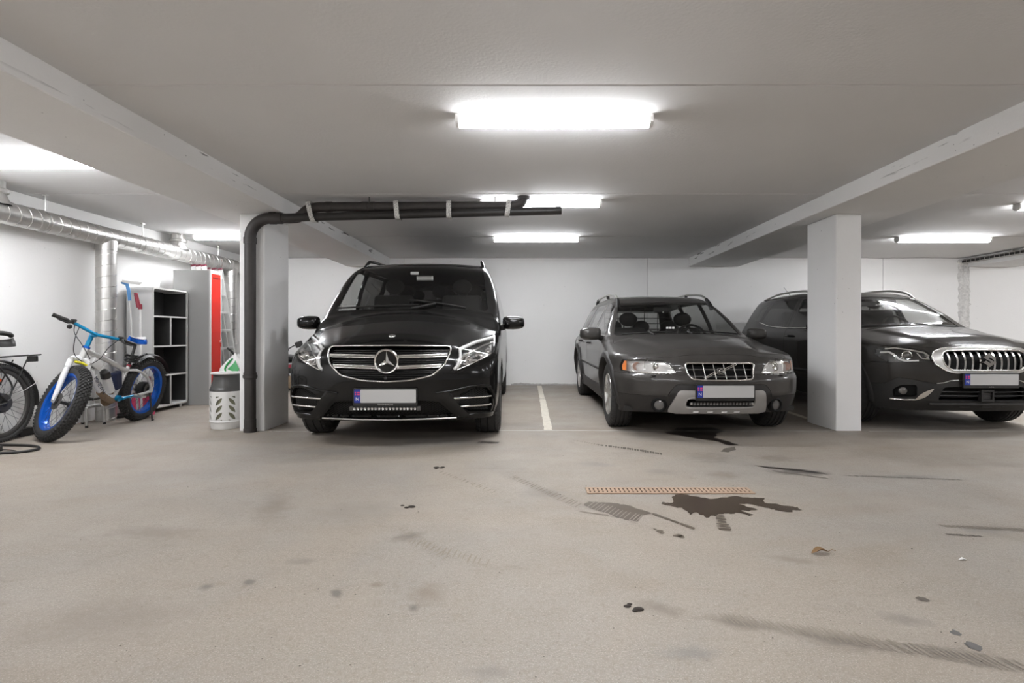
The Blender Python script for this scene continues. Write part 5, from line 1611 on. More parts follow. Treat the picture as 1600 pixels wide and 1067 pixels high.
    mirror_part(root, 1, (0.845, 1.70, 1.065), 0.09, 0.14, P, 0.16)
    for s in (-1, 1):
        z = lambda y: float(S.top_z(0.56, y))
        pts = [(s * 0.62, 1.95, z(1.95) - 0.02), (s * 0.605, 2.1, z(2.1) + 0.03), (s * 0.60, 2.5, z(2.5) + 0.04), (s * 0.60, 3.2, z(3.2) + 0.035), (s * 0.60, 3.75, z(3.75) - 0.01)]
        MB().tube(spline(pts, 6), 0.016, 8).build('roof_rail', M['satin'], root, 60)
    MB().cyl((-0.28, 3.45, 1.54), (-0.29, 3.52, 1.565), 0.014, n=8).tube([(-0.29, 3.50, 1.56), (-0.35, 3.62, 1.72)], [0.004, 0.0025], 6).build('aerial', M['black'], root, 60)
    def on_ws(x, y, d=0.012): return (x, y, float(S.top_z(x, y)) + d)
    wiper(root, [on_ws(-0.60, 1.19), on_ws(-0.3, 1.13), on_ws(0.0, 1.11)])
    wiper(root, [on_ws(0.02, 1.14, 0.02), on_ws(0.3, 1.13), on_ws(0.6, 1.17)])
    MB().box2((-0.68, 1.2, 0.6), (0.68, 1.62, 1.035)).build('dashboard', M['dash2'], root, 40, bevel=0.06, seg=3)
    MB().sphere((0.34, 1.58, 1.03), 0.2, 16, 8, (1.0, 0.7, 0.4)).build('instrument_hood', M['dash2'], root, 50)
    steering_wheel(root, (0.34, 1.86, 1.05), 0.5)
    for x in (-0.34, 0.34): seat(root, (x, 1.95, 0.62), 0.48)
    for x in (-0.38, 0.38): seat(root, (x, 2.75, 0.62), 0.44)
    MB().box2((-0.80, 1.2, 0.32), (0.80, 4.1, 0.36)).build('cabin_floor', M['cabin'], root, None)
    MB().box((0.0, 1.95, 1.38), (0.22, 0.04, 0.065)).build('inner_mirror', M['black'], root, None, bevel=0.012)
    underbody(root, c)
    car_wheels(root, c, 0.215, 0.22, 0.785, 5, 'darkalloy', 0.335, 0.0, 80, 4)
    return root
M['privacy2'] = glass_mat('dark_side_glass', (0.22, 0.22, 0.215))
M['dash2'] = mat('grey_dashboard', (0.06, 0.058, 0.055), 0.7)
build_cross()
# ------------------------------------------------------------------ services: pipes on the pillar and under the ceiling
def build_pipes():
    # upright drain with its bend and the run under the beam
    t = thing('drain_pipe', 'black drain pipe running down the front of the left pillar', 'pipe', (-2.77, 5.615, 0))
    b = MB()
    b.tube([(0, 0, 0.0), (0, 0, 1.95)], 0.054, 18)
    b.build('pipe', M['brownpipe'], t, 40)
    MB().lathe([(0.05, 0.53), (0.0605, 0.535), (0.0605, 0.545), (0.068, 0.547), (0.068, 0.575), (0.0605, 0.578), (0.0605, 0.60), (0.05, 0.602)], (0, 0, 0), (0, 0, 1), 24, closed=True).build('pipe_socket', M['brownpipe'], t, 40)
    MB().lathe([(0.05, 0.0), (0.062, 0.0), (0.062, 0.035), (0.057, 0.038), (0.057, 0.13), (0.05, 0.132)], (0, 0, 0), (0, 0, 1), 24, closed=True).build('pipe_foot', M['brownpipe'], t, 40)
    q = [(0, 0, 1.90)] + [(0.20 - 0.20 * math.cos(a), 0, 1.955 + 0.20 * math.sin(a)) for a in np.linspace(0, PI / 2, 9)] + [(0.33, -0.01, 2.150)]
    MB().tube(q, 0.056, 18).build('pipe_bend', M['brownpipe'], t, 50)
    for p, d in (((0, 0, 1.93), (0, 0, 1)), ((0.23, 0, 2.155), (1, 0, 0))):
        d = np.array(d); p = np.array(p)
        MB().cyl(p - d * 0.03, p + d * 0.03, 0.062, n=20).build('pipe_socket', M['brownpipe'], t, 40)
    q = spline([(0.30, -0.005, 2.152), (0.42, -0.01, 2.150), (0.50, -0.01, 2.165), (0.58, -0.01, 2.235), (0.68, -0.01, 2.262), (0.80, -0.01, 2.265)], 6)
    MB().tube(q, 0.050, 16).build('offset_bend', M['brownpipe'], t, 50)
    MB().tube([(0.78, -0.01, 2.265), (2.66, -0.01, 2.278)], 0.048, 16).build('pipe', M['brownpipe'], t, 40)
    for x in (0.80, 1.16, 1.23):
        MB().cyl((x - 0.03, -0.01, 2.266), (x + 0.03, -0.01, 2.266), 0.054, n=18).build('pipe_socket', M['brownpipe'], t, 40)
    q = [(2.60, -0.01, 2.278), (2.68, -0.01, 2.284), (2.735, -0.01, 2.31), (2.755, -0.01, 2.35), (2.757, -0.01, 2.372)]
    MB().tube(q, [0.05, 0.05, 0.052, 0.052, 0.052], 16).build('pipe_bend', M['brownpipe'], t, 50)
    MB().cyl((2.757, -0.01, 2.335), (2.757, -0.01, 2.369), 0.066, n=18).build('ceiling_collar', M['brownpipe'], t, 40)
    for x in (1.205, 2.47):
        MB().cyl((x, -0.01, 2.31), (x, -0.01, 2.369), 0.006, n=6).build('hanger_rod', M['darksteel'], t, None)
    # loose straight pipe strapped below it
    s = thing('strapped_pipe', 'straight black pipe with open end strapped under the drain run', 'pipe', (-2.42, 5.60, 2.152))
    MB().tube([(0, -0.02, 0.0), (2.785, -0.02, 0.073)], 0.042, 16, caps=True).build('pipe', M['blackpipe'], s, 40)
    MB().tube([(2.779, -0.02, 0.0728), (2.787, -0.02, 0.0732)], 0.0385, 16).build('pipe_end', M['hollow_shade'], s, None)
    M['tape'] = tape_mat()
    for k, px in enumerate((-2.135, -1.275, -0.755, -0.165)):
        x = px + 2.42
        zb = 2.152 + 0.073 * x / 2.785 - 0.050
        zt = 2.265 + 0.0069 * (x + 0.35 - 0.78) + 0.052
        tilt = (0.025, 0.01, 0.0, -0.015)[k]
        path = []
        for a in np.linspace(0, 2 * PI, 28, endpoint=False):
            ca, sa = math.cos(a), math.sin(a)
            yy = 0.066 * np.sign(ca) * abs(ca) ** 0.5
            zz = (zb + zt) / 2 + (zt - zb) / 2 * np.sign(sa) * abs(sa) ** 0.6
            path.append((yy, zz))
        G = np.array([[(px + tilt * ((zb + zt) / 2 - z) / 0.1 - 0.024, 5.586 + y, z), (px + tilt * ((zb + zt) / 2 - z) / 0.1 + 0.024, 5.586 + y, z)] for y, z in path])
        lab = ('first', 'second', 'third', 'last')[k]
        o = MB().grid(G, closed_u=True).build('pipe_strap', M['tape'], None, 50)
        tag(o, 'white printed tape round the two black pipes, %s from the left pillar' % lab, 'tape', 'tape wraps on the pipes')

def tape_mat():
    m = bpy.data.materials.new('printed_tape'); m.use_nodes = True
    nt = m.node_tree; nd = nt.nodes; L = nt.links.new; b = nd['Principled BSDF']
    b.inputs['Roughness'].default_value = 0.5
    g = nd.new('ShaderNodeTexCoord')
    br = nd.new('ShaderNodeTexBrick'); br.inputs['Scale'].default_value = 1.0
    mp = nd.new('ShaderNodeMapping'); mp.inputs['Rotation'].default_value = (PI / 2, 0, 0); mp.inputs['Scale'].default_value = (1, 1, 1)
    n = nd.new('ShaderNodeTexNoise'); n.inputs['Scale'].default_value = 150; n.inputs['Detail'].default_value = 2
    mp2 = nd.new('ShaderNodeMapping'); mp2.inputs['Scale'].default_value = (1, 1, 0.45)
    L(g.outputs['Object'], mp2.inputs['Vector']); L(mp2.outputs[0], n.inputs['Vector'])
    r = nd.new('ShaderNodeMapRange'); r.inputs['From Min'].default_value = 0.52; r.inputs['From Max'].default_value = 0.58; r.inputs['To Max'].default_value = 0.75
    L(n.outputs['Fac'], r.inputs['Value'])
    k = nd.new('ShaderNodeMix'); k.data_type = 'RGBA'; k.inputs['A'].default_value = (0.62, 0.61, 0.58, 1); k.inputs['B'].default_value = (0.16, 0.155, 0.15, 1)
    L(r.outputs['Result'], k.inputs['Factor']); L(k.outputs['Result'], b.inputs['Base Color'])
    return m
build_pipes()

# ------------------------------------------------------------------ spiral ducts along the left wall
def spiral_duct(b, p0, p1, r, pitch, n=32, ridge=0.0028):
    """Ribbed duct: smooth wall plus a helical seam, returned as two mesh builders."""
    b.cyl(p0, p1, r, n=n)
    p0, p1 = np.array(p0, float), np.array(p1, float)
    u, w, d = frame_from(p1 - p0); L = np.linalg.norm(p1 - p0)
    turns = L / pitch
    N = int(turns * 28)
    s = MB()
    pts = [p0 + d * (L * i / N) + (r + 0.001) * (math.cos(2 * PI * i / 28) * u + math.sin(2 * PI * i / 28) * w) for i in range(N + 1)]
    s.tube(pts, ridge, 4, caps=False)
    return s

def duct(name, label, p0, p1, r, pitch, root=None):
    t = root or thing(name, label, 'duct', tuple(p0))
    o = np.array(p0 if root is None else root.location, float)
    b = MB(); s = spiral_duct(b, np.array(p0) - o, np.array(p1) - o, r, pitch)
    b.build('duct_tube', M['galv'], t, 50); s.build('seam', M['galv2'], t, 60)
    return t
DX, DZ = -4.79, 2.105
h = duct('ventilation_duct', 'long horizontal galvanised spiral duct under the ceiling of the left wall', (DX, 3.4, DZ), (DX, 9.85, DZ), 0.105, 0.115)
o = np.array(h.location)
for y in (5.02, 7.70):          # branches up to the slab with clamp rings
    MB().cyl((0, y - 3.4, 0.02), (0, y - 3.4, ZC - DZ), 0.085, n=24).build('branch', M['galv'], h, 50)
    MB().lathe([(0.10, -0.02), (0.108, -0.012), (0.108, 0.012), (0.10, 0.02), (0.086, 0.02), (0.086, -0.02)], (0, y - 3.4, 0.175), (0, 0, 1), 28, closed=True).build('clamp_ring', M['steel'], h, 40)
    MB().lathe([(0.13, 0.0), (0.10, 0.06), (0.088, 0.10)], (0, y - 3.4, 0.055), (0, 0, 1), 24).build('saddle', M['galv'], h, 50)
for y in (5.50, 6.9, 7.62, 8.6):
    b = MB().cyl((0.055, y - 3.4, 0.10), (0.055, y - 3.4, ZC - DZ), 0.005, n=6)
    b.box((0.055, y - 3.4, ZC - DZ - 0.012), (0.03, 0.05, 0.02))
    b.lathe([(0.108, -0.012), (0.111, -0.012), (0.111, 0.012), (0.108, 0.012)], (0, y - 3.4, 0), (0, 1, 0), 28, closed=True)
    b.build('duct_hanger', M['steel'], h, 40)
for y in (6.37, 9.06): MB().cyl((0, y - 3.4, -0.16), (0, y - 3.4, -0.05), 0.106, n=28).build('tee', M['galv'], h, 50)
d1 = duct('vertical_duct', 'upright galvanised spiral duct beside the broom poles behind the fat bike', (DX, 6.37, fz(6.37) + 0.0), (DX, 6.37, DZ - 0.162), 0.1, 0.125)
d2 = duct('vertical_duct', 'upright galvanised spiral duct between the ladder and the left pillar', (DX, 9.06, fz(9.06)), (DX, 9.06, DZ - 0.162), 0.1, 0.125)

# ------------------------------------------------------------------ wire cable tray at the right
def cable_tray():
    t = thing('cable_tray', 'dark wire cable tray under the ceiling at the right edge', 'cable tray', (7.925, 4.0, 2.27))
    w, h = 0.10, 0.05
    for x, z in ((-w / 2, 0), (0, 0), (w / 2, 0), (-w / 2, h), (w / 2, h)):
        MB().cyl((x, 0, z), (x, 6.0, z), 0.004, n=6).build('long_wire', M['steel'], t, None)
    for k in range(61):
        y = 0.05 + 0.098 * k
        MB().tube([(-w / 2, y, h), (-w / 2, y, 0), (w / 2, y, 0), (w / 2, y, h)], 0.004, 5).build('cross_wire', M['steel'], t, None)
    for x, z, r in ((-0.025, 0.022, 0.02), (0.02, 0.02, 0.018), (0.0, 0.05, 0.018)):
        MB().cyl((x, 0, z), (x, 6.05, z), r, n=8).build('cable', M['black'], t, 50)
    for y in (0.5, 2.0, 3.5, 5.0):
        MB().box2((-w / 2, y - 0.01, h), (w / 2, y + 0.01, ZC - 2.273)).build('bracket', M['steel'], t, None)
cable_tray()

# ------------------------------------------------------------------ bookcase, locker, ladder, gas cylinder
M['shelfwhite'] = mat('off_white_laminate', (0.60, 0.59, 0.575), 0.45, noise=0.04, nscale=5)
M['shelfside'] = mat('pale_grey_laminate', (0.70, 0.70, 0.69), 0.5, noise=0.04, nscale=5)
M['shelfdark'] = mat('dark_grey_laminate', (0.040, 0.039, 0.038), 0.6, noise=0.15, nscale=20)
M['lockergrey'] = mat('grey_locker_paint', (0.40, 0.40, 0.39), 0.45, noise=0.03, nscale=6)
M['lockerred'] = mat('red_door_paint', (0.66, 0.022, 0.012), 0.40)
M['lockerwhite'] = mat('white_locker_frame', (0.72, 0.71, 0.69), 0.4)
def bookcase():
    y0, y1, xf, xb = 6.85, 7.56, -4.575, -4.90
    z0 = fz(y0)
    t = thing('bookcase', 'tall grey bookcase with dark compartments and pale rounded edge', 'bookcase', (xf, y0, z0))
    D, Wd, H = xf - xb, y1 - y0, 1.56
    zb = 0.055
    # outer carcass: a rounded frame extruded backwards (pale front edge as its own part)
    out = roundpoly([(0, zb), (Wd, zb), (Wd, H), (0, H)], 0.05, 6)
    inn = roundpoly([(0.02, zb + 0.02), (Wd - 0.02, zb + 0.02), (Wd - 0.02, H - 0.02), (0.02, H - 0.02)], 0.035, 6)
    def ringm(x0, x1):
        b = MB(); n = len(out)
        V = [(x0, a, c) for a, c in out] + [(x0, a, c) for a, c in inn] + [(x1, a, c) for a, c in out] + [(x1, a, c) for a, c in inn]
        F = []
        for i in range(n):
            j = (i + 1) % n
            F += [(i, j, n + j, n + i), (2 * n + i, 3 * n + i, 3 * n + j, 2 * n + j), (i, 2 * n + i, 2 * n + j, j), (n + i, n + j, 3 * n + j, 3 * n + i)]
        return b.add(V, F)
    ringm(-D, -0.012).build('carcass', M['shelfside'], t, 40)
    ringm(-0.012, 0.0).build('front_edge', M['shelfwhite'], t, 40)
    MB().box2((-D + 0.002, 0.019, zb + 0.019), (-D + 0.012, Wd - 0.019, H - 0.019)).build('back_panel', M['shelfdark'], t, None)
    lv = [zb + 0.02, 0.455, 0.825, 1.20, H - 0.02]
    b = MB()
    b.box2((-D + 0.012, 0.0205, zb + 0.021), (-0.014, 0.024, H - 0.03)).box2((-D + 0.012, Wd - 0.024, zb + 0.03), (-0.014, Wd - 0.0205, H - 0.03))
    b.build('lining', M['shelfdark'], t, None)
    for z in lv[1:-1]:
        MB().box2((-D + 0.012, 0.02, z - 0.009), (-0.013, Wd - 0.02, z + 0.009)).build('shelf', M['shelfdark'], t, None)
        MB().box2((-0.0135, 0.02, z - 0.0095), (-0.003, Wd - 0.02, z + 0.0095)).build('shelf_edge', M['shelfwhite'], t, None)
    for i in (0, 2):
        ym = Wd * 0.5
        MB().box2((-D + 0.012, ym - 0.008, lv[i]), (-0.013, ym + 0.008, lv[i + 1] - 0.008)).build('divider', M['shelfdark'], t, None)
        MB().box2((-0.0135, ym - 0.0085, lv[i]), (-0.003, ym + 0.0085, lv[i + 1] - 0.008)).build('divider_edge', M['shelfwhite'], t, None)
    for x in (-0.04, -D + 0.05):
        for y in (0.06, Wd - 0.10):
            MB().cyl((x, y, fz(y0 + y) - z0 + 0.001), (x, y, zb), 0.016, n=12).build('foot', M['lampcap'], t, 40)
    return t
bookcase()

def locker():
    y0, y1, xf, xb = 7.60, 7.875, -4.29, -4.80
    z0 = fz(y0)
    t = thing('locker', 'tall grey steel locker with a narrow red door', 'locker', (xf, y0, z0))
    D, Wd, H = xf - xb, y1 - y0, 1.84
    b = MB()
    b.box2((-D, 0, 0), (-0.02, 0.006, H)).box2((-D, Wd - 0.006, 0), (-0.02, Wd, H)).box2((-D, 0.006, 0.0), (-D + 0.006, Wd - 0.006, H)).box2((-D, 0.006, H - 0.006), (-0.02, Wd - 0.006, H)).box2((-D, 0.006, 0.06), (-0.02, Wd - 0.006, 0.066))
    b.build('carcass', M['lockergrey'], t, None)
    b = MB()
    b.box2((-0.02, 0, 0), (0, 0.022, H)).box2((-0.02, Wd - 0.022, 0), (0, Wd, H)).box2((-0.02, 0.022, H - 0.04), (0, Wd - 0.022, H)).box2((-0.02, 0.022, 0), (0, Wd - 0.022, 0.06))
    b.build('door_frame', M['lockerwhite'], t, None)
    d = MB().box2((-0.016, 0.026, 0.064), (0.004, Wd - 0.026, H - 0.044)).build('door', M['lockerred'], t, None, bevel=0.004)
    for k in range(5):
        MB().box2((0.0042, 0.058 + 0.036 * k, H - 0.115), (0.006, 0.079 + 0.036 * k, H - 0.09)).build('vent_slot', M['black'], d, None)
    MB().cyl((0.004, Wd - 0.045, 0.86), (0.022, Wd - 0.045, 0.86), 0.013, n=14).build('lock', M['steel'], d, 40)
    MB().box2((0.012, Wd - 0.048, 0.79), (0.018, Wd - 0.036, 0.845)).build('key_tag', M['lockerred'], d, None)
locker()

M['alu'] = mat('aluminium', (0.66, 0.655, 0.64), 0.35, 0.7)
M['darkred'] = mat('dark_red_cap', (0.07, 0.006, 0.014), 0.5)
def ladder():
    y0, y1 = 7.93, 8.36
    z0 = fz(8.1)
    t = thing('extension_ladder', 'aluminium three-section ladder with dark red caps, leaning behind the locker', 'ladder', (-4.3, y0, z0))
    top, bot = np.array([-0.27, 0, 1.93]), np.array([0.02, 0, 0.02])
    d = (top - bot) / np.linalg.norm(top - bot)
    nrm = np.array([d[2], 0, -d[0]])
    L = np.linalg.norm(top - bot)
    for k in range(3):
        off = -nrm * 0.085 * k
        sec = new_empty('ladder_section', (0, 0, 0), (0, 0, 0), t)
        wdt = (y1 - y0) - 0.03 * k
        ya = 0.015 * k
        for yy in (ya, ya + wdt):
            p0, p1 = bot + off + [0, yy, 0], top + off + [0, yy, 0.015 * k]
            MB().bar(p0, p1, 0.068, 0.026, up=(0, 1, 0)).build('stile', M['alu'], sec, None)
            MB().bar(p1 - d * 0.012, p1 + d * 0.018, 0.07, 0.029, up=(0, 1, 0)).build('end_cap', M['darkred'], sec, None, bevel=0.005)
            MB().bar(p0 - d * 0.012, p0 + d * 0.05, 0.074, 0.032, up=(0, 1, 0)).build('foot', M['black'], sec, None, bevel=0.005)
        for i in range(7):
            q = bot + off + d * (0.22 + 0.262 * i)
            MB().bar(q + [0, ya, 0], q + [0, ya + wdt, 0], 0.036, 0.03, up=(0, 0, 1)).build('rung', M['alu'], sec, None, bevel=0.004)
ladder()

M['cylgrey'] = mat('grey_composite', (0.055, 0.054, 0.052), 0.3)
M['cylwhite'] = mat('white_casing', (0.66, 0.655, 0.635), 0.45)
M['olive'] = mat('olive_glass_fibre', (0.165, 0.165, 0.105), 0.5)
M['bag'] = mat('white_bag', (0.74, 0.735, 0.72), 0.4, bump=0.5, bscale=22)
M['green'] = mat('green_print', (0.02, 0.30, 0.07), 0.45)
def gas_cylinder():
    cx, cy = -3.155, 5.90
    t = thing('gas_cylinder', 'grey and white composite gas cylinder with leaf-shaped openings, left of the pillar', 'gas cylinder', (cx, cy, 0))
    R = 0.163
    MB().lathe([(0, 0.085), (R - 0.012, 0.085), (R - 0.012, 0.385), (0, 0.385)], (0, 0, 0), (0, 0, 1), 48).build('inner_vessel', M['olive'], t, 40)
    MB().lathe([(0, 0.0), (R - 0.016, 0.0), (R - 0.012, 0.008), (R - 0.008, 0.055), (R - 0.004, 0.068), (R + 0.003, 0.072), (R + 0.003, 0.086), (R, 0.09), (R - 0.01, 0.09)], (0, 0, 0), (0, 0, 1), 64).build('base_ring', M['cylwhite'], t, 40)
    # casing with pairs of leaf openings: a cylinder grid whose open cells are left out, edges on the outline
    leaves = []
    for k in range(8):
        for j in range(-1, 5):
            leaves.append((rad(-45 + 45 * k), 0.138 + 0.0745 * j, -1 if k % 2 == 0 else 1))
    nphi, nz = 320, 76
    zs = np.linspace(0.085, 0.392, nz + 1)
    ph = np.linspace(0, 2 * PI, nphi, endpoint=False)
    def level(p, z):
        v = np.full(np.broadcast(p, z).shape, 9.0)
        for ca, zc, sl in leaves:
            a = ((p - ca + PI) % (2 * PI) - PI) * R
            b = z - zc
            th = 0.86 * sl
            u = a * math.cos(th) + b * math.sin(th); w = -a * math.sin(th) + b * math.cos(th)
            v = np.minimum(v, (np.sqrt((np.abs(w) + 0.0690) ** 2 + u ** 2) - 0.0870))
        v = np.maximum.reduce([v, z - 0.343, 0.094 - z])
        return v
    Pm, Zm = np.meshgrid(ph, zs, indexing='ij')
    Lv = level(Pm, Zm)
    # pull nodes near the outline onto it
    e = 1e-4
    gp = (level(Pm + e / R, Zm) - level(Pm - e / R, Zm)) / (2 * e); gz = (level(Pm, Zm + e) - level(Pm, Zm - e)) / (2 * e)
    g2 = gp ** 2 + gz ** 2 + 1e-9
    nr = (np.abs(Lv) < 0.0022) & (g2 > 0.05)
    st = np.where(nr, Lv, 0)
    Pn = Pm - st * gp / g2 / R; Zn = Zm - st * gz / g2
    Zn[:, 0] = zs[0]; Zn[:, -1] = zs[-1]
    Pc, Zc = Pm + PI / nphi, (Zm + (zs[1] - zs[0]) / 2)
    op = level(Pc, Zc) < 0
    V, F = [], []
    for rr in (R, R - 0.006):
        for i in range(nphi):
            for j in range(nz + 1): V.append((rr * math.cos(Pn[i, j]), rr * math.sin(Pn[i, j]), Zn[i, j]))
    o2 = nphi * (nz + 1)
    ix = lambda i, j: (i % nphi) * (nz + 1) + j
    for i in range(nphi):
        for j in range(nz):
            if op[i, j]: continue
            F.append((ix(i, j), ix(i + 1, j), ix(i + 1, j + 1), ix(i, j + 1)))
            if op[(i + 1) % nphi, j]: F.append((ix(i + 1, j), ix(i + 1, j) + o2, ix(i + 1, j + 1) + o2, ix(i + 1, j + 1)))
            if op[i - 1, j]: F.append((ix(i, j), ix(i, j + 1), ix(i, j + 1) + o2, ix(i, j) + o2))
            if j + 1 < nz and op[i, j + 1]: F.append((ix(i, j + 1), ix(i + 1, j + 1), ix(i + 1, j + 1) + o2, ix(i, j + 1) + o2))
            if j > 0 and op[i, j - 1]: F.append((ix(i, j), ix(i, j) + o2, ix(i + 1, j) + o2, ix(i + 1, j)))
    MB().add(V, F).build('casing', M['cylwhite'], t, 40, fix=False)
    MB().lathe([(R - 0.006, 0.39), (R + 0.001, 0.392), (R + 0.001, 0.412), (R - 0.003, 0.418), (R - 0.012, 0.44), (R - 0.026, 0.49), (R - 0.034, 0.545), (R - 0.030, 0.568), (R - 0.05, 0.57), (R - 0.06, 0.53), (0, 0.52)], (0, 0, 0), (0, 0, 1), 64).build('shoulder', M['cylgrey'], t, 40)
    MB().lathe([(R - 0.032, 0.566), (R - 0.012, 0.568), (R - 0.008, 0.576), (R - 0.012, 0.584), (R - 0.035, 0.586), (R - 0.05, 0.58), (R - 0.05, 0.568)], (0, 0, 0), (0, 0, 1), 64, closed=True).build('top_rim', M['cylwhite'], t, 40)
    MB().lathe([(0.0, 0.572), (0.02, 0.572), (0.022, 0.52), (0.03, 0.515)], (0, 0, 0), (0, 0, 1), 16).build('valve', M['steel'], t, 40)
    # carrier bag standing behind it
    bx, by = -3.27, 6.27
    bg = thing('carrier_bag', 'white bag with green print peeking over the gas cylinder', 'bag', (bx, by, 0))
    rnd = np.random.RandomState(2)
    n = 36; rows = [(0, 0.17, 0.12), (0.03, 0.185, 0.135), (0.25, 0.18, 0.13), (0.48, 0.175, 0.11), (0.60, 0.15, 0.075), (0.68, 0.095, 0.05), (0.735, 0.05, 0.03), (0.765, 0.022, 0.016)]
    G = np.zeros((len(rows), n, 3))
    for i, (z, a, b) in enumerate(rows):
        for j in range(n):
            q = 2 * PI * j / n
            f = 1 + 0.05 * math.sin(5 * q + i) + 0.025 * rnd.randn() * (i > 2)
            G[i, j] = (a * math.cos(q) * f + 0.02 * (i > 4), b * math.sin(q) * f, z + 0.012 * math.sin(3 * q + i))
    MB().grid(G, closed_v=True).add([G[0, j] for j in range(n)], [tuple(range(n))]).build('bag_body', M['bag'], bg, 60)
    surf = lambda u, v: None
    def on_bag(a, z, off=0.004):      # a: angle, on the front side
        zz = [r[0] for r in rows]
        A = np.interp(z, zz, [r[1] for r in rows]) * 1.06 + off; B = np.interp(z, zz, [r[2] for r in rows]) * 1.10 + off
        return (A * math.cos(a) + 0.012, B * math.sin(a), z)
    arc = [on_bag(-PI / 2 + a, z) for a, z in ((-0.10, 0.715), (-0.38, 0.68), (-0.52, 0.64), (-0.50, 0.60), (-0.36, 0.565))]
    b = MB(); q = spline(arc, 5)
    b.tube(q, 0.010, 6); b.build('green_ring', M['green'], bg, 60)
    poly = [(-0.28, 0.60), (0.05, 0.655), (0.30, 0.700), (0.42, 0.64), (0.52, 0.60), (0.45, 0.575), (0.1, 0.575)]
    b = MB(); P3 = [on_bag(-PI / 2 + a, z, 0.006) for a, z in densify(poly, 4, True)]
    c3 = on_bag(-PI / 2 + 0.15, 0.615, 0.010)
    b.add(P3 + [c3], [(i, (i + 1) % len(P3), len(P3)) for i in range(len(P3))]); b.build('green_leaf', M['green'], bg, 60)
    MB().tube(spline([(0.0, 0.0, 0.75), (-0.02, -0.01, 0.785), (-0.05, -0.02, 0.815), (-0.07, -0.02, 0.83)], 5), 0.011, 8).build('bag_handle', M['black'], bg, 60)
gas_cylinder()

# ------------------------------------------------------------------ broom poles against the wall
M['bluepl'] = mat('blue_plastic', (0.10, 0.30, 0.62), 0.45)
M['redpl'] = mat('dark_red_plastic', (0.27, 0.02, 0.04), 0.45)
M['palehandle'] = mat('pale_handle', (0.60, 0.595, 0.58), 0.35, 0.3)
def poles():
    y = 6.58
    t = thing('squeegee', 'long pole with blue squeegee head up, leaning beside the upright duct', 'squeegee', (-4.64, y, fz(y)))
    b = MB().tube([(0.075, 0, 0.0), (-0.015, 0.02, 0.93)], 0.014, 10).tube([(-0.015, 0.02, 0.92), (-0.045, 0.02, 1.40)], 0.0115, 10)
    b.build('pole', M['palehandle'], t, 50)
    MB().cyl((-0.012, 0.02, 0.90), (-0.017, 0.02, 0.96), 0.018, n=12).build('pole_grip', M['satin'], t, 50)
    MB().tube([(-0.043, 0.02, 1.38), (-0.055, 0.02, 1.50), (-0.075, 0.02, 1.575), (-0.135, 0.02, 1.595)], [0.018, 0.02, 0.02, 0.016], 10).build('head_neck', M['bluepl'], t, 50)
    MB().bar((-0.14, 0.02, 1.60), (0.09, 0.02, 1.575), 0.03, 0.022).build('head_bar', M['white'], t, None, bevel=0.004)
    MB().bar((-0.13, 0.02, 1.616), (0.105, 0.02, 1.590), 0.012, 0.016).build('head_blade', M['white'], t, None)
    t = thing('broom_pole', 'white pole with a dark red hinged end, leaning left of the bookcase', 'broom', (-4.60, y + 0.06, fz(y)))
    MB().tube([(0.03, 0, 0.0), (0.015, 0.0, 1.30)], 0.0135, 10).build('pole', M['white'], t, 50)
    MB().tube([(0.015, 0, 1.28), (0.012, 0, 1.34)], 0.022, 10).tube([(0.0, -0.01, 1.30), (-0.02, -0.01, 1.40), (-0.04, 0.0, 1.47)], 0.02, 8).build('hinge', M['redpl'], t, 50)
    MB().bar((0.008, -0.012, 1.31), (-0.03, -0.012, 1.455), 0.01, 0.045, up=(1, 0, 0.2)).build('clamp', M['redpl'], t, None, bevel=0.003)
poles()
# ------------------------------------------------------------------ bicycles
M['tyre2'] = mat('bike_tyre', (0.032, 0.031, 0.030), 0.8, noise=0.3, nscale=60)
M['bluerim'] = mat('blue_anodised', (0.006, 0.11, 0.55), 0.22, 0.35)
M['cyan'] = mat('cyan_anodised', (0.01, 0.26, 0.50), 0.25, 0.4)
M['silver'] = mat('silver_frame_paint', (0.60, 0.595, 0.585), 0.3, 0.35)
M['whitepaint'] = mat('white_fork_paint', (0.74, 0.74, 0.75), 0.3)
M['mud'] = mat('muddy_metal', (0.22, 0.155, 0.10), 0.85, noise=0.4, nscale=40)
M['navy'] = mat('navy_plastic', (0.012, 0.018, 0.055), 0.5)
M['cableblk'] = mat('black_cable', (0.010, 0.010, 0.010), 0.45)
M['spoke'] = mat('dark_spoke', (0.045, 0.045, 0.045), 0.4, 0.7)
M['reflor'] = mat('orange_reflector', (0.75, 0.10, 0.02), 0.3)
M['yellowtape'] = mat('yellow_tape', (0.72, 0.66, 0.03), 0.5)
M['pink'] = mat('pink_plastic', (0.62, 0.055, 0.14), 0.45)
M['bucket'] = mat('pale_bucket', (0.62, 0.62, 0.61), 0.45)

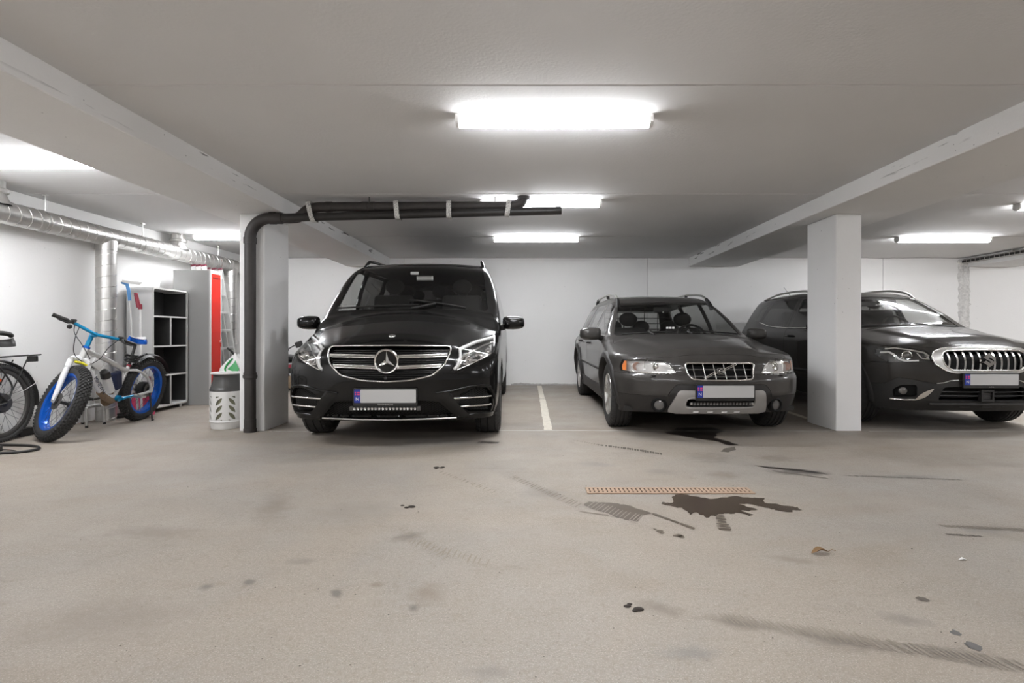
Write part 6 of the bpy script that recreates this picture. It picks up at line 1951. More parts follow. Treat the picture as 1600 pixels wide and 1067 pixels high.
def knobs(R, w, n, rows, h, size, stag=True):
    """Tread blocks round a tyre."""
    b = MB()
    for r in range(rows):
        t = -1 + 2 * r / (rows - 1)
        for k in range(n):
            a = 2 * PI * (k + (0.5 if (r % 2 and stag) else 0)) / n
            ang = t * 1.02
            rad_ = R - w / 2 + (w / 2) * math.cos(ang)
            x = w / 2 * math.sin(ang)
            rd = np.array([0, math.cos(a), math.sin(a)]); tn = np.array([0, -math.sin(a), math.cos(a)])
            nrm = math.cos(ang) * rd + np.array([math.sin(ang), 0, 0])
            bi = np.cross(tn, nrm)
            c = rd * rad_ + np.array([x, 0, 0])
            s = size
            V = []
            for hh, q in ((-0.004, 1.0), (h, 0.8)):
                for (i, j) in ((-1, -1), (1, -1), (1, 1), (-1, 1)):
                    V.append(c + nrm * hh + tn * i * s * q + bi * j * s * q)
            b.add(V, [(4, 5, 6, 7), (0, 1, 5, 4), (1, 2, 6, 5), (2, 3, 7, 6), (3, 0, 4, 7)])
    return b

def bike_wheel(parent, M4, R, w, Rr, rimw, nsp, rimmat, kn, hubr=0.03, hubw=0.10, disc=None, name='wheel'):
    """part wheel > tyre, tread_knobs, rim, hub, spoke...; M4 places it (axle along local x)."""
    wh = new_empty(name, parent=parent)
    wh.matrix_local = M4
    prof = []
    for k in range(17):
        a = -2.35 + 4.7 * k / 16
        prof.append((R - w / 2 + (w / 2) * math.cos(a), w / 2 * math.sin(a)))
    MB().lathe(prof, (0, 0, 0), (1, 0, 0), 72, closed=True).build('tyre', M['tyre2'], wh, 50)
    k = knobs(R, w, *kn).build('tread_knobs', M['tyre2'], wh, None); k['kind'] = 'stuff'
    h = rimw / 2
    MB().lathe([(Rr + 0.004, -h), (Rr + 0.006, -h * 0.9), (Rr - 0.010, -h * 0.75), (Rr - 0.018, 0), (Rr - 0.010, h * 0.75), (Rr + 0.006, h * 0.9), (Rr + 0.004, h), (Rr - 0.006, h * 0.98), (Rr - 0.022, h * 0.78), (Rr - 0.028, 0), (Rr - 0.022, -h * 0.78), (Rr - 0.006, -h * 0.98)], (0, 0, 0), (1, 0, 0), 72, closed=True).build('rim', rimmat, wh, 50)
    MB().lathe([(0.008, -hubw * 0.62), (0.010, -hubw * 0.5), (hubr, -hubw * 0.45), (hubr, -hubw * 0.38), (hubr * 0.55, -hubw * 0.3), (hubr * 0.55, hubw * 0.3), (hubr, hubw * 0.38), (hubr, hubw * 0.45), (0.010, hubw * 0.5), (0.008, hubw * 0.62)], (0, 0, 0), (1, 0, 0), 20).build('hub', M['black'], wh, 40)
    if disc:
        MB().lathe([(0.03, disc), (0.08, disc), (0.08, disc + 0.003), (0.03, disc + 0.003)], (0, 0, 0), (1, 0, 0), 32, closed=True).build('brake_disc', M['darksteel'], wh, 40)
    base = None
    for i in range(nsp):
        side = 1 if i % 2 else -1
        a = 2 * PI * i / nsp; lean = 0.32 * (1 if (i // 2) % 2 else -1)
        if base is None or i < 4:
            p0 = (side * hubw * 0.42, hubr * math.cos(lean * 3), hubr * math.sin(lean * 3))
            p1 = (side * rimw * 0.08, (Rr - 0.024), 0)
            me = MB().tube([p0, p1], 0.0016, 4, caps=False).build('spoke', M['spoke'], wh, None)
            if base is None: base = {}
            base[i % 4] = me; o = me
        else:
            o = bpy.data.objects.new('spoke', base[i % 4].data); COL.objects.link(o); o.parent = wh
        o.rotation_euler = (a, 0, 0)
    return wh

def steer_matrix(P, axis, ang):
    return Matrix.Translation(P) @ Matrix.Rotation(ang, 4, Vector(axis)) @ Matrix.Translation(-Vector(P))

def saddle_mesh(L, W, H, nose=0.28):
    """Saddle along -y (nose forward), origin at its middle on top."""
    G = np.zeros((15, 13, 3))
    for i in range(15):
        t = i / 14
        y = L / 2 - L * t
        hw = W / 2 * (math.sin(min(1, (t + 0.06) * 2.4) * PI / 2) if t < 0.36 else 1) * (1 if t < 0.30 else (nose + (1 - nose) * (0.5 + 0.5 * math.cos(PI * min(1, (t - 0.30) / 0.42)))))
        if t > 0.94: hw *= 0.7
        if t < 0.02: hw *= 0.7
        for j in range(13):
            a = PI * j / 12
            x = hw * math.cos(a); z = -H * (1 - math.sin(a) ** 0.7) + 0.018 * (2 * t - 1) ** 2
            G[i, j] = (x, y, z)
    b = MB().grid(G)
    b.add([G[0, j] for j in range(13)], [tuple(range(13))]); b.add([G[14, j] for j in range(13)], [tuple(range(13))])
    b.add([G[i, 0] for i in range(15)] + [G[i, 12] for i in range(14, -1, -1)], [tuple(range(30))])
    return b

def fat_bike():
    R, wb = 0.36, 1.22
    root = thing('fat_bike', 'fat-tyred electric bike with bright blue rims, front wheel turned to the right', 'bicycle', (-4.455, 6.41, 0), (0, rad(9.5), rad(2.0)))
    # local: x = rider's left, y = -forward, z = up; origin under the rear hub
    RH, FH = Vector((0, 0, R)), Vector((0, -wb, R))
    ax = Vector((0, 0.36, 0.933)).normalized()
    HB = Vector((0, -1.035, 0.735)); HT = HB + ax * 0.13
    ST = steer_matrix(HB, ax, rad(57))
    bike_wheel(root, Matrix.Translation(RH), R, 0.105, 0.272, 0.086, 32, M['bluerim'], (60, 7, 0.010, 0.0095), 0.045, 0.15, 0.055)
    bike_wheel(root, ST @ Matrix.Translation(FH), R, 0.105, 0.272, 0.086, 32, M['bluerim'], (60, 7, 0.010, 0.0095), 0.028, 0.13, -0.05)
    def st(p): return tuple(ST @ Vector(p))
    # frame
    BB, SC_ = (0, -0.47, 0.315), (0, -0.335, 0.60)
    fr = MB()
    fr.tube(spline([tuple(HT - ax * 0.02), (0, -0.88, 0.80), (0, -0.62, 0.71), (0, -0.42, 0.62), SC_], 6), 0.026, 12, sx=0.8)
    fr.tube([BB, SC_, (0, -0.315, 0.66)], 0.019, 12)
    fr.tube([tuple(HB - ax * 0.03), tuple(HT + ax * 0.02)], 0.028, 14)
    fr.build('frame', M['silver'], root, 50)
    d = MB().tube(spline([tuple(HB + ax * 0.02), (0, -0.88, 0.60), (0, -0.70, 0.42), (0, -0.58, 0.335), BB], 6), 0.033, 12, sx=0.85)
    d.build('down_tube', M['whitepaint'], root, 50)
    MB().tube(spline([(0, -0.70, 0.405), (0, -0.62, 0.345), (0, -0.53, 0.30), (0, -0.47, 0.295)], 5), [0.034] * 5 + [0.037] * 11, 12, sx=0.9).build('mud_splash', M['mud'], root, 50)
    lt = text_obj('MIHEWN', 0.062, M['navy'], root, (0.030, -0.755, 0.475), name='frame_lettering')
    lt.rotation_euler = (PI / 2, rad(47), PI / 2)
    for s in (-1, 1):
        st_ = MB().tube(spline([(s * 0.02, -0.33, 0.605), (s * 0.075, -0.26, 0.60), (s * 0.088, -0.12, 0.53), (s * 0.092, -0.03, 0.43), (s * 0.09, 0.0, 0.36)], 6), 0.0145, 10)
        st_.build('seat_stay', M['silver'], root, 50)
        MB().tube(spline([(s * 0.045, -0.46, 0.315), (s * 0.085, -0.36, 0.325), (s * 0.092, -0.15, 0.335), (s * 0.09, 0.0, 0.352)], 6), 0.0155, 10).build('chain_stay', M['silver'], root, 50)
        MB().prism(roundpoly([(-0.035, 0.325), (0.03, 0.34), (0.02, 0.40), (-0.02, 0.42)], 0.015), lambda a, b, t: (t, a, b), s * 0.083, s * 0.097).build('dropout', M['silver'], root, 40)
        # fork leg with white stanchion guard
        a0 = st((s * 0.075, -1.055, 0.70)); a1 = st((s * 0.076, -1.10, 0.58)); a2 = st((s * 0.076, -wb + 0.005, R + 0.0))
        MB().tube([a0, a1, a2], [0.021, 0.026, 0.017], 12).build('fork_leg', M['whitepaint'], root, 50)
        MB().tube([st((s * 0.075, -1.05, 0.715)), st((s * 0.075, -1.038, 0.75))], 0.026, 12).build('fork_cap', M['satin'], root, 50)
        MB().prism(roundpoly([(-wb - 0.02, R - 0.02), (-wb + 0.03, R - 0.02), (-wb + 0.04, R + 0.05), (-wb + 0.01, R + 0.06)], 0.01), lambda a, b, t: st((t, a, b)), s * 0.068, s * 0.082).build('fork_end', M['silver'], root, 40)
    MB().tube([st(q) for q in spline([(-0.078, -1.075, 0.66), (-0.075, -1.045, 0.725), (-0.04, -1.03, 0.752), (0.0, -1.028, 0.758), (0.04, -1.03, 0.752), (0.075, -1.045, 0.725), (0.078, -1.075, 0.66)], 5)], 0.027, 10).build('fork_crown', M['whitepaint'], root, 50)
    MB().tube([st((-0.055, -1.085, 0.725)), st((0.0, -1.085, 0.735)), st((0.05, -1.085, 0.725))], 0.012, 8).build('yellow_tape', M['yellowtape'], root, 50)
    MB().tube([tuple(HT), tuple(HT + ax * 0.02)], 0.033, 14).build('headset', M['bluerim'], root, 50)
    # stem riser, bar, grips
    top = HT + ax * 0.16
    MB().tube([tuple(HT), tuple(top)], 0.021, 12).tube([tuple(top - ax * 0.02), st(top - ax * 0.0 + Vector((0, -0.075, 0.012)))], 0.024, 10).build('stem', M['cyan'], root, 50)
    def bar(x): return Vector((x, top.y - 0.075 + 0.05 * (abs(x) / 0.35) ** 1.5, top.z + 0.012 + 0.030 * min(1, abs(x) / 0.2)))
    MB().tube([st(bar(x)) for x in np.linspace(-0.20, 0.20, 13)], 0.016, 12).build('handlebar', M['cyan'], root, 50)
    for s in (-1, 1):
        MB().tube([st(bar(s * x)) for x in (0.19, 0.25, 0.36)], 0.013, 10).build('bar_end', M['black'], root, 50)
        MB().tube([st(bar(s * x)) for x in (0.255, 0.26, 0.30, 0.37, 0.375)], [0.017, 0.02, 0.0185, 0.019, 0.021], 12).build('grip', M['black'], root, 50)
        MB().tube([st(bar(s * 0.235) + Vector((0, -0.012, -0.005))), st(bar(s * 0.26) + Vector((0, -0.05, -0.012))), st(bar(s * 0.345) + Vector((0, -0.06, -0.012)))], [0.012, 0.008, 0.006], 8).build('brake_lever', M['black'], root, 50)
        MB().box(st(bar(s * 0.215) + Vector((0, 0.0, 0.022))), (0.035, 0.05, 0.022), Matrix.Rotation(rad(57), 3, 'Z')).build('bar_switch', M['black'], root, None, bevel=0.006)
    MB().sphere(st(bar(-0.22) + Vector((0, -0.01, -0.045))), 0.022, 10, 8).build('bell', M['black'], root, 60)
    for k, (x, y1) in enumerate(((-0.20, -0.98), (0.19, -0.94), (-0.16, -0.90))):
        p = [st(bar(x) + Vector((0, -0.03, -0.01))), st(bar(x * 0.8) + Vector((-0.04, -0.13, -0.06 - 0.03 * k))), st((x * 0.5, y1 - 0.20, 0.90 - 0.06 * k)), (0.035, y1 + 0.02, 0.76 - 0.05 * k)]
        MB().tube(spline(p, 8), 0.0038, 6).build('brake_cable', M['cableblk'], root, 60)
    # saddle
    MB().tube([(0, -0.315, 0.65), (0, -0.265, 0.89)], 0.0145, 10).build('seat_post', M['black'], root, 50)
    sd = saddle_mesh(0.275, 0.155, 0.06)
    sd.xform(Matrix.Translation((0, -0.25, 0.955)) @ Matrix.Rotation(rad(-3), 4, 'X')).build('saddle', M['bluerim'], root, 50)
    saddle_mesh(0.25, 0.115, 0.012).xform(Matrix.Translation((0, -0.25, 0.962)) @ Matrix.Rotation(rad(-3), 4, 'X')).build('saddle_top', M['whitepaint'], root, 50)
    MB().tube([(0.025, -0.34, 0.90), (0.022, -0.25, 0.885), (0.03, -0.17, 0.90)], 0.005, 6).tube([(-0.025, -0.34, 0.90), (-0.022, -0.25, 0.885), (-0.03, -0.17, 0.90)], 0.005, 6).build('saddle_rail', M['steel'], root, 50)
    MB().tube([(0, -0.318, 0.64), (0, -0.313, 0.665)], 0.022, 12).build('seat_clamp', M['redpl'], root, 50)
    # mudguard
    G = []
    for i in range(18):
        a = rad(128 - 104 * i / 17)
        rr = 0.405 + 0.02 * (i / 17)
        G.append([(x * 0.052, rr * math.cos(a) + 0.0, R + rr * math.sin(a) - 0.016 * x * x) for x in np.linspace(-1, 1, 7)])
    MB().grid(np.array(G)).build('mudguard', M['black'], root, 60)
    MB().tube([(0, -0.30, 0.70), (0, -0.18, 0.745), (0, -0.05, 0.775)], 0.009, 8).build('mudguard_stay', M['black'], root, 60)
    # drive
    for s, m_ in ((1, M['cyan']), (-1, M['darksteel'])):
        MB().cyl((s * 0.03, -0.47, 0.315), (s * 0.065, -0.47, 0.315), 0.032, n=18).build('bottom_bracket', m_, root, 40)
        tip = Vector((s * 0.10, -0.47 + s * 0.165, 0.315 + s * 0.02))
        MB().tube([(s * 0.085, -0.47, 0.315), tuple(tip)], [0.016, 0.012], 8).build('crank', M['cyan'] if s > 0 else M['darksteel'], root, 50)
        pd = MB(); px_ = tip + Vector((s * 0.06, 0, 0))
        for dy in (-0.038, 0.038): pd.bar(px_ + Vector((-0.045, dy, 0)), px_ + Vector((0.045, dy, 0)), 0.008, 0.022)
        for dx in (-0.045, 0.0, 0.045): pd.bar(px_ + Vector((dx, -0.038, 0)), px_ + Vector((dx, 0.038, 0)), 0.008, 0.020)
        pd.cyl(tuple(tip), tuple(px_ + Vector((s * 0.04, 0, 0))), 0.008, n=8)
        pd.build('pedal', M['satin'] if s > 0 else M['black'], root, None)
    MB().lathe([(0.05, -0.06), (0.10, -0.06), (0.102, -0.058), (0.102, -0.066), (0.05, -0.066)], (0, -0.47, 0.315), (1, 0, 0), 40, closed=True).build('chainring', M['mud'], root, 40)
    ch = [(-0.063, -0.47 + 0.1 * math.cos(a), 0.315 + 0.1 * math.sin(a)) for a in np.linspace(PI / 2, PI * 1.5, 12)][::-1]
    ch = [(-0.063, y if y < -0.47 else y, z) for _, y, z in ch] + [(-0.063, 0.0, R + 0.045)] + [(-0.063, 0.045 * math.cos(a), R + 0.045 * math.sin(a)) for a in np.linspace(PI / 2 - 0.2, -PI / 2, 8)]
    MB().tube(ch, 0.005, 5, closed=True).build('chain', M['mud'], root, None)
    MB().lathe([(0.02, -0.045), (0.055, -0.05), (0.05, -0.06), (0.04, -0.075), (0.02, -0.08)], (0, 0, R), (1, 0, 0), 28).build('cassette', M['darksteel'], root, 40)
    MB().lathe([(0.02, 0.035), (0.082, 0.03), (0.088, 0.0), (0.082, -0.035), (0.02, -0.04)], (0, 0, R), (1, 0, 0), 32).build('hub_motor', M['black'], root, 40)
    MB().lathe([(0.028, 0.060), (0.078, 0.060), (0.080, 0.0615), (0.078, 0.063), (0.028, 0.063)], (0, 0, R), (1, 0, 0), 36, closed=True).build('brake_disc', M['darksteel'], root, 40)
    # battery and bottle in the triangle
    MB().tube([(0.0, -0.72, 0.47), (0.0, -0.50, 0.62)], 0.0, 4)
    MB().cyl((0.015, -0.565, 0.395), (0.01, -0.665, 0.565), 0.043, n=18).build('bottle', M['bucket'], root, 40)
    MB().tube([(0.01, -0.655, 0.55), (0.01, -0.69, 0.61), (0.01, -0.70, 0.63)], [0.046, 0.044, 0.02], 16).build('bottle_cap', M['black'], root, 40)
    MB().box((0, -0.475, 0.50), (0.07, 0.10, 0.20), Matrix.Rotation(rad(16), 3, 'X')).build('battery', M['navy'], root, None, bevel=0.02)
    MB().box((0, -0.84, 0.70), (0.09, 0.16, 0.10), Matrix.Rotation(rad(-28), 3, 'X')).build('frame_bag', M['bag'], root, 40, bevel=0.03)
    # kickstand on the near side, touching the floor
    inv = Matrix.Rotation(rad(-9.5), 4, 'Y')
    foot = inv @ Vector((0.20, -0.06, 0.006))
    MB().tube([(0.098, -0.03, 0.335), tuple(foot)], [0.011, 0.009], 8).tube([tuple(foot + Vector((0, -0.006, 0.0))), tuple(foot + Vector((0.0, 0.02, 0.001)))], 0.0085, 8).build('kickstand', M['black'], root, 50)
    # coiled lock on the seat post: a thing of its own
    lk = thing('cable_lock', 'black coiled cable lock hung below the fat bike saddle', 'lock', tuple(root.matrix_basis @ Vector((0, -0.30, 0.72))), (0, rad(9.5), 0))
    pts = [(0.055 * math.cos(a) + 0.01, 0.075 * math.sin(a), -0.03 + 0.008 * math.sin(1.7 * a) + 0.011 * a / PI) for a in np.linspace(0, 8 * PI, 110)]
    MB().tube(pts, 0.0068, 6).build('cable', M['cableblk'], lk, 60)
    MB().cyl((0.06, 0.02, -0.03), (0.05, 0.075, -0.02), 0.013, n=12).build('lock_barrel', M['black'], lk, 40)
fat_bike()

def city_bike():
    R = 0.358
    root = thing('city_bike', 'dark bicycle with rear rack, cut off by the left frame edge', 'bicycle', (-4.765, 5.06, 0), (0, rad(-2.5), rad(1.0)))
    wh = bike_wheel(root, Matrix.Translation((0, 0, R)), R, 0.052, 0.305, 0.03, 36, M['darksteel'], (90, 5, 0.006, 0.006), 0.035, 0.12, 0.05)
    bike_wheel(root, Matrix.Translation((0, -1.10, R)), R, 0.052, 0.305, 0.03, 36, M['darksteel'], (90, 5, 0.006, 0.006), 0.025, 0.10)
    MB().prism(roundpoly([(-0.045, -0.014), (0.045, -0.014), (0.045, 0.014), (-0.045, 0.014)], 0.012), lambda a, b, t: (t, a, b), 0.012, 0.022).xform(Matrix.Translation((0, -0.03, 0.215)) @ Matrix.Rotation(rad(-12), 4, 'X')).build('spoke_reflector', M['reflor'], wh, 40)
    K = M['black']
    MB().lathe([(0.02, 0.045), (0.088, 0.038), (0.094, 0.0), (0.088, -0.038), (0.02, -0.045)], (0, 0, R), (1, 0, 0), 32).build('hub_motor', K, root, 40)
    BB, SC_ = (0, -0.45, 0.29), (0, -0.30, 0.74)
    b = MB()
    b.tube([BB, SC_], 0.018, 12).tube([BB, (0, -0.86, 0.66)], 0.026, 12).tube([(0, -0.32, 0.68), (0, -0.87, 0.78)], 0.020, 12).tube([(0, -0.85, 0.62), (0, -0.80, 0.84)], 0.022, 12)
    b.build('frame', K, root, 50)
    for s in (-1, 1):
        MB().tube(spline([(s * 0.02, -0.315, 0.68), (s * 0.07, -0.20, 0.58), (s * 0.075, 0.0, R + 0.01)], 5), 0.012, 8).build('seat_stay', K, root, 50)
        MB().tube(spline([(s * 0.03, -0.44, 0.29), (s * 0.07, -0.25, 0.31), (s * 0.075, 0.0, R)], 5), 0.013, 8).build('chain_stay', K, root, 50)
        MB().tube([(s * 0.05, -0.86, 0.60), (s * 0.052, -1.10, R)], 0.016, 8).build('fork_leg', K, root, 50)
        # rack legs and mudguard stays
        MB().tube(spline([(s * 0.062, -0.12, 0.765), (s * 0.066, -0.06, 0.70), (s * 0.074, 0.055, 0.52), (s * 0.08, 0.02, 0.39)], 5), 0.0075, 8).build('rack_leg', K, root, 50)
        MB().tube([(s * 0.075, 0.01, R + 0.02), (s * 0.05, 0.36, 0.52)], 0.003, 6).build('mudguard_stay', M['steel'], root, 50)
        MB().tube([(s * 0.075, 0.012, R + 0.03), (s * 0.066, 0.24, 0.745)], 0.006, 6).build('rack_strut', K, root, 50)
    rk = new_empty('rear_rack', (0, 0, 0), (0, 0, 0), root)
    for x in (-0.062, 0.062): MB().tube(spline([(x * 0.5, -0.24, 0.755), (x, -0.20, 0.768), (x, 0.0, 0.775), (x, 0.40, 0.785)], 5), 0.006, 8).build('rack_rail', K, rk, 50)
    MB().tube([(-0.03, -0.2, 0.772), (-0.03, 0.39, 0.784)], 0.0045, 6).build('rack_rail', K, rk, 50)
    for y in (-0.1, 0.06, 0.22, 0.39): MB().tube([(-0.062, y, 0.776), (0.062, y, 0.778)], 0.0045, 6).build('rack_bar', M['satin'], rk, 50)
    MB().box((0, 0.375, 0.745), (0.09, 0.03, 0.055)).build('rear_lamp', K, rk, None, bevel=0.006)
    G = []
    for i in range(22):
        a = rad(150 - 160 * i / 21); rr = R + 0.035
        G.append([(x * 0.034, rr * math.cos(a), R + rr * math.sin(a) - 0.014 * x * x) for x in np.linspace(-1, 1, 7)])
    MB().grid(np.array(G)).build('mudguard', K, root, 60)
    MB().tube([(0, -0.30, 0.74), (0, -0.02, 0.88)], 0.0145, 10).build('seat_post', K, root, 50)
    saddle_mesh(0.27, 0.17, 0.07).xform(Matrix.Translation((0, 0.04, 0.935))).build('saddle', K, root, 50)
    MB().tube(spline([(0.03, -0.11, 0.985), (0.03, 0.01, 0.995), (0.02, 0.11, 0.985), (0.0, 0.16, 0.968)], 5), [0.022] * 15 + [0.018], 10).build('saddle_bag', K, root, 60)
    MB().tube([(-0.3, -0.74, 1.05), (-0.15, -0.85, 1.06), (0.15, -0.85, 1.06), (0.3, -0.74, 1.05)], 0.013, 8).tube([(0, -0.80, 0.84), (0, -0.83, 1.05)], 0.015, 8).build('handlebar', K, root, 50)
    MB().tube([(-0.05, -0.45, 0.29), (0.10, -0.45, 0.29)], 0.02, 10).tube([(0.085, -0.45, 0.29), (0.09, -0.60, 0.22)], 0.012, 8).build('crank', K, root, 50)
    MB().lathe([(0.04, -0.05), (0.09, -0.05), (0.09, -0.055), (0.04, -0.055)], (0, -0.45, 0.29), (1, 0, 0), 32, closed=True).build('chainring', K, root, 40)
    inv = Matrix.Rotation(rad(2.5), 4, 'Y')
    foot = inv @ Vector((0.175, -0.235, 0.012))
    MB().tube([(0.06, -0.40, 0.30), tuple(foot)], [0.016, 0.013], 8).build('kickstand', M['darksteel'], root, 50)
    MB().bar(tuple(foot + Vector((0.0, -0.03, -0.003))), tuple(foot + Vector((0.015, 0.035, -0.003))), 0.035, 0.014).build('kickstand_foot', K, root, None, bevel=0.004)
city_bike()

# ------------------------------------------------------------------ clutter by the left wall
def clutter():
    t = thing('floor_hose', 'black hose looped on the floor at the left frame edge', 'hose', (-4.40, 4.66, 0))
    pts = spline([(-0.25, 0.24, 0.012), (0.05, 0.215, 0.012), (0.22, 0.13, 0.012), (0.275, 0.02, 0.012), (0.20, -0.075, 0.012), (0.02, -0.125, 0.012), (-0.25, -0.15, 0.012)], 8)
    MB().tube(pts, 0.011, 8).build('hose', M['black'], t, 60)
    MB().box((-0.06, 0.0, 0.022), (0.12, 0.07, 0.042)).build('plug_block', M['black'], t, None, bevel=0.006)
    MB().tube(spline([(0.0, 0.0, 0.02), (0.06, 0.02, 0.012), (0.13, 0.01, 0.008), (0.16, -0.01, 0.006)], 6), 0.004, 6).build('lead', M['black'], t, 60)
    MB().box((-0.08, -0.085, 0.012), (0.05, 0.035, 0.024)).build('orange_plug', M['reflor'], t, None, bevel=0.005)
    t = thing('wall_bar', 'low black bar with an upright end block, on the floor along the left wall', 'bar', (-4.86, 5.0, 0))
    MB().box2((-0.02, -0.5, 0.0), (0.03, 0.50, 0.022)).build('bar', M['black'], t, None, bevel=0.004)
    MB().prism([(0.32, 0.012), (0.50, 0.012), (0.50, 0.075), (0.29, 0.075)], lambda a, b, q: (q, a, b), -0.04, 0.045).build('end_block', M['black'], t, None, bevel=0.004)
    # step stool of bent chrome tube
    t = thing('step_stool', 'low stool of bent chrome tube behind the fat bike', 'stool', (-4.72, 5.97, 0))
    for s, yy in ((-1, -0.125), (1, 0.125)):
        MB().tube(spline([(0.12, yy, 0.02), (0.115, yy, 0.17), (0.09, yy * 0.9, 0.21), (-0.09, yy * 0.9, 0.21), (-0.115, yy, 0.17), (-0.12, yy, 0.02)], 6), 0.0115, 10).build('leg_frame', M['steel'], t, 60)
    MB().tube([(0.115, 0.12, 0.02), (0.115, 0.12, 0.30)], 0.0115, 10).build('leg', M['steel'], t, 60)
    MB().tube([(-0.115, 0.12, 0.02), (-0.115, 0.12, 0.30)], 0.0115, 10).build('leg', M['steel'], t, 60)
    for x in (-0.09, 0.09): MB().tube([(x, -0.115, 0.205), (x, 0.13, 0.205)], 0.009, 8).build('rail', M['steel'], t, 60)
    MB().box2((-0.10, -0.115, 0.214), (0.10, 0.10, 0.232)).build('seat', M['bucket'], t, None, bevel=0.006)
    for x in (-0.12, 0.12):
        for y in (-0.125, 0.125): MB().cyl((x, y, 0.001), (x, y, 0.028), 0.015, n=10).build('foot', M['black'], t, 40)
    t = thing('bucket', 'pale plastic bucket standing on the chrome stool', 'bucket', (-4.72, 5.965, 0.233))
    MB().lathe([(0, 0.0), (0.082, 0.0), (0.088, 0.01), (0.108, 0.30), (0.116, 0.302), (0.116, 0.312), (0.106, 0.312), (0.084, 0.014), (0, 0.012)], (0, 0, 0), (0, 0, 1), 36).build('pail', M['bucket'], t, 40)
    MB().tube([(0.117 * math.cos(a), 0.117 * math.sin(a), 0.292 - 0.11 * math.sin(a) ** 2) for a in np.linspace(0, PI, 16)], 0.003, 6).build('bail', M['steel'], t, 60)
    t = thing('black_tray', 'round black tray on the floor behind the fat bike rear wheel', 'tray', (-4.785, 6.585, fz(6.585)))
    MB().lathe([(0, 0.004), (0.09, 0.004), (0.105, 0.03), (0.11, 0.032), (0.095, 0.0), (0, 0.0)], (0, 0, 0), (0, 0, 1), 36).build('tray', M['black'], t, 40)
    t = thing('dustpan', 'pink plastic dustpan standing behind the fat bike rear wheel', 'dustpan', (-4.66, 6.785, fz(6.785)))
    P = lambda a, b, q: (a, 0.08 * b / 0.4 - 0.03 + q, b)
    MB().prism(roundpoly([(-0.16, 0.003), (0.15, 0.003), (0.12, 0.26), (-0.12, 0.26)], 0.03), P, 0.0, 0.006).build('pan', M['pink'], t, None)
    for x0, x1 in ((-0.162, -0.122), (0.152, 0.122)):
        MB().add([(x0, 0.0, 0.003), (x0, -0.09, 0.003), (x1, 0.04, 0.26), (x1, 0.064, 0.26), (x0 * 0.97, 0.0, 0.003), (x0 * 0.97, -0.09, 0.003), (x1 * 0.97, 0.04, 0.26), (x1 * 0.97, 0.064, 0.26)], [(0, 1, 2, 3), (4, 5, 6, 7), (0, 1, 5, 4), (1, 2, 6, 5), (2, 3, 7, 6), (3, 0, 4, 7)]).build('pan_side', M['pink'], t, None)
    MB().tube([(0.06, 0.03, 0.25), (0.06, 0.035, 0.36), (0.06, 0.03, 0.46)], [0.02, 0.014, 0.018], 10).build('handle', M['redpl'], t, 50)
clutter()

# ------------------------------------------------------------------ low machine behind the left pillar
def quad():
    t = thing('quad_bike', 'small dark machine with mirror stalk and red stripe, between left pillar and van', 'quad bike', (-4.05, 9.25, fz(9.25)))
    K = M['black']
    MB().sphere((0.0, 0.1, 0.50), 0.20, 18, 10, (1.55, 1.5, 0.55)).build('fairing', M['gloss'], t, 60)
    MB().box((0.0, 0.12, 0.42), (0.60, 0.5, 0.10)).build('side_panel', M['darkalloy'], t, None, bevel=0.02)
    MB().box((0.05, -0.14, 0.415), (0.48, 0.02, 0.05)).build('red_stripe', M['redpl'], t, None, bevel=0.004)
    MB().box((0.0, 0.12, 0.33), (0.62, 0.5, 0.07)).build('lower_panel', K, t, None, bevel=0.01)
    MB().box((0.0, -0.10, 0.15), (0.58, 0.06, 0.20)).build('front_guard', M['mud'], t, None, bevel=0.01)
    MB().box((0.0, -0.13, 0.035), (0.60, 0.05, 0.03)).build('runner', K, t, None, bevel=0.005)
    for x in (-0.24, 0.24):
        for y in (0.0, 0.5):
            MB().lathe([(0.03, -0.05), (0.10, -0.055), (0.13, -0.04), (0.13, 0.04), (0.10, 0.055), (0.03, 0.05)], (x * 0.9, y + 0.14, 0.131), (1, 0, 0), 24).build('wheel', M['rubber'], t, 40)
    MB().tube([(0.0, 0.05, 0.58), (0.10, 0.0, 0.68), (0.22, -0.02, 0.745), (0.27, -0.02, 0.76)], 0.010, 8).build('mirror_stalk', K, t, 60)
    MB().box((0.305, -0.02, 0.770), (0.125, 0.03, 0.095), Matrix.Rotation(rad(-18), 3, 'Y')).build('mirror', M['clad'], t, None, bevel=0.012)
    MB().tube([(-0.28, 0.05, 0.70), (0.0, 0.0, 0.66), (0.12, 0.02, 0.68)], 0.013, 8).build('handlebar', K, t, 60)
quad()
# ------------------------------------------------------------------ marks and small things on the floor
M['wet'] = mat('wet_concrete', (0.056, 0.040, 0.027), 0.25, noise=0.3, nscale=7)
M['wet2'] = mat('damp_concrete', (0.10, 0.078, 0.056), 0.5, noise=0.3, nscale=9)
M['oil'] = mat('oil_stain', (0.028, 0.022, 0.018), 0.35, noise=0.3, nscale=9)
M['tread'] = mat('tyre_dirt', (0.105, 0.088, 0.072), 0.85, noise=0.3, nscale=40)
M['tread2'] = mat('pale_tyre_dirt', (0.225, 0.192, 0.158), 0.9, noise=0.2, nscale=40)
M['tread3'] = mat('faint_tyre_dirt', (0.262, 0.226, 0.186), 0.9, noise=0.2, nscale=40)
M['clod'] = mat('dark_dirt', (0.04, 0.032, 0.026), 0.95)
M['leaf'] = mat('dry_leaf', (0.22, 0.13, 0.06), 0.8)

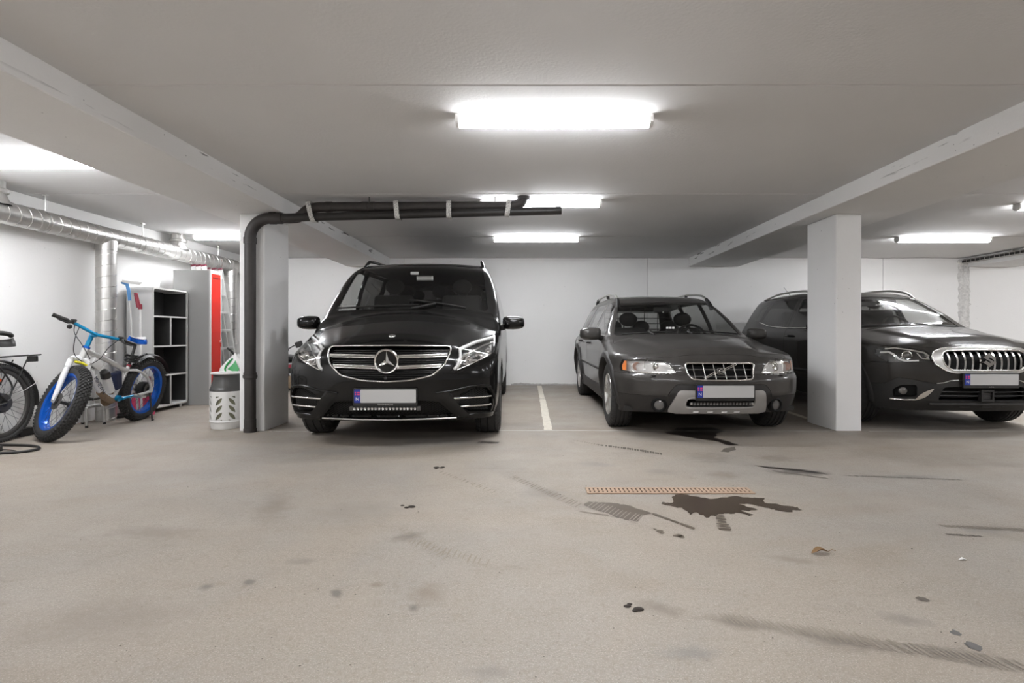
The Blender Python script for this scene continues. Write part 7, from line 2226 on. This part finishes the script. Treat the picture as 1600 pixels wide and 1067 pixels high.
def ragged(poly, n, amp, seed):
    rnd = np.random.RandomState(seed)
    P = densify(poly, n, True)
    c = P.mean(0); out = []
    w = np.convolve(np.tile(rnd.randn(len(P)), 3), [0.25, 0.5, 0.25], 'same')[len(P):2 * len(P)]
    for i, p in enumerate(P):
        a, b = P[i - 1], P[(i + 1) % len(P)]
        t = b - a; nrm = np.array([t[1], -t[0]]) / (np.linalg.norm(t) + 1e-9)
        out.append(p + nrm * w[i] * amp)
    return np.array(out)

def flat(name, poly2, m, parent=None, z=0.0012):
    """Thin patch lying on the floor."""
    bm = bmesh.new()
    vs = [bm.verts.new((x, y, fz(y) + z)) for x, y in poly2]
    f = bm.faces.new(vs)
    bmesh.ops.triangulate(bm, faces=[f])
    bmesh.ops.recalc_face_normals(bm, faces=bm.faces)
    me = bpy.data.meshes.new(name); bm.to_mesh(me); bm.free()
    if me.polygons and me.polygons[0].normal.z < 0: me.flip_normals()
    return link_mesh(name, me, m, parent)

def c8(pts): return [fpt(880 + a / 3.81, 680 + b / 3.81) for a, b in pts]
pud = c8([(650, 362), (700, 351), (760, 358), (820, 372), (900, 380), (960, 368), (1040, 366), (1130, 374), (1190, 376), (1215, 405), (1290, 414), (1360, 424), (1405, 430), (1422, 448), (1380, 447), (1330, 456), (1270, 448), (1235, 440), (1190, 428), (1120, 412), (1045, 410), (1100, 428), (1172, 444), (1110, 448), (1060, 450), (1132, 472), (1110, 481), (1050, 462), (1000, 470), (950, 464), (930, 475), (890, 478), (850, 491), (820, 476), (795, 462), (750, 475), (735, 455), (712, 436), (668, 428), (575, 412), (600, 398), (640, 400)])
o = flat('puddle', ragged(pud, 6, 0.010, 3), M['wet'])
tag(o, 'dark wet patch with ragged fingers, just in front of the rusty drain grate', 'puddle')
tr = c8([(150, 394), (230, 400), (300, 405), (360, 412), (430, 432), (528, 464), (480, 478), (440, 515), (370, 505), (300, 482), (210, 452), (122, 420)])
o = flat('puddle', ragged(tr, 6, 0.008, 5), M['wet2'])
tag(o, 'smaller damp patch crossed by tyre tread marks, left of the large wet patch', 'puddle')
M['pale'] = mat('dry_concrete', (0.27, 0.236, 0.20), 0.8, noise=0.1, nscale=30)
# dry tread lines across the damp patch, and the trails wheels carried out of the water
def bars(name, p0, p1, n, w0, w1, th, m, seed, skew=0.5, curve=0.0, z=0.0022):
    rnd = np.random.RandomState(seed)
    b = MB(); p0, p1 = np.array(p0), np.array(p1)
    d = (p1 - p0) / np.linalg.norm(p1 - p0); nn = np.array([d[1], -d[0]])
    for i in range(n):
        t = (i + 0.15 * rnd.randn()) / max(1, n - 1)
        c = p0 + (p1 - p0) * t + nn * curve * 4 * t * (1 - t)
        w = (w0 + (w1 - w0) * t) * (0.75 + 0.4 * rnd.rand())
        e = nn * w / 2 + d * skew * w / 2
        h = d * th * (0.7 + 0.6 * rnd.rand()) / 2
        q = [c - e - h, c - e * 0.2 - h * 1.3 + nn * 0.002, c + e - h * 0.6, c + e + h, c + e * 0.1 + h * 1.2, c - e + h]
        b.add([(x, y, fz(y) + z + i * 2.5e-5) for x, y in q], [tuple(range(6))])
    o = b.build(name, m, floor, None)
    o['kind'] = 'stuff'
    return o
bars('dry_tread', *c8([(165, 415), (450, 502)]), 14, 0.15, 0.12, 0.006, M['pale'], 2, 0.35)
bars('tyre_trail', *c8([(540, 470), (770, 553)]), 12, 0.028, 0.03, 0.03, M['wet2'], 3, 0.4, z=0.0016)
bars('tyre_trail', *c8([(932, 478), (962, 566)]), 11, 0.04, 0.07, 0.012, M['wet2'], 4, -0.1, z=0.0016)
bars('tyre_trail', *c8([(120, 458), (250, 475)]), 7, 0.02, 0.02, 0.03, M['tread2'], 5, 0.4, z=0.0016)
bars('tyre_trail', *c8([(210, 58), (580, 112)]), 26, 0.055, 0.085, 0.014, M['tread'], 6, 0.5, -0.02, z=0.0016)
bars('tyre_trail', *c8([(60, 30), (215, 58)]), 12, 0.02, 0.05, 0.010, M['tread2'], 16, 0.5, 0.0, z=0.0016)
bars('tyre_trail', *c8([(1180, 188), (1520, 222)]), 26, 0.05, 0.07, 0.012, M['oil'], 7, 1.6, z=0.0016)
bars('tyre_trail', *c8([(1260, 215), (1560, 256)]), 14, 0.02, 0.015, 0.03, M['tread'], 17, 1.5, z=0.0016)
bars('tyre_trail', fpt(1320, 743), fpt(1500, 750), 36, 0.025, 0.03, 0.008, M['tread'], 8, 0.8, z=0.0016)
bars('tyre_trail', fpt(1475, 822), fpt(1600, 828), 18, 0.05, 0.05, 0.010, M['tread2'], 9, 0.5, z=0.0016)
bars('tyre_trail', fpt(1480, 835), fpt(1530, 838), 9, 0.02, 0.02, 0.012, M['tread'], 10, 0.5, z=0.0016)
bars('tyre_trail', fpt(640, 845), fpt(760, 880), 16, 0.07, 0.08, 0.006, M['tread3'], 11, 0.5, z=0.0016)
bars('tyre_trail', fpt(628, 826), fpt(700, 872), 14, 0.05, 0.06, 0.006, M['tread3'], 12, 0.4, z=0.0016)
bars('tyre_trail', fpt(690, 738), fpt(770, 768), 16, 0.05, 0.05, 0.008, M['tread2'], 13, 0.5, z=0.0016)
bars('tyre_trail', fpt(800, 745), fpt(905, 790), 22, 0.07, 0.09, 0.009, M['tread2'], 14, 0.5, z=0.0016)
bars('tyre_trail', fpt(1130, 965), fpt(1600, 1042), 46, 0.07, 0.08, 0.006, M['tread3'], 15, 0.6, z=0.0016)
bars('tyre_trail', fpt(748, 691), fpt(778, 692), 10, 0.09, 0.09, 0.012, M['oil'], 18, 0.0, z=0.0016)
for k, (px, py, rx, ry) in enumerate(((1031, 830, 6, 2), (1034, 833, 4, 1.5), (1059, 837, 8, 2.5), (1064, 839, 5, 2), (1023, 827, 3, 1))):
    a = np.linspace(0, 2 * PI, 9, endpoint=False)
    flat('water_drop', ragged([fpt(px + rx * math.cos(t), py + ry * math.sin(t)) for t in a], 2, 0.004, 30 + k), M['wet2'], floor, 0.0015)
oil = [fpt(px, py) for px, py in ((1060, 668), (1110, 668), (1135, 674), (1122, 678), (1118, 684), (1140, 690), (1152, 696), (1130, 694), (1112, 688), (1085, 685), (1062, 680), (1042, 676))]
flat('oil_stain', ragged(oil, 5, 0.02, 9), M['oil'], floor, 0.0012)
flat('oil_stain', ragged([fpt(px, py) for px, py in ((1125, 704), (1136, 700), (1148, 698), (1150, 703), (1138, 707), (1128, 706))], 3, 0.015, 10), M['tread'], floor, 0.0012)
for k, (px, py, rx, ry) in enumerate(((1521, 1010, 14, 6), (1493, 989, 9, 3), (1443, 937, 10, 3))):
    a = np.linspace(0, 2 * PI, 10, endpoint=False)
    flat('oil_stain', ragged([fpt(px + rx * math.cos(t), py + ry * math.sin(t) + 0.3 * rx * math.cos(t)) for t in a], 3, 0.005, 40 + k), M['oil'] if k < 2 else M['tread'], floor, 0.0012)

# rusty drain grate
def drain():
    x0, x1, y0, y1 = 0.385, 1.42, 3.425, 3.555
    t = thing('drain_grate', 'long narrow rusty drain grate let into the floor', 'drain grate', (x0, y0, 0))
    W, D = x1 - x0, y1 - y0
    MB().box2((0.004, 0.004, 0.0012), (W - 0.004, D - 0.004, 0.0022)).build('hollow_shade', M['hollow_shade'], t, None)  # flat dark plate on the solid floor, painted as shade between the bars
    for a, b in (((0, 0), (W, 0.018)), ((0, D - 0.018), (W, D)), ((0, D / 2 - 0.010), (W, D / 2 + 0.010))):
        MB().box2((a[0], a[1], 0.0022), (b[0], b[1], 0.007)).build('long_bar', M['rust'], t, None, bevel=0.001, seg=1)
    n = 38; first = None
    for k in range(n + 1):
        x = 0.009 + (W - 0.018) * k / n
        if first is None:
            first = MB().box2((-0.0085, 0.010, 0.0022), (0.0085, D - 0.010, 0.0064)).build('cross_bar', M['rust'], t, None); o = first
        else:
            o = bpy.data.objects.new('cross_bar', first.data); COL.objects.link(o); o.parent = t
        o.location = (x, 0, 0)
drain()

def small_things():
    rnd = np.random.RandomState(11)
    x, y = fpt(1281, 865)
    t = thing('dry_leaf', 'small curled brown leaf lying on the open floor', 'leaf', (x, y, 0.001), (0, 0, 0.2))
    G = []
    for i in range(9):
        u = i / 8; w = 0.016 * math.sin(PI * u) ** 0.7
        G.append([(-0.045 + 0.09 * u, v * w, 0.004 + 0.012 * abs(v) ** 2 * math.sin(PI * u) + 0.01 * math.sin(3 * u) ** 2) for v in (-1, -0.5, 0, 0.5, 1)])
    MB().grid(np.array(G)).build('blade', M['leaf'], t, 60)
    MB().tube([(0.044, 0, 0.006), (0.065, 0.006, 0.01), (0.085, 0.004, 0.004)], 0.0014, 5).build('stalk', M['leaf'], t, 60)
    x, y = fpt(1504, 875)
    o = MB().add([(x + a, y + b, c) for a, b, c in ((-0.02, 0, 0.001), (0, -0.006, 0.008), (0.022, 0.002, 0.001), (0.004, 0.01, 0.01))], [(0, 1, 3), (1, 2, 3), (0, 3, 2)]).build('paper_scrap', M['white'], None, None)
    tag(o, 'tiny white paper scrap on the floor at the right', 'litter')
    labs = {(636, 793): 'dark dirt clods on the floor left of centre', (987, 951): 'dark clod on the floor below the wet patches', (684, 732): 'dark clod on the floor in front of the black van',
            (1057, 837): None}
    for (px, py), lab in labs.items():
        if not lab: continue
        x, y = fpt(px, py)
        b = MB()
        for k in range(4):
            s = 0.006 + 0.009 * rnd.rand()
            b.sphere((x + 0.05 * (rnd.rand() - 0.5) * 1.4, y + 0.02 * rnd.randn(), s * 0.25), s, 8, 5, (1.6, 1, 0.5))
        o = b.build('dirt_clod', M['clod'], None, 60); tag(o, lab, 'dirt', kind='stuff')
    b = MB()
    for k in range(260):
        py = 690 + 377 * rnd.rand() ** 0.7; px = 1600 * rnd.rand()
        x, y = fpt(px, py)
        if x < -4.8: continue
        s = (0.0012 + 0.003 * rnd.rand() ** 3) * (0.35 + y / 5)
        a = rnd.rand() * PI
        q = [(x + s * (1.2 + 0.5 * rnd.rand()) * math.cos(a + t), y + s * math.sin(a + t), 0.0008) for t in (0, 1.6, 3.1, 4.7)]
        b.add(q + [(x, y, s * 0.8)], [(0, 1, 4), (1, 2, 4), (2, 3, 4), (3, 0, 4)])
    o = b.build('grit', M['clod'], None, None); tag(o, 'fine dark grit scattered over the concrete floor', 'grit', kind='stuff')
small_things()
